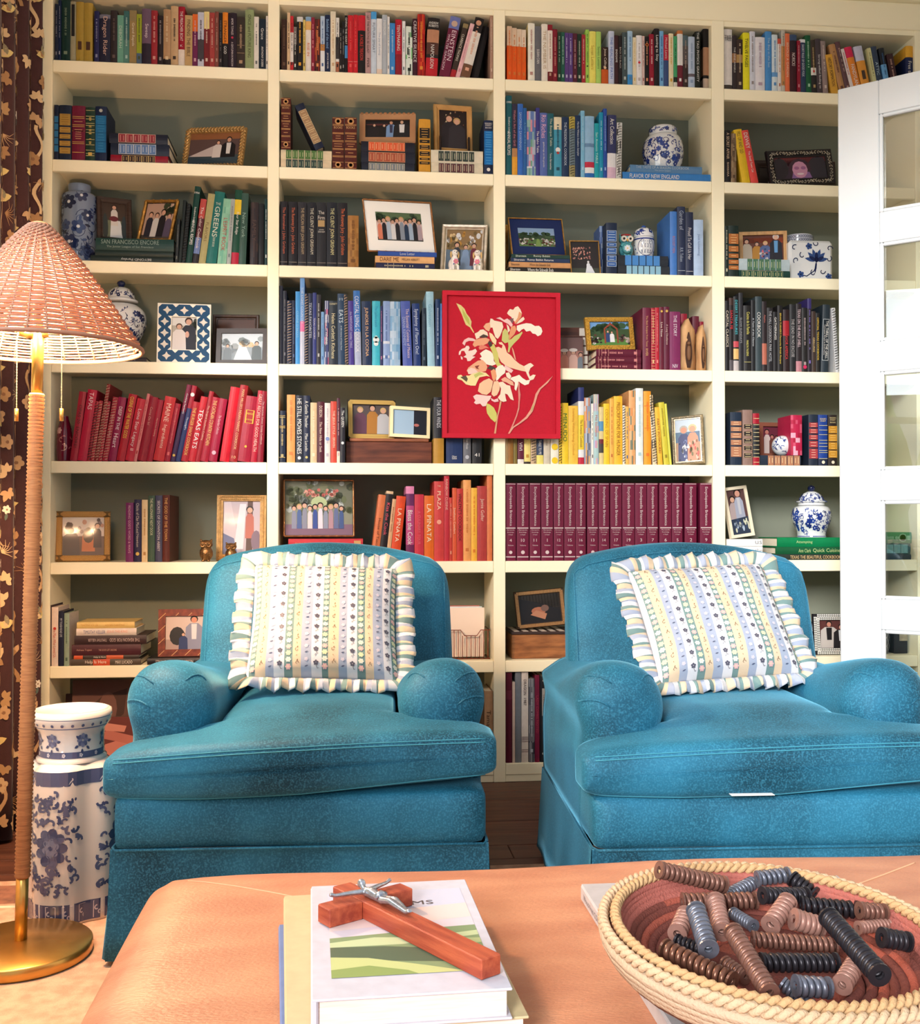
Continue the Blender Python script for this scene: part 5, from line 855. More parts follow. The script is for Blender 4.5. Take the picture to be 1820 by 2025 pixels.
def photo_frame(label, cr, quad, zb, y, bw, m, bg, shapes, style='flat', matw=0.0, matc=(244, 242, 238), lean=.16, name='photo_frame', th=.016, col2=None, yawmax=.10, roll=True, sight=None, group=None, extra=None):
    a, w, h, rot = fplace(cr, *quad, y, lean, yawmax, roll)
    zl = zb + .0005 + (w * math.sin(rot[1]) if rot[1] > 0 else 0) + th * math.sin(lean)
    t = thing(name, label, 'photo frame', (a.x, a.y, zl), rot, group or 'framed photographs on the bookcase')
    mb = MB()
    if style == 'flat': moulding(mb, w, h, [(0, th), (0, 0), (bw, 0), (bw, .006)])
    elif style == 'bevel': moulding(mb, w, h, [(0, th), (0, .004), (.003, 0), (bw * .5, .001), (bw - .004, .006), (bw - .004, .004), (bw, .004), (bw, .009)])
    elif style == 'round': moulding(mb, w, h, [(0, th), (0, .006), (bw * .15, .002), (bw * .5, 0), (bw * .85, .002), (bw, .006), (bw, .01)])
    elif style == 'none': pass
    if mb.f:
        fr = mb.build('frame', m, t)
    else: fr = None
    if extra: extra(t, w, h, bw)
    bk = MB().box(.003, w - .003, .008, th + .002, .003, h - .003).build('backing', mat('frame_backing', (46, 40, 36), .8), t)
    pr = MB(); x0 = bw; ww, hh = w - 2 * bw, h - 2 * bw
    if matw:
        mt = MB(); moulding(mt, ww, hh, [(0, .0075), (0, .006), (matw, .006), (matw, .0072)]); o = mt.build('mat_board', mat('mat_%d_%d_%d' % matc, matc, .8), t); o.location = (bw, 0, bw)
    pic(pr, bw + matw, bw + matw, ww - 2 * matw, hh - 2 * matw, .0074, bg, shapes); pr.build('photograph', M_PHOTO, t)
    return t
def bumps(t, w, h, bw, m, step, fn, name, stuff=True):
    """a run of small ornaments round the frame, joined as one part"""
    mb = MB(); ms = []
    for side in range(4):
        L = w if side % 2 == 0 else h; n = max(3, int((L - bw) / step))
        for k in range(n):
            s = bw * .5 + (L - bw) * (k + .5) / n
            p = ((s, bw / 2), (w - bw / 2, s), (w - s, h - bw / 2), (bw / 2, h - s))[side]
            fn(mb, p[0], p[1], side * PI / 2, k)
    o = mb.build(name, m, t); 
    if stuff: o['kind'] = 'stuff'
    return o
def tubes_frame(t, w, h, r, m, knots=6, name='bamboo_rail'):
    for side, (p, q) in enumerate((((0, 0), (w, 0)), ((w, 0), (w, h)), ((w, h), (0, h)), ((0, h), (0, 0)))):
        mb = MB(); pts = []; rr = []; n = knots if side % 2 == 0 else max(3, int(knots * h / w))
        for k in range(n):
            for f, q2 in ((0, 1.0), (.06, 1.25), (.12, 1.0), (.5, .88), (.94, 1.0)):
                s = (k + f) / n; pts.append((p[0] + (q[0] - p[0]) * s, .004, p[1] + (q[1] - p[1]) * s)); rr.append(r * q2)
        pts.append((q[0], .004, q[1])); rr.append(r); mb.tube(pts, rr, 8); mb.build(name, m, t)
M_GLDF = mat('antique_gold', (190, 140, 70), .35, metal=.7, var=.3, vscale=60)
M_BRNZ = mat('bronze_bamboo', (168, 116, 74), .3, metal=.6, var=.3, vscale=40)
M_DKW = mat('dark_wood', (62, 48, 42), .45, var=.25, vscale=20, stretch=(1, 1, 8), bump=.1)
M_WOOD = mat('pale_wood', (196, 152, 104), .5, var=.2, vscale=14, stretch=(6, 1, 1), bump=.1)
M_SILV = mat('silver_leaf', (196, 186, 170), .28, metal=.8, var=.25, vscale=40)
M_WALNUT = mat('walnut', (112, 62, 44), .4, rgb2=(74, 40, 32), vscale=6, stretch=(1, 1, 9), bump=.05, detail=6)
HB, HD, HL = (60, 40, 30), (30, 24, 24), (206, 170, 110)
zs = ZS
# second shelf
def braid(mb, x, z, a, k):
    for sgn in (1, -1): mb.ell((0, 0, 0), (.0125, .006, .0052), 8, 5, None, Matrix.Translation((x, .002, z)) @ Matrix.Rotation(-a + sgn * .75, 4, 'Y') @ Matrix.Translation((sgn * .002, 0, sgn * .0035)))
photo_frame('braided gold frame with a bride and groom, beside the lying blue and red volumes', 'C1', ((1082, 968), (1545, 932), (1530, 1286), (1062, 1280)), zs[1], .07, .019, mat('braided_gold', (176, 138, 84), .35, metal=.5, var=.2, vscale=50),
 [(0, .3, (70, 80, 84)), (.3, .8, (96, 74, 72)), (.8, 1, (150, 96, 60))], [('p', [(0, .25), (.55, .25), (.62, .62), (.5, .6)], (206, 190, 186)), ('m', .57, .2, .55, (226, 214, 208), HB, .1), ('m', .78, .1, .76, (30, 26, 30), HD, .15, (214, 160, 130), (230, 226, 222)), ('p', [(0, 0), (1, .1), (1, .22), (0, .2)], (60, 76, 86))],
 'round', extra=lambda t, w, h, bw: bumps(t, w, h, bw, mat('braided_gold'), .0125, braid, 'braid'))
_BALL = mat('turned_wood', (176, 122, 82), .4, var=.15, vscale=30)
def beads(t, w, h, bw):
    for z in (-.0, h):
        for k in range(12): MB().ell((w * (k + .5) / 12, .006, z), (w / 26, w / 26, w / 26), 10, 6).build('bead', _BALL, t)
photo_frame('wooden frame edged with beads, four people at a party, on the stack of orange-panelled volumes', 'C2', ((674, 842), (1118, 848), (1116, 1080), (676, 1084)), _z22 + .008, .05, .022, mat('bead_frame_wood', (176, 130, 92), .45, var=.12, vscale=10),
 [(0, 1, (24, 18, 22))], [('o', .3, .75, .3, .05, (90, 40, 40)), ('m', .2, 0, .8, (30, 24, 30), HB, .16), ('m', .42, 0, .78, (26, 22, 26), HD, .13), ('m', .58, 0, .96, (130, 164, 210), HB, .12, (214, 160, 130), (60, 60, 90)), ('m', .82, 0, 1.0, (30, 28, 34), HD, .2, (226, 180, 150), (236, 236, 238))], 'flat', lean=.1, extra=beads)
def easel(t, w, h, bw):
    for x in (.12, .86): MB().bbox(w * x, w * x + .007, -.014, -.002, -.004, .062, .002).build('easel_post', mat('black_wood', (40, 28, 26), .4), t)
photo_frame('tall mitred wooden frame on a small easel with two smiling women in black', 'C2', ((1258, 748), (1570, 786), (1566, 1168), (1264, 1164)), _z23 + .004, .06, .021, mat('mitred_wood', (190, 146, 88), .45, var=.15, vscale=12),
 [(0, 1, (40, 28, 28))], [('n', 16, (0, 1, .6, 1), (.01, .03), [(150, 90, 60), (220, 200, 160)], 3), ('m', .36, .0, .88, (40, 34, 42), HB, .3), ('m', .64, .0, .80, (50, 46, 54), HL, .32)], 'bevel', lean=.1, extra=easel)
# door bay, second shelf
photo_frame('dark brown frame half hidden behind the ornate black frame', 'C4', ((392, 1096), (1112, 1100), (1110, 1446), (400, 1440)), zs[1], .17, .03, M_DKW, [(0, 1, (54, 46, 46))], [('m', .2, 0, .6, (150, 150, 156), HD, .1)], 'bevel', lean=.1, yawmax=.02)
def scroll(mb, x, z, a, k):
    M = Matrix.Translation((x, -.001, z)) @ Matrix.Rotation(-a, 4, 'Y')
    mb.tube([(.006 * (1 - q / 9) * math.cos(q * .75 + k), 0, .008 * (1 - q / 11) * math.sin(q * .75 + k)) for q in range(8)], .0016, 5, None, True, M)
photo_frame('ornate black and silver frame with a portrait of a smiling girl in glasses', 'C4', ((527, 1130), (1066, 1092), (1108, 1442), (546, 1440)), zs[1], .05, .03, mat('black_lacquer', (34, 30, 32), .3),
 [(0, 1, (60, 46, 66)), (.6, 1, (196, 96, 96))], [('o', .1, .5, .16, .5, (46, 40, 50)), ('o', .86, .45, .22, .6, (54, 50, 62)), ('o', .48, .45, .22, .5, (70, 44, 60)), ('p', [(.3, 0), (.7, 0), (.66, .3), (.34, .3)], (150, 110, 170)), ('o', .48, .42, .15, .40, (222, 160, 196)), ('o', .42, .5, .05, .08, (170, 110, 160)), ('o', .55, .5, .05, .08, (170, 110, 160)), ('o', .48, .22, .07, .05, (246, 226, 236))], 'bevel', lean=.12, extra=lambda t, w, h, bw: bumps(t, w, h, bw, M_SILV, .012, scroll, 'scroll_ornament'))
# third shelf
photo_frame('dark brown frame with a bride holding a bouquet, on the green cookbook stack', 'C5', ((388, 164), (688, 206), (682, 562), (406, 538)), _z31, .09, .022, M_DKW, [(0, .5, (110, 120, 96)), (.5, 1, (70, 56, 48))], [('p', [(.3, 0), (.95, 0), (.75, .5), (.35, .5)], (226, 230, 234)), ('m', .5, .35, .6, (226, 220, 216), HB, .16), ('o', .48, .55, .2, .08, (110, 40, 50)), ('o', .1, .3, .12, .4, (50, 60, 60)), ('o', .92, .3, .12, .36, (46, 60, 66))], 'bevel', lean=.18)
photo_frame('gilt bamboo frame with a small wedding group, on the green cookbook stack', 'C5', ((772, 268), (1020, 268), (968, 578), (718, 572)), _z31, .07, .008, M_GLDF, [(0, .1, (90, 80, 70)), (.1, 1, (206, 170, 150))], [('n', 12, (.6, 1, .7, 1), (.05, .1), [(60, 70, 50)], 2), ('m', .2, .05, .7, (46, 46, 60), HB, .13), ('m', .42, .05, .68, (230, 226, 222), HB, .13), ('m', .63, .05, .78, (34, 30, 38), HD, .13), ('m', .86, .05, .66, (96, 84, 110), HB, .12)], 'none', lean=.16, extra=lambda t, w, h, bw: tubes_frame(t, w, h, .0065, M_GLDF, 4))
photo_frame('bronze bamboo frame with white mat and a large wedding party', 'C6', ((722, 152), (1250, 197), (1280, 600), (746, 576)), _z32, .06, .004, M_BRNZ, [(0, .12, (70, 70, 66)), (.12, .75, (236, 206, 200)), (.75, 1, (96, 120, 86))], [('n', 14, (0, 1, .7, 1), (.05, .1), [(80, 104, 70), (60, 84, 60)], 4)] + [('m', .07 + .096 * k, .04, .7 + .05 * (k % 3), c, hc, .05) for k, (c, hc) in enumerate([((236, 140, 110), HB), ((40, 36, 44), HD), ((190, 206, 226), HL), ((236, 236, 238), HB), ((40, 40, 48), HD), ((150, 160, 176), HL), ((40, 60, 90), HD), ((176, 196, 220), HB), ((40, 38, 46), HD), ((190, 170, 180), HB)])], 'none', matw=.041, lean=.12, extra=lambda t, w, h, bw: tubes_frame(t, w, h, .0035, M_BRNZ, 8))
photo_frame('wide silver frame with an autumn family photo behind two spaniel figurines', 'C6', ((1312, 322), (1690, 292), (1666, 720), (1302, 720)), zs[2], .10, .021, M_SILV, [(0, .5, (110, 130, 150)), (.5, 1, (150, 120, 80))], [('n', 30, (0, 1, .55, 1), (.03, .07), [(190, 140, 60), (226, 200, 150), (120, 100, 60), (230, 232, 236)], 6), ('p', [(.35, 0), (.75, 0), (.62, .45), (.48, .45)], (150, 180, 220)), ('m', .3, .1, .58, (44, 54, 70), HD, .12), ('m', .55, .1, .52, (150, 176, 214), HB, .1), ('m', .78, .1, .56, (120, 40, 60), HB, .1)], 'bevel', lean=.14, yawmax=.04)
photo_frame('navy matted frame with a garden ceremony, on the black and tan paperbacks', 'C7', ((74, 216), (520, 242), (541, 547), (97, 545)), _z33, .06, .003, M_GLDF, [(0, .4, (90, 120, 70)), (.4, .62, (56, 76, 56)), (.62, 1, (140, 170, 206))], [('n', 26, (0, 1, .45, .72), (.04, .09), [(50, 74, 52), (70, 96, 66)], 8), ('n', 40, (0, .42, .05, .42), (.02, .04), [(230, 226, 222), (120, 70, 60), (60, 50, 50)], 9), ('n', 40, (.62, 1, .05, .42), (.02, .04), [(230, 226, 222), (120, 70, 60), (60, 50, 50)], 10), ('p', [(.44, 0), (.62, 0), (.55, .42), (.5, .42)], (130, 160, 90))], 'flat', matw=.034, matc=(26, 40, 86), lean=.12, th=.01)
photo_frame('small gold frame with a night picture of a bride under falling petals', 'C7', ((571, 413), (810, 413), (822, 700), (579, 697)), zs[2], .035, .003, M_GLDF, [(0, .18, (70, 76, 66)), (.18, 1, (46, 42, 44))], [('n', 60, (.1, .7, .45, .82), (.012, .03), [(226, 170, 150), (206, 140, 130), (150, 100, 96)], 11), ('p', [(.5, 0), (.85, 0), (.72, .25), (.56, .25)], (226, 232, 242)), ('m', .62, .1, .3, (230, 234, 242), (230, 226, 226), .07, (230, 230, 236))], 'flat', lean=.08, th=.008)
photo_frame('pale wood frame with four people in party clothes, on the pale lying volume', 'C8', ((274, 276), (683, 249), (685, 560), (274, 556)), _z35, .09, .014, M_WOOD, [(0, 1, (110, 62, 52)), (.7, .9, (190, 90, 60))], [('m', .1, 0, .86, (206, 190, 170), HD, .14), ('m', .35, 0, .74, (206, 146, 62), HD, .12), ('m', .56, 0, .76, (90, 110, 160), (226, 190, 130), .15), ('n', 26, (.44, .74, .0, .45), (.02, .04), [(226, 110, 120), (236, 226, 226), (40, 70, 120)], 12), ('m', .82, 0, 1.02, (40, 40, 52), (220, 220, 220), .16, (236, 186, 160), (110, 170, 226))], 'flat', lean=.1)
# fourth shelf
def starf(t, w, h, bw):
    mb = MB(); b = bw
    def cell(x0, z0, x1, z1):
        c = .25 * min(x1 - x0, z1 - z0)
        mb.poly([(x0 + c, -.0004, z0), (x1 - c, -.0004, z0), (x1, -.0004, z0 + c), (x1, -.0004, z1 - c), (x1 - c, -.0004, z1), (x0 + c, -.0004, z1), (x0, -.0004, z1 - c), (x0, -.0004, z0 + c)], (28, 78, 118))
        xc, zc, r = (x0 + x1) / 2, (z0 + z1) / 2, .36 * min(x1 - x0, z1 - z0)
        mb.poly([(xc + (r if k % 2 == 0 else r * .5) * math.cos(k * PI / 4), -.0009, zc + (r if k % 2 == 0 else r * .5) * math.sin(k * PI / 4)) for k in range(8)], (240, 232, 218))
    e = .004; a0, a1 = e, b - e * .6
    for k in range(3): 
        xs0, xs1 = e + (w - 2 * e) * k / 3, e + (w - 2 * e) * (k + 1) / 3
        cell(xs0, a0, xs1, a1); cell(xs0, h - a1, xs1, h - a0)
    n = 3; zz0, zz1 = a1, h - a1
    for k in range(n): cell(a0, zz0 + (zz1 - zz0) * k / n, a1, zz0 + (zz1 - zz0) * (k + 1) / n); cell(w - a1, zz0 + (zz1 - zz0) * k / n, w - a0, zz0 + (zz1 - zz0) * (k + 1) / n)
    mb.build('star_pattern', M_PRINT, t)
photo_frame('cream frame with blue star lattice and a laughing bride and groom', 'C5', ((853, 1042), (1272, 1067), (1290, 1524), (869, 1524)), zs[3], .035, .051, mat('cream_lacquer', (238, 230, 214), .4), [(0, .75, (190, 180, 166)), (.75, 1, (236, 232, 226))], [('n', 8, (.75, 1, .3, .9), (.08, .14), [(70, 76, 66)], 5), ('m', .68, 0, .98, (44, 46, 58), HB, .3), ('m', .3, 0, .8, (236, 226, 222), (90, 60, 46), .28), ('o', .62, .48, .08, .1, (226, 176, 156))], 'flat', lean=.14, extra=starf, roll=False)
photo_frame('dark carved frame with an old group picture, behind the small dark frame', 'C5', ((1290, 1090), (1670, 1094), (1666, 1530), (1300, 1528)), zs[3], .19, .018, mat('dark_carved', (66, 46, 38), .4, var=.3, vscale=60, bump=.3), [(0, 1, (90, 58, 48))], [('m', .1 + .16 * k, .3, .5, (44, 32, 34), HD, .09, (190, 130, 106)) for k in range(6)], 'bevel', lean=.08, yawmax=.02)
photo_frame('small dark frame with a pale washed-out wedding photo', 'C5', ((1328, 1244), (1736, 1240), (1732, 1530), (1330, 1528)), zs[3], .05, .018, mat('dark_slate_frame', (58, 48, 46), .4, var=.15, vscale=30), [(0, 1, (206, 216, 224)), (.0, .5, (190, 204, 214))], [('n', 14, (0, 1, .45, 1), (.04, .12), [(150, 160, 164), (120, 130, 130), (220, 190, 150)], 7), ('m', .15, 0, .6, (110, 120, 128), HD, .1), ('m', .85, 0, .7, (90, 100, 104), HD, .12), ('p', [(.3, 0), (.75, 0), (.6, .5), (.42, .5)], (226, 234, 240))], 'flat', lean=.14)
def tiles(t, w, h, bw):
    for k in range(5):
        for x in (w * .02, w * .78): MB().bbox(x, x + w * .2, -.004, 0, h * (k * .2 + .012), h * (k * .2 + .185), .002).build('white_tile', mat('white_tile', (236, 226, 214), .3), t)
photo_frame('brown board with white tiles behind the red flower painting', 'C7', ((380, 1095), (722, 1095), (722, 1486), (380, 1486)), zs[3], .16, .06, M_WALNUT, [(0, 1, (110, 56, 44))], [], 'flat', lean=.06, extra=tiles, roll=False)
photo_frame('brown-toned photo of women in cowboy hats, leaning on the tiled board', 'C7', ((400, 1146), (655, 1146), (680, 1456), (400, 1456)), zs[3], .12, .002, mat('thin_brown', (120, 84, 74), .5), [(0, .6, (190, 130, 116)), (.6, 1, (130, 96, 92))], [('m', .45, 0, .62, (226, 150, 130), HB, .12), ('o', .45, .62, .12, .05, (240, 232, 226)), ('m', .72, 0, .64, (236, 190, 176), HB, .14), ('o', .72, .63, .13, .05, (240, 232, 226)), ('m', .94, 0, .56, (130, 140, 150), HD, .1)], 'flat', lean=.1, th=.006, roll=False)
def grains(mb, x, z, a, k):
    r = random.Random(k * 7 + int(x * 999)); 
    for _ in range(3): mb.ell((x + r.uniform(-.007, .007), -.0005, z + r.uniform(-.008, .008)), (.0028, .0018, .0028), 5, 3)
photo_frame('glittery gold frame with a couple under an arbour, on three maroon volumes', 'C7', ((702, 1040), (1090, 1037), (1104, 1314), (713, 1315)), _z43, .06, .017, mat('gold_glitter', (196, 150, 62), .4, metal=.5, var=.4, vscale=300, bump=.4, bscale=300), [(0, .28, (90, 140, 66)), (.28, .7, (60, 84, 52)), (.7, 1, (120, 170, 226))], [('n', 18, (0, 1, .5, .95), (.06, .12), [(48, 76, 48), (60, 90, 60)], 13), ('p', [(.36, .1), (.4, .1), (.4, .7), (.54, .88), (.68, .7), (.68, .1), (.72, .1), (.72, .72), (.54, .98), (.36, .72)], (150, 70, 50)), ('m', .46, .15, .5, (50, 70, 120), HD, .06), ('m', .56, .15, .46, (240, 240, 244), HB, .06), ('n', 20, (.0, .34, .1, .45), (.03, .05), [(230, 226, 220), (46, 40, 40), (90, 60, 50)], 14), ('n', 16, (.74, 1, .1, .45), (.03, .06), [(40, 34, 36), (90, 60, 50), (200, 180, 170)], 15)], 'flat', lean=.12, extra=lambda t, w, h, bw: bumps(t, w, h, bw, mat('gold_glitter'), .007, grains, 'glitter'))
# fifth shelf: wooden ledge with two frames
wx0, wx1 = xat('D2', 570, zs[4], .06), xat('D2', 1244, zs[4], .06); wz = zat('D2', 600, 524, .06)
wb = thing('wooden_stand', 'walnut box stand with a ledge holding two small frames', 'stand', (wx0, .06, zs[4] + .0003))
MB().bbox(0, wx1 - wx0, 0, .12, 0, wz - zs[4] - .001, .002).build('box', M_WALNUT, wb)
wl = zat('D2', 600, 500, .05) - zs[4]
MB().bbox(.013, wx1 - wx0 - .012, -.006, .10, wz - zs[4] - .0008, wl, .002).build('ledge', mat('oiled_walnut', (162, 98, 68), .4, rgb2=(120, 70, 48), vscale=5, stretch=(2, 1, 14)), wb)
def weave(mb, x, z, a, k):
    for sgn in (1, -1): mb.box(-.006, .006, -.002, .001, -.0016, .0016, None, Matrix.Translation((x, 0, z)) @ Matrix.Rotation(-a + sgn * .8, 4, 'Y') @ Matrix.Translation((0, 0, sgn * .005)))
photo_frame('woven gold and black frame with three smiling young women, on the walnut stand', 'D2', ((574, 186), (970, 196), (966, 500), (588, 498)), zs[4] + wl, .10, .019, mat('black_weave', (52, 44, 34), .6), [(0, 1, (96, 84, 84))], [('m', .2, 0, .92, (110, 70, 90), HL, .17), ('m', .52, 0, 1.0, (190, 130, 60), HD, .16), ('m', .8, 0, .9, (206, 206, 210), (226, 190, 120), .17)], 'flat', lean=.1, extra=lambda t, w, h, bw: bumps(t, w, h, bw, mat('gold_straw', (206, 170, 96), .45, metal=.3), .0042, weave, 'straw_weave'), yawmax=.03)
photo_frame('cream box frame with a blue and black photo, in front of the woven frame', 'D2', ((912, 250), (1246, 256), (1228, 496), (914, 496)), zs[4] + wl, .06, .012, mat('cream_box_frame', (246, 226, 180), .4), [(0, 1, (176, 206, 232))], [('p', [(.62, 0), (1, 0), (1, 1), (.62, 1)], (34, 34, 46)), ('o', .7, .4, .08, .06, (206, 120, 110))], 'flat', lean=.08, th=.025, yawmax=.03)
def rope(mb, x, z, a, k): mb.ell((0, 0, 0), (.004, .003, .0022), 6, 4, None, Matrix.Translation((x, -.001, z)) @ Matrix.Rotation(-a + .6, 4, 'Y'))
photo_frame('silver-gilt frame with two women in flowered dresses by the sea', 'D3', ((1392, 320), (1676, 297), (1700, 718), (1420, 716)), zs[4], .07, .014, mat('aged_silver', (168, 150, 120), .3, metal=.7, var=.3, vscale=50), [(0, .45, (190, 150, 120)), (.45, .7, (90, 120, 150)), (.7, 1, (206, 220, 236))], [('m', .34, 0, .84, (62, 70, 120), (190, 180, 170), .26, (226, 150, 120)), ('m', .7, 0, .86, (222, 150, 120), (230, 200, 150), .24, (236, 160, 130)), ('n', 24, (.14, .52, .0, .5), (.02, .05), [(120, 130, 180), (230, 230, 236), (40, 46, 80)], 16), ('n', 24, (.54, .92, 0, .5), (.02, .05), [(240, 190, 170), (210, 90, 80), (120, 110, 70)], 17)], 'bevel', lean=.14, extra=lambda t, w, h, bw: bumps(t, w, h, bw, M_SILV, .006, rope, 'rope_edge'))
photo_frame('brown frame with a faded family group, behind the porcelain ball', 'D4', ((450, 366), (708, 378), (708, 684), (452, 684)), _z54, .16, .016, mat('red_brown_wood', (124, 74, 58), .4, var=.1), [(0, 1, (110, 46, 62))], [('m', .2, 0, .9, (214, 196, 190), HD, .15, (190, 120, 110)), ('m', .42, 0, .7, (110, 66, 56), HD, .14, (190, 120, 110)), ('m', .62, 0, .66, (120, 80, 76), HD, .13, (190, 120, 110)), ('m', .8, 0, .8, (70, 40, 50), HD, .16, (190, 120, 110))], 'flat', lean=.06, yawmax=.02, roll=False)
# sixth shelf
def raffia(t, w, h, bw):
    for (x0, x1, z0, z1) in ((0, bw * 1.1, 0, bw * 1.1), (w - bw * 1.1, w, 0, bw * 1.1), (0, bw * 1.1, h - bw * 1.1, h), (w - bw * 1.1, w, h - bw * 1.1, h)):
        mb = MB()
        for k in range(7): mb.tube([(x0 + (x1 - x0) * k / 6, -.003, z0 + .002), (x0 + (x1 - x0) * (6 - k) / 6 * .3 + x0 * .0 + (x1 - x0) * .35, -.004, (z0 + z1) / 2), (x0 + (x1 - x0) * k / 6, -.003, z1 - .002)], .0016, 5)
        o = mb.build('corner_wrap', mat('raffia_dark', (110, 84, 50), .6), t); o['kind'] = 'stuff'
photo_frame('raffia-wrapped frame with wedding guests, standing next to the lamp', 'D1', ((27, 1120), (466, 1113), (508, 1482), (28, 1508)), zs[5], .08, .022, mat('raffia', (206, 160, 96), .6, rgb2=(150, 110, 62), vscale=40, stretch=(14, 1, 14), bump=.4, bscale=200), [(0, .5, (90, 70, 66)), (.5, 1, (206, 196, 190))], [('n', 14, (0, 1, .5, .95), (.04, .07), [(60, 44, 40), (190, 140, 120), (110, 100, 110)], 18), ('m', .2, 0, .72, (60, 58, 64), HD, .22, (176, 120, 96)), ('m', .62, .1, .62, (196, 110, 66), HD, .16, (176, 120, 96)), ('o', .62, .52, .13, .2, (36, 26, 24)), ('m', .84, .2, .64, (44, 40, 46), HB, .1)], 'round', lean=.14, extra=raffia, roll=False)
def knots(mb, x, z, a, k):
    mb.ell((0, 0, 0), (.006, .004, .0032), 7, 4, None, Matrix.Translation((x, -.001, z + .005)) @ Matrix.Rotation(-a + .5, 4, 'Y')); mb.ell((0, 0, 0), (.006, .004, .0032), 7, 4, None, Matrix.Translation((x, -.001, z - .005)) @ Matrix.Rotation(-a - .5, 4, 'Y'))
photo_frame('knotted straw frame with a bright glare painted over a standing woman, behind the owls', 'D1', ((1366, 988), (1722, 986), (1722, 1490), (1334, 1490)), zs[5], .13, .023, mat('straw', (200, 156, 98), .6, var=.2, vscale=80, bump=.3), [(0, 1, (206, 190, 200))], [('p', [(0, 0), (.5, 0), (.2, 1), (0, 1)], (220, 206, 214)), ('p', [(.0, .0), (.4, .0), (.3, .3), (0, .4)], (110, 120, 160)), ('p', [(.62, 0), (.8, 0), (.8, 1), (.66, 1)], (90, 66, 62)), ('m', .72, .3, .6, (196, 110, 96), HD, .12), ('o', .9, .25, .14, .2, (130, 110, 130)), ('p', [(.3, .1), (.55, .1), (.62, .95), (.45, .95)], (236, 236, 244))], 'flat', lean=.12, yawmax=.03, extra=lambda t, w, h, bw: bumps(t, w, h, bw, mat('straw'), .0075, knots, 'straw_knots'), roll=False)  # glare is drawn into the print as pale slanting shapes
_zst = ZS[5] + .075 + .004
photo_frame('wide bronze bamboo frame with a wedding party under a flower arch', 'D2', ((86, 830), (622, 836), (634, 1264), (88, 1274)), zat('D2', 120, 1272, .012), .06, .004, M_BRNZ, [(0, .2, (140, 110, 130)), (.2, .5, (150, 150, 130)), (.5, 1, (120, 120, 100))], [('n', 70, (0, 1, .4, 1), (.03, .07), [(96, 100, 70), (130, 130, 100), (70, 74, 56), (190, 196, 190), (110, 116, 84)], 19), ('n', 34, (.28, .78, .72, .84), (.012, .03), [(206, 110, 100), (226, 160, 140)], 20), ('o', .5, .6, .12, .12, (190, 200, 150))] + [('m', .13 + .078 * k, .12, .42 + .03 * (k % 3), c, hc, .036) for k, (c, hc) in enumerate([((150, 150, 170), HB), ((90, 110, 160), HL), ((150, 150, 166), HD), ((230, 220, 220), HB), ((70, 90, 160), HD), ((236, 226, 236), HB), ((150, 156, 176), HD), ((190, 150, 160), HL), ((110, 120, 160), HD), ((80, 100, 150), HB)])], 'none', lean=.12, extra=lambda t, w, h, bw: tubes_frame(t, w, h, .0035, M_BRNZ, 8), yawmax=.03)
_zw = zat('D4', 200, 1414, .06)
photo_frame('narrow cream frame tilted on white boxes with a smiling young couple', 'D4', ((160, 960), (325, 960), (408, 1396), (207, 1414)), _zw, .07, .012, mat('cream_frame', (236, 222, 196), .4), [(0, 1, (96, 66, 66))], [('m', .3, .2, .66, (190, 170, 170), HD, .24), ('m', .62, .2, .8, (176, 180, 200), HD, .26, (220, 160, 140), (206, 206, 214)), ('p', [(0, 0), (1, 0), (1, .38), (0, .34)], (50, 62, 84)), ('n', 26, (.2, 1, .05, .3), (.03, .06), [(190, 206, 226), (60, 76, 110), (226, 226, 200)], 21)], 'flat', lean=.12, yawmax=.05)
# seventh shelf
def chev(t, w, h, bw):
    for k in range(7):
        s = -h * .8 + (w + h * .8) * k / 7; pts = []
        a0, a1 = max(s, 0), min(s + h * .95, w)
        run = []
        for q in range(41):
            x = a0 + (a1 - a0) * q / 40; z = (x - s) / .95 * .9 + .003; ok = a1 > a0 and .002 < z < h - .002 and not (bw < x < w - bw and bw < z < h - bw)
            if ok: run.append((x, -.0004, z))
            if (not ok or q == 40) and len(run) > 2: MB().tube(run, .0011, 5).build('inlay_strip', mat('pale_inlay', (236, 186, 130), .4), t)
            if not ok: run = []
photo_frame('striped wood frame with a laughing man in a pale suit, on the black book', 'D5', ((934, 366), (1330, 370), (1316, 712), (918, 712)), _z7b, .05, .026, mat('redwood', (132, 62, 44), .4, rgb2=(96, 44, 34), vscale=8, stretch=(6, 1, 6)), [(0, .3, (190, 160, 150)), (.3, 1, (226, 200, 186))], [('o', .3, .4, .2, .28, (46, 44, 44)), ('m', .74, 0, 1.0, (150, 150, 170), HD, .24, (226, 150, 120), (236, 230, 230)), ('m', .46, 0, .5, (50, 66, 110), HD, .12)], 'flat', lean=.1, extra=chev, roll=False, yawmax=.02)
fz = zat('D6', 740, 670, .06)
bxx0, bxx1 = xat('D6', 690, zs[6], .04), xat('D6', 1250, zs[6], .04)
bx = thing('wooden_box', 'rustic wooden box with dark inlaid lid behind the chair', 'box', (bxx0, .05, zs[6] + .0003))
MB().bbox(0, bxx1 - bxx0, 0, .2, 0, fz - zs[6] - .012, .003).build('body', mat('rustic_wood', (166, 108, 66), .5, rgb2=(120, 76, 46), vscale=5, stretch=(2, 2, 12), bump=.2), bx)
bl = MB().bbox(-.002, bxx1 - bxx0 + .002, -.002, .2, fz - zs[6] - .0118, fz - zs[6], .003).build('lid', mat('dark_lid', (60, 46, 44), .5), bx)
for k in range(6): MB().box(.01 + .035 * k, .03 + .035 * k, .004, .19, fz - zs[6], fz - zs[6] + .0008).build('inlay', mat('pale_stripe', (206, 190, 176), .5), bl)
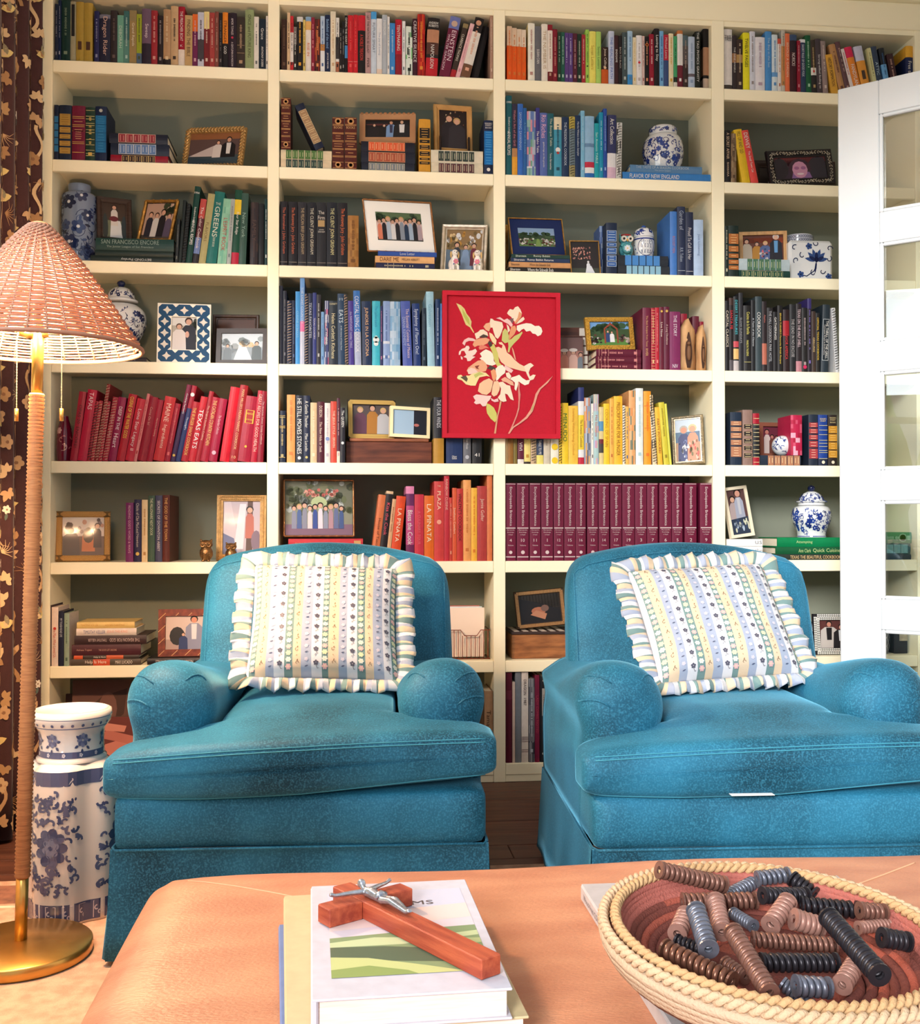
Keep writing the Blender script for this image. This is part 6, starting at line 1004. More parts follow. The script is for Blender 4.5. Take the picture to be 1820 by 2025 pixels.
def beadrow(mb, x, z, a, k): mb.box(-.0022, .0022, -.002, .001, -.006, .006, None, Matrix.Translation((x, 0, z)) @ Matrix.Rotation(-a, 4, 'Y'))
photo_frame('dark ribbed frame with a reclining figure, on the rustic wooden box', 'D6', ((697, 317), (1160, 296), (1180, 630), (737, 648)), fz + .001, .10, .018, mat('dark_gilt', (74, 56, 44), .35, metal=.4), [(0, 1, (34, 30, 32)), (.5, 1, (90, 84, 80))], [('p', [(0, 0), (1, 0), (1, .4), (.5, .7), (0, .9)], (30, 28, 32)), ('o', .46, .42, .18, .14, (176, 110, 84)), ('p', [(.25, .3), (.6, .1), (.66, .3), (.4, .45)], (190, 130, 100)), ('o', .62, .5, .1, .12, (120, 90, 80))], 'bevel', lean=.14, extra=lambda t, w, h, bw: bumps(t, w, h, bw, mat('gilt_rib', (176, 130, 84), .35, metal=.5), .0055, beadrow, 'ribbing'), yawmax=.04)
def bone(mb, x, z, a, k):
    for q in (-.009, -.003, .003, .009): mb.box(-.0035, .0035, -.0012, .0008, -.0018, .0018, None, Matrix.Translation((x, 0, z)) @ Matrix.Rotation(-a, 4, 'Y') @ Matrix.Translation((.002 * (1 if q > 0 else -1), 0, q)))
photo_frame('black and white bone-inlay frame with two men in dinner jackets', 'E7', ((902, 500), (1290, 500), (1290, 860), (918, 860)), zs[6], .05, .025, mat('ebony', (36, 34, 36), .35), [(0, 1, (96, 52, 50))], [('m', .32, 0, .96, (206, 196, 190), HD, .3, (206, 140, 120), (30, 26, 30)), ('m', .7, 0, .84, (36, 32, 36), HD, .26, (214, 156, 140), (226, 226, 230))], 'flat', lean=.08, extra=lambda t, w, h, bw: bumps(t, w, h, bw, mat('bone', (230, 226, 218), .4), .0085, bone, 'bone_inlay'), roll=False, yawmax=.02)

# small pieces tucked between the others
photo_frame('narrow gilt frame edge standing against the upright behind the navy frame', 'C7', ((45, 238), (66, 238), (66, 690), (45, 690)), zs[2], .13, .004, M_GLDF, [(0, 1, (60, 50, 46))], [], 'flat', lean=.04, roll=False, yawmax=.0)
photo_frame('small beige ornate frame squeezed between red vase and red cookbooks', 'D1', ((160, 514), (186, 514), (186, 716), (160, 716)), zs[4], .05, .006, mat('beige_scroll', (190, 160, 130), .6, rgb2=(60, 46, 46), vscale=70), [(0, 1, (40, 44, 66))], [], 'flat', lean=.05, roll=False, yawmax=.0)
shelf_books('C7', 2, 2, [(812, 846, 318, (84, 112, 170), '', None, {'art': [(84, 112, 170), (130, 156, 200), (56, 80, 140), (170, 190, 220)], 'y': .06, 'ds': .7})], 'h', where='marbled')
# ================================================================== PORCELAIN AND FIGURES
def dots_rim(rm, z0, z1): return []
jar('ginger_jar', 'round white jar with blue floral scrolls on the lying blue cookbooks', 'jar', 'C3', 1330, _z2j, .11, [(140, 1268), (152, 1220), (166, 1150), (172, 1080), (160, 1010), (136, 968), (114, 955)],
    [(116, 954), (117, 930), (116, 900), (100, 882), (60, 873), (12, 871)], None, BLU, 3, size=.014, dens=3.0)
jar('porcelain_vase', 'tall blue and white porcelain bottle vase next to the curtain', 'vase', 'C5', 195, zs[2], .12, [(118, 722), (124, 700), (128, 600), (130, 400), (128, 220), (118, 172), (84, 158), (82, 140), (84, 100), (80, 95)], None, None, [(34, 48, 92), (58, 78, 128), (26, 34, 70)], 21, base_col=(132, 148, 176), size=.030, dens=5.5)
jar('ginger_jar', 'lidded ginger jar with blue tree pattern behind the lamp shade', 'jar', 'C5', 590, zat('C5', 600, 1480, .012), .11, [(104, 1478), (88, 1445), (112, 1370), (165, 1280), (190, 1190), (176, 1112), (132, 1068), (108, 1058)],
    [(122, 1040), (126, 1026), (106, 1008), (92, 965), (62, 936), (28, 922)], [(16, 924), (30, 900), (28, 882), (8, 869)], INK, 9, size=.016, dens=3.0)
def happiness(rm, z0, z1):
    h = z1 - z0; zc = z0 + h * .52; out = []; c = BLU[2]; R = h * .40
    out += m_stroke([(R * math.cos(k * PI / 12), zc + R * math.sin(k * PI / 12)) for k in range(25)], .0022, c)
    for s in (-1, 1):
        x = s * R * .34
        for dz in (.62, .30, -.05, -.40, -.66): out += m_stroke([(x - R * .27, zc + dz * R), (x + R * .27, zc + dz * R)], .0018, c)
        out += m_stroke([(x, zc + R * .8), (x, zc + R * .3)], .0018, c)
        for dz in (.12, -.54):
            for dx in (-.16, .16): out += m_stroke([(x + dx * R, zc + (dz - .13) * R), (x + dx * R, zc + (dz + .13) * R)], .0018, c)
    for k in range(40):
        a = rm * (-2.9 + 5.8 * k / 39)
        if abs(a) > R * 1.05: out += m_disc(a, z0 + h * (.2 + .6 * ((k * 7) % 10) / 10), .003, .003, BLU[k % 3], 6)
    for zz in (.04, .1, .9): out += m_stroke([(rm * (-3.1 + 6.2 * k / 30), z0 + h * zz) for k in range(31)], .003 if zz != .9 else .005, BLU[0])
    return out
jar('ginger_jar', 'small lidded jar with a blue double-happiness medallion beside the owl', 'jar', 'C7', 1172, _z34, .085, [(80, 548), (78, 522), (88, 460), (88, 400), (82, 366)], [(86, 363), (83, 340), (70, 302), (40, 282), (14, 275)], [(12, 277), (20, 266), (9, 256)], BLU, 2, finc=(50, 90, 170), motifs=happiness)
jar('ginger_jar', 'lidded temple jar with blue scrolls on the green cookbooks', 'jar', 'D4', 890, _z64, .11, [(126, 1392), (122, 1374), (130, 1330), (160, 1255), (170, 1195), (152, 1132), (114, 1112)],
    [(116, 1108), (114, 1086), (130, 1080), (130, 1072), (106, 1066), (100, 1042), (72, 1006), (34, 985)], [(16, 986), (32, 966), (30, 942), (8, 926)], BLU, 14, size=.013, dens=3.4, bands=((.02, .003),))
jar('porcelain_vase', 'dark navy vase with white blossoms half hidden by the chair back', 'vase', 'E7', 822, zs[6], .10, [(66, 862), (72, 840), (88, 770), (94, 690), (84, 610), (60, 562), (48, 548), (50, 510), (54, 488), (40, 481)], None, None, [(226, 230, 236), (200, 206, 226)], 31, base_col=(24, 34, 76), size=.014, dens=.9)
jar('cloisonne_vase', 'slender dark red vase with pale blossoms beside the red cookbooks', 'vase', 'D1', 98, zs[4], .06, [(54, 722), (60, 650), (58, 545), (46, 455), (31, 398), (27, 375)], None, None, [(226, 170, 170), (196, 110, 110), (90, 110, 70)], 33, base_col=(112, 16, 46), size=.016, dens=.8)
# porcelain ball
bs = CROPS['D4'][2] * (.075 - CAM.y) / FPX; br = 92 * bs
ball = thing('porcelain_ball', 'white porcelain ball with blue flowers on the lying navy volume', 'ball', (xat('D4', 640, _z54, .075), .075, _z54 + .0003))
mb = MB(); mb.ell((0, 0, br), (br, br, br), 28, 18, PORC); mb.build('body', M_GLAZE, ball)
def ball_surf(x, y, o): a = -PI / 2 + x / br; e = (y - br) / br; r = br + o; return (r * math.cos(e) * math.cos(a), r * math.cos(e) * math.sin(a), br + r * math.sin(e))
mb = MB(); emit(mb, ball_surf, vines(br * 3, br * 2.2, 5, BLU, .011, 1.5, -br * 1.5, -br * .1)); mb.build('painted_pattern', M_GLAZE, ball)
# square tea caddy
cx0, cx1 = xat('C8', 700, zs[2], .05), xat('C8', 1075, zs[2], .05); ch = zat('C8', 900, 412, .05) - zs[2]; cw = cx1 - cx0
cad = thing('tea_caddy', 'square white caddy with bold blue lotus scrolls near the door', 'jar', (cx0, .05, zs[2] + .0003))
MB().bbox(0, cw, 0, cw, 0, ch, .010, PORC).build('body', M_GLAZE, cad)
mb = MB(); fl = lambda x, y, o: (x, -o, y); c1, c2, c3 = (58, 84, 140), (34, 44, 86), (24, 30, 66); xc, yc = cw * .62, ch * .5
mo = []
for a in (.2, .75, 1.25, 1.9, 2.4, 2.95): mo += m_leaf(xc, yc, ch * .3, ch * .10, a, c1)
for a in (.5, 1.57, 2.65): mo += m_leaf(xc, yc, ch * .22, ch * .09, a, c2)
mo += m_disc(xc, yc + .005, ch * .05, ch * .07, c3) + m_leaf(xc, yc, ch * .32, ch * .05, -1.7, c2) + m_stroke([(xc, yc - ch * .1), (xc - .01, ch * .25), (xc - .04, ch * .12), (xc - .07, ch * .16)], .004, c2)
for fx, fy in ((.45, .85), (.26, .16), (.9, .12)): mo += m_flower(cw * fx, ch * fy, ch * .085, 5, c1, c3, .6)
for fx, fy, a, tn in ((.92, .8, 0, 4.5), (.9, .55, 1, -4.5), (.62, .93, 3, 4), (.12, .8, 1, 4), (.16, .5, 4, -4.5), (.3, .62, 2, 4), (.55, .2, 2, 4), (.75, .25, 0, -4)): mo += m_curl(cw * fx, ch * fy, ch * .085, a, tn, .0035, c2)
emit(mb, fl, mo, .0006); mb.build('painted_pattern', M_GLAZE, cad)
lidr = (xat('C8', 948, zs[2], .05) - cx0) / 2 * 1.0; lb = MB(); lp = [(lidr * .96, ch - .002), (lidr, ch + .004), (lidr, ch + .032), (lidr * .95, ch + .036)]
lb.lathe(lp + [(.001, ch + .037)], 36, (200, 206, 222), cx=cw * .42, cy=cw * .5); lo = lb.build('lid', M_GLAZE, cad)
mb = MB(); f, rm = lathe_surf([(lidr, 0), (lidr, .1)]); mo = []
for k in range(40):
    for q in range(2): mo += m_stroke([(rm * (-3.1 + 6.2 * (k + .5 + .4 * math.cos(a)) / 40), ch + .011 + q * .014 + .005 * math.sin(a)) for a in [j * PI / 3 for j in range(7)]], .0016, c2)
emit(mb, lambda x, y, o: tuple(a + b for a, b in zip(f(x, y, o), (cw * .42, cw * .5, 0))), mo, .0005); mb.build('painted_pattern', M_GLAZE, lo)

def remeshed(mb, name, m, parent, vox, smooth=4):
    o = mb.build(name, m, parent); r = o.modifiers.new('fuse', 'REMESH'); r.mode = 'VOXEL'; r.voxel_size = vox; r.use_smooth_shade = True
    if smooth: s = o.modifiers.new('soften', 'SMOOTH'); s.factor = .5; s.iterations = smooth
    return o
def owl(label, loc, h, m, painted=False, group=None):
    t = thing('owl_figurine', label, 'figurine', loc, (0, 0, 0), group); w = h * .30
    mb = MB(); mb.ell((0, 0, h * .36), (w, w * .8, h * .34), 16, 12); mb.ell((0, -.0, h * .76), (w * .98, w * .78, h * .2), 16, 10)
    for s in (-1, 1): mb.tube([(s * w * .6, 0, h * .85), (s * w * .85, 0, h)], [w * .32, w * .1], 8); mb.tube([(s * w * .4, -w * .4, h * .08), (s * w * .4, -w * .5, 0.0)], w * .26, 8)
    remeshed(mb, 'body', m, t, h * .022, 2)
    for s in (-1, 1):
        e = MB(); M = Matrix.Translation((s * w * .44, -w * .74, h * .76)) @ Matrix.Rotation(PI / 2, 4, 'X')
        e.lathe([(w * .42, 0), (w * .42, .002), (w * .32, .003), (w * .30, .002), (w * .16, .002), (w * .15, .004), (.0005, .0045)], 18, [(236, 226, 210)] * 4 + [(26, 22, 22)] * 4 if painted else None, M=M)
        e.build('eye', M_GLAZE if painted else m, t)
    b = MB(); b.tube([(0, -w * .76, h * .73), (0, -w * .98, h * .68), (0, -w * .9, h * .62)], [w * .14, w * .12, w * .02], 8, (226, 170, 60) if painted else None); b.build('beak', M_GLAZE if painted else m, t)
    for s in (-1, 1):
        k = MB()
        for q in range(5): k.tube([(s * w * (.86 - .05 * q), -w * (.35 - .05 * q), h * (.5 - .07 * q)), (s * w * (.7 - .05 * q), -w * (.6), h * (.44 - .07 * q)), (s * w * .5, -w * .72, h * (.42 - .07 * q))], w * .06, 5, ((40, 130, 150), (60, 160, 150), (30, 100, 130))[q % 3] if painted else None)
        k.build('wing', M_GLAZE if painted else m, t)
    if painted:
        c = MB(); c.lathe([(w * .66, 0), (w * .72, .0015), (w * .4, .004), (.0006, .005)], 16, (110, 190, 196), M=Matrix.Translation((0, -w * .74, h * .36)) @ Matrix.Rotation(PI / 2, 4, 'X')); cb = c.build('chest', M_GLAZE, t)
        c = MB(); emit(c, lambda x, y, o: (x, -w * .74 - .0052 - o, h * .36 + y), m_flower(0, 0, w * .45, 7, (236, 236, 240), (240, 200, 80))); c.build('painted_flower', M_GLAZE, cb)
        c = MB(); c.ell((0, -w * .2, h * .93), (w * .8, w * .5, h * .06), 14, 8, (170, 40, 40)); c.build('cap', M_GLAZE, t)
        for s in (-1, 1): c = MB(); c.ell((s * w * .45, -w * .55, h * .02), (w * .34, w * .3, h * .03), 10, 6, (236, 190, 60)); c.build('foot', M_GLAZE, t)
    return t
def px_h(cr, y0, y1, y): return (y1 - y0) * CROPS[cr][2] * (y - CAM.y) / FPX
owl('small painted owl, teal body and red face, on the blue-panelled volumes', (xat('C7', 1026, _z34, .07), .07, _z34 + .0004), px_h('C7', 342, 548, .07), mat('owl_teal', (64, 140, 160), .2, coat=.5, rgb2=(110, 190, 190), vscale=40), True, 'owl figurines')
M_OWLB = mat('aged_brass', (134, 96, 58), .32, metal=.75, var=.35, vscale=60, bump=.3, bscale=160)
owl('brass owl standing clear of the straw frame', (xat('D1', 1258, zs[5], .05), .05, zs[5] + .0004), px_h('D1', 1332, 1505, .05), M_OWLB, group='owl figurines')
owl('brass owl in front of the straw frame, cut off by the chair back', (xat('D1', 1452, zs[5], .06), .06, zs[5] + .0004), px_h('D1', 1332, 1480, .06), M_OWLB, group='owl figurines')
def spaniel(label, x, flip):
    h = px_h('C6', 548, 728, .045); t = thing('dog_figurine', label, 'figurine', (x, .045, zs[2] + .0004), (0, 0, .2 * flip), 'spaniel figurines'); m = mat('white_china', (240, 234, 228), .15, coat=.6)
    mb = MB(); mb.ell((0, .012, h * .34), (h * .22, h * .26, h * .32), 14, 10); mb.ell((0, -.006, h * .50), (h * .17, h * .17, h * .22), 12, 8); mb.ell((0, -.01, h * .82), (h * .15, h * .16, h * .15), 12, 8); mb.ell((0, -.01 - h * .14, h * .77), (h * .075, h * .09, h * .07), 10, 6)
    for s in (-1, 1): mb.tube([(s * h * .11, -.012, h * .4), (s * h * .11, -.016 - h * .06, 0.004)], [h * .07, h * .055], 8); mb.ell((s * h * .2, .012, h * .08), (h * .1, h * .17, h * .08), 10, 6)
    remeshed(mb, 'body', m, t, h * .03, 2)
    for s in (-1, 1): e = MB(); e.ell((s * h * .17, -.008, h * .74), (h * .045, h * .08, h * .15), 10, 8); e.build('ear', mat('china_gold', (206, 170, 110), .2, coat=.5), t)
    for s in (-1, 1): e = MB(); e.ell((s * h * .06, -.01 - h * .145, h * .85), (h * .018, h * .012, h * .018), 8, 6); e.build('eye', mat('china_black', (30, 26, 26), .2), t)
    e = MB(); e.ell((0, -.01 - h * .225, h * .79), (h * .025, h * .02, h * .02), 8, 6); e.build('nose', mat('china_black'), t)
    mo = m_flower(0, h * .42, h * .12, 6, (232, 120, 150), (240, 200, 110)) + m_leaf(h * .06, h * .32, h * .1, h * .05, -.6, (110, 150, 90)) + m_leaf(-h * .06, h * .32, h * .1, h * .05, 3.7, (90, 120, 180))
    mb = MB(); emit(mb, lambda a, b, o: (a, -.006 - h * .19 - o - .25 * 0, b), mo); mb.build('painted_flower', M_GLAZE, t)
    return t
spaniel('white china spaniel with a pink flower, nearer the paperback stack', xat('C6', 1418, zs[2], .045), 1)
spaniel('white china spaniel with a pink flower, nearer the bay side', xat('C6', 1602, zs[2], .045), -1)
# driftwood carvings beside the maroon books
M_DRIFT = mat('driftwood', (206, 164, 116), .7, rgb2=(150, 104, 66), vscale=9, stretch=(3, 3, .6), bump=.5, bscale=40)
def carving(label, px0, px1, topy, seed):
    r = random.Random(seed); x0, x1 = xat('C7', px0, zs[3], .04), xat('C7', px1, zs[3], .04); w = x1 - x0; h = zat('C7', px0, topy, .04) - zs[3]
    t = thing('wooden_carving', label, 'carving', ((x0 + x1) / 2, .055, zs[3] + .0004), (0, 0, 0), 'driftwood carvings')
    mb = MB(); rows = []
    for k in range(11):
        f = k / 10; ww = w / 2 * (1 if f < .78 else max(.12, 1 - (f - .78) / .22 * .9)); row = []
        for j in range(14):
            a = 2 * PI * j / 14; q = 1 + .06 * math.sin(3 * a + k + seed) + r.uniform(-.03, .03)
            row.append((ww * q * math.cos(a), .03 * q * math.sin(a), h * f))
        rows.append(row)
    mb.ring(rows, None, True, True, True, True); mb.build('trunk', M_DRIFT, t)
    mb = MB(); rows = [[(w * .16 * math.cos(2 * PI * j / 10) * (.5 + .5 * math.sin(PI * (k + .4) / 6.8)), -.0305 - .002 * math.sin(2 * PI * j / 10) ** 2, h * (.12 + .62 * k / 6)) for j in range(10)] for k in range(7)]
    mb.add([(w * s * .2 * math.sin(PI * (.15 + .8 * k / 8)) , -.0312, h * (.06 + .68 * k / 8)) for s in (-1, 1) for k in range(9)], [(k, 9 + k, 10 + k, k + 1) for k in range(8)]); mb.build('hollow_shade_sheet', mat('painted_hollow_shade', (66, 44, 34), .8, var=.3), t)  # flat dark sheet paints the shade of a hollow, no recess is cut
    fg = MB(); fg.ell((0, -.034, h * .52), (w * .1, .006, w * .1), 10, 6); fg.ell((0, -.034, h * .34), (w * .13, .008, h * .15), 10, 8); fg.build('carved_figure', mat('carved_brown', (110, 76, 52), .6), t)
carving('larger driftwood carving with a painted dark hollow in front of the maroon books', 1458, 1602, 1080, 1)
carving('narrow driftwood carving next to the larger one', 1608, 1688, 1130, 4)
# copper wire basket with cards
by = .05; bx0, bx1 = xat('D6', 40, zs[6], by), xat('D6', 492, zs[6], by); bh = zat('D6', 400, 658, by) - zs[6]; bw_ = bx1 - bx0; M_COP = mat('copper_wire', (150, 84, 66), .35, metal=.7)
wbk = thing('wire_basket', 'copper wire basket full of pale cards behind the blue chair', 'basket', (bx0, by, zs[6] + .001))
dpt = .12; r_ = .0016
mb = MB(); f2 = zat('D6', 280, 710, by) - zs[6]
def front(z, dip): return [(0, 0, z)] + ([(bw_ * .42, 0, z), (bw_ * .50, 0, dip), (bw_ * .74, 0, dip), (bw_ * .82, 0, z)] if dip else []) + [(bw_, 0, z), (bw_, dpt, z), (0, dpt, z)]
mb.tube(front(bh, f2), r_ * 1.2, 6, closed=True); mb.build('rim_wire', M_COP, wbk)
mb = MB(); mb.tube([(0, 0, .002), (bw_, 0, .002), (bw_, dpt, .002), (0, dpt, .002)], r_ * 1.2, 6, closed=True); mb.build('base_wire', M_COP, wbk)
for k in range(12):
    x = bw_ * (k + .5) / 12; top = bh if x < bw_ * .44 or x > bw_ * .8 else f2
    mb = MB(); mb.tube([(x, 0, top), (x, 0, .004), (x, dpt, .004), (x, dpt, bh)], r_, 5); mb.build('wire', M_COP, wbk)
for k in range(3):
    y0 = .015 + .03 * k; cc = [(236, 214, 196), (214, 226, 230), (196, 120, 110)][k]; hh = zat('D6', 300, 458 - 10 * k, by + y0) - zs[6]
    tag(MB().bbox(bx0 + .01, bx0 + bw_ * (.90 - .03 * k), by + y0, by + y0 + .008, zs[6] + .008, zs[6] + hh, .001).build('greeting_card', mat('card_%d' % k, cc, .7)), ('front blank cream card in the copper basket', 'pale blue card in the copper basket behind the cream one', 'dusty red card at the back of the copper basket')[k], 'card', 'cards in the wire basket')
# white boxes under the narrow cream frame
for k, (ya, yb, tx) in enumerate(((1478, 1592, 'the'), (1414, 1477, 'us'))):
    x0, x1 = xat('D4', 162, zs[5], .03), xat('D4', 474, zs[5], .03); z0 = zs[5] + .0004 if k == 0 else zat('D4', 200, 1477, .03) + .0004; z1 = zat('D4', 200, ya, .03)
    b = thing('gift_box', ('white keepsake box, lower of two under the cream frame', 'white keepsake box, upper of two under the cream frame')[k], 'box', (x0, .03, z0), (0, 0, 0), 'white keepsake boxes')
    MB().bbox(0, x1 - x0, 0, .2, 0, z1 - z0, .002).build('body', mat('white_card', (238, 234, 230), .6), b)
    mb = MB(); put_text(mb, tx, ((x1 - x0) * .88, -.0006, (z1 - z0) * (.55 if k else .72)), (1, 0, 0), (0, 0, 1), .03, .013, (150, 150, 156)); mb.build('lettering', M_PRINT, b)
# leaning canvases on the bottom shelf
for k, (px0, px1, ytop, y, c, lab) in enumerate(((62, 640, 1010, .15, (92, 62, 56), 'dark brown canvas leaning at the back of the bottom shelf'), (260, 700, 905, .10, (112, 78, 70), 'brown canvas with a draped figure leaning on the bottom shelf'), (430, 760, 1180, .05, (150, 80, 70), 'small canvas of clasped hands beside the ceramic vase'))):
    x0, x1 = xat('D5', px0, zs[7], y), xat('D5', px1, zs[7], y); h = zat('D5', px0, ytop, y) - zs[7]
    t = thing('canvas_print', lab, 'canvas', (max(x0, -1.06), y, zs[7] + .004), (-.1, 0, 0), 'canvases on the bottom shelf'); w = x1 - max(x0, -1.06)
    MB().bbox(0, w, 0, .015, 0, h, .001).build('stretcher', mat('canvas_edge', (90, 70, 60), .8), t)
    mb = MB()
    if k == 2: pic(mb, .001, .001, w - .002, h - .002, -.0006, [(0, 1, (120, 60, 56))], [('p', [(.05, .1), (.7, .05), (.95, .4), (.6, .55), (.2, .45)], (222, 140, 124)), ('p', [(.1, .6), (.9, .45), (1, .6), (.3, .75)], (206, 124, 110)), ('p', [(.05, .75), (.7, .7), (.75, .82), (.15, .9)], (226, 150, 132)), ('p', [(.0, .45), (.12, .5), (.14, .8), (0, .85)], (230, 156, 138))])
    else: pic(mb, .001, .001, w - .002, h - .002, -.0006, [(0, 1, c)], [('p', [(.1, .55), (.5, .8), (.95, .9), (.9, .6), (.4, .3)], tuple(int(a * .72) for a in c)), ('o', .62, .66, .16, .2, tuple(min(255, int(a * 1.15)) for a in c))])
    mb.build('printed_picture', M_PRINT, t)
# things glimpsed through the lowest door panes
x0 = xat('E7', 1490, zs[6], .08); lv = thing('lattice_vase', 'dark vase with white lattice seen through the door glass', 'vase', (x0, .09, zs[6] + .0004)); lp = [(.03, 0), (.034, .01), (.036, .06), (.033, .1), (.03, .105)]
MB().lathe([(.001, 0)] + lp, 24, (46, 50, 62)).build('body', M_GLAZE, lv); f, rm = lathe_surf(lp); mo = []
for k in range(12):
    for q in range(2): a = rm * 2 * PI * k / 12; mo += m_stroke([(a - .008, .03 + q * .034), (a, .012 + q * .034), (a + .008, .03 + q * .034), (a, .046 + q * .034), (a - .008, .03 + q * .034)], .002, (226, 226, 230))
mb = MB(); emit(mb, f, mo); mb.build('lattice', M_GLAZE, lv)
x0, x1 = xat('E7', 1600, zs[6], .06), xat('E7', 1800, zs[6], .06)
bb = thing('storage_box', 'black storage box with a label window behind the door glass', 'box', (x0, .06, zs[6] + .0004)); MB().bbox(0, min(x1, 2.195) - x0, 0, .18, 0, .13, .002).build('body', mat('black_card', (40, 38, 42), .5), bb); MB().bbox(.02, .055, -.002, 0, .05, .09, .001).build('label_holder', M_SILV, bb)

# ================================================================== RED FLOWER PAINTING (hung on the upright between second and third bay)
def pcrop(x, y): return 860 + x * 260 / 1645, 560 + y * 260 / 1645
PY = -.032
pa = aty(*pcrop(97, 1932), PY); pb = aty(*pcrop(1575, 1935), PY); pc = aty(*pcrop(94, 88), PY)
pw, ph = pb.x - pa.x, pc.z - pa.z
pt = thing('flower_painting', 'red framed painting of peach irises hung on the bookcase upright', 'painting', (pa.x, PY, pa.z))
M_REDF = mat('red_lacquer', (184, 12, 40), .45, var=.04); fb = pw * .038
mb = MB(); moulding(mb, pw, ph, [(0, .03), (0, 0), (fb, 0), (fb, .012)]); mb.build('frame', M_REDF, pt)
MB().box(fb * .5, pw - fb * .5, .012, .029, fb * .5, ph - fb * .5).build('canvas', mat('red_canvas', (176, 12, 38), .7, var=.05, vscale=200, bump=.15, bscale=400), pt)
mb = MB(); qy = [.0114]
def PP(s, c):
    v = [float(a) for a in s.replace(';', ' ').replace(',', ' ').split()]; qy[0] -= .00006
    mb.poly([((a - 96) / 1480 * pw, qy[0], ph - (b - 90) / 1844 * ph) for a, b in zip(v[::2], v[1::2])][::-1], c)
CR, PE, PK, GY, OR, DK, WH = (252, 232, 206), (248, 204, 164), (248, 204, 200), (206, 204, 118), (240, 164, 118), (78, 62, 56), (254, 246, 226)
PP('270,240 330,265 375,310 400,370 440,420 462,470 455,525 495,605 485,610 440,540 390,510 365,450 340,380 310,320', (230, 216, 140)); PP('340,300 380,360 430,440 440,520 400,470 360,400', (192, 196, 92))
PP('920,330 945,300 985,310 1010,275 1045,262 1075,300 1095,350 1085,390 1050,430 1015,470 985,440 960,400 925,375 908,355', CR); PP('1060,330 1095,355 1085,400 1045,450 1010,490 1000,470 1040,410', OR); PP('935,425 990,415 985,470 960,480', (130, 92, 92))
PP('770,420 820,405 870,440 910,420 950,450 980,500 960,530 920,490 870,465 820,435', PK); PP('1050,450 1090,410 1115,395 1130,425 1100,455 1050,480 1020,490', CR)
PP('1030,510 1090,490 1150,475 1210,480 1260,510 1310,505 1340,530 1355,575 1335,620 1295,638 1265,610 1230,605 1200,570 1150,582 1120,545 1090,560 1060,590 1030,560', WH)
PP('850,590 880,545 915,580 930,640 930,690 960,680 1000,640 1060,610 1095,582 1102,600 1060,670 1000,730 950,790 935,850 915,845 925,770 920,720 880,735 840,700', (208, 208, 124)); PP('960,520 1010,510 1025,560 1000,620 960,660 935,690 930,640 945,580', OR); PP('900,490 930,520 945,570 920,600', CR)
PP('690,470 700,425 725,430 745,450 800,460 845,470 860,530 840,590 820,640 790,680 760,660 740,600 725,540 700,540', CR); PP('610,530 640,490 690,475 700,540 680,590 640,570', (242, 184, 144)); PP('500,620 540,600 570,570 610,565 660,600 670,650 600,640 560,670 520,690', CR)
PP('500,700 560,680 640,668 690,690 660,740 600,770 540,770 500,790 475,760', (242, 172, 132)); PP('555,660 610,625 665,645 660,665 600,670', DK); PP('345,745 370,700 420,672 480,680 515,700 490,715 430,712 390,730 375,775', PK)
PP('300,890 305,850 340,815 380,800 395,775 425,775 438,800 420,840 470,830 510,810 530,840 505,880 470,905 510,910 470,940 445,965 410,968 400,930 360,915 395,890 370,840 335,840 320,890', (252, 226, 214)); PP('550,790 580,760 640,770 680,800 640,800 590,820 560,820', (236, 134, 112)); PP('325,905 350,920 350,950 330,945', PK)
PP('765,790 800,780 840,800 850,760 810,745 800,725 840,720 880,770 905,850 960,890 1000,940 1060,990 1120,1020 1160,1020 1170,1060 1150,1090 1090,1080 1010,1060 940,1040 880,1010 830,970 800,910', (252, 214, 178)); PP('1120,1020 1180,985 1205,978 1245,1010 1200,1045 1180,1100 1195,1150 1235,1125 1268,1130 1240,1185 1195,1200 1160,1130 1140,1080', CR)
PP('565,870 600,840 640,815 700,840 735,880 740,960 770,1000 720,1020 670,1010 640,1000 600,960 560,930 590,910', WH); PP('690,780 740,740 765,800 790,860 800,920 810,980 840,1010 790,1040 760,990 740,930 720,850', (216, 208, 112)); PP('680,600 720,620 750,660 775,700 765,760 720,720 690,660', (250, 224, 176)); PP('665,740 680,710 715,720 720,770 690,790', DK)
PP('880,1010 950,1050 985,1075 960,1110 900,1080 870,1040', PK); PP('960,1165 1010,1150 1060,1130 1100,1170 1150,1200 1200,1190 1180,1245 1130,1262 1090,1240 1055,1215 1040,1270 1020,1335 1000,1310 1005,1230 970,1200 945,1190', WH); PP('890,1110 930,1100 960,1150 940,1190 900,1160', CR)
PP('400,1090 420,1050 470,1010 540,960 600,950 640,990 660,1040 640,1090 560,1110 480,1100 430,1130', (242, 178, 138)); PP('500,1030 560,1015 540,1050 560,1070 520,1060', (140, 60, 50)); PP('410,1080 450,1050 500,1060 540,1100 480,1130 420,1130', (250, 214, 200))
PP('280,1180 290,1150 330,1140 360,1170 400,1150 430,1150 480,1120 560,1100 640,1110 690,1160 650,1150 560,1170 530,1230 510,1275 450,1275 390,1260 340,1210 290,1195', (246, 230, 166)); PP('320,1170 390,1150 415,1190 400,1230 360,1200', (96, 80, 62)); PP('490,1140 560,1100 620,1130 550,1150 510,1180', (200, 202, 114))
PP('660,1060 690,1015 750,1040 795,1090 760,1100 700,1070', DK); PP('700,1090 740,1060 780,1100 770,1180 740,1220 720,1180', OR); PP('760,1060 800,1020 850,1010 890,1060 880,1110 830,1150 790,1200 765,1210 775,1150', WH); PP('830,1190 880,1160 930,1190 980,1220 995,1270 950,1260 900,1230 850,1215', (244, 184, 152))
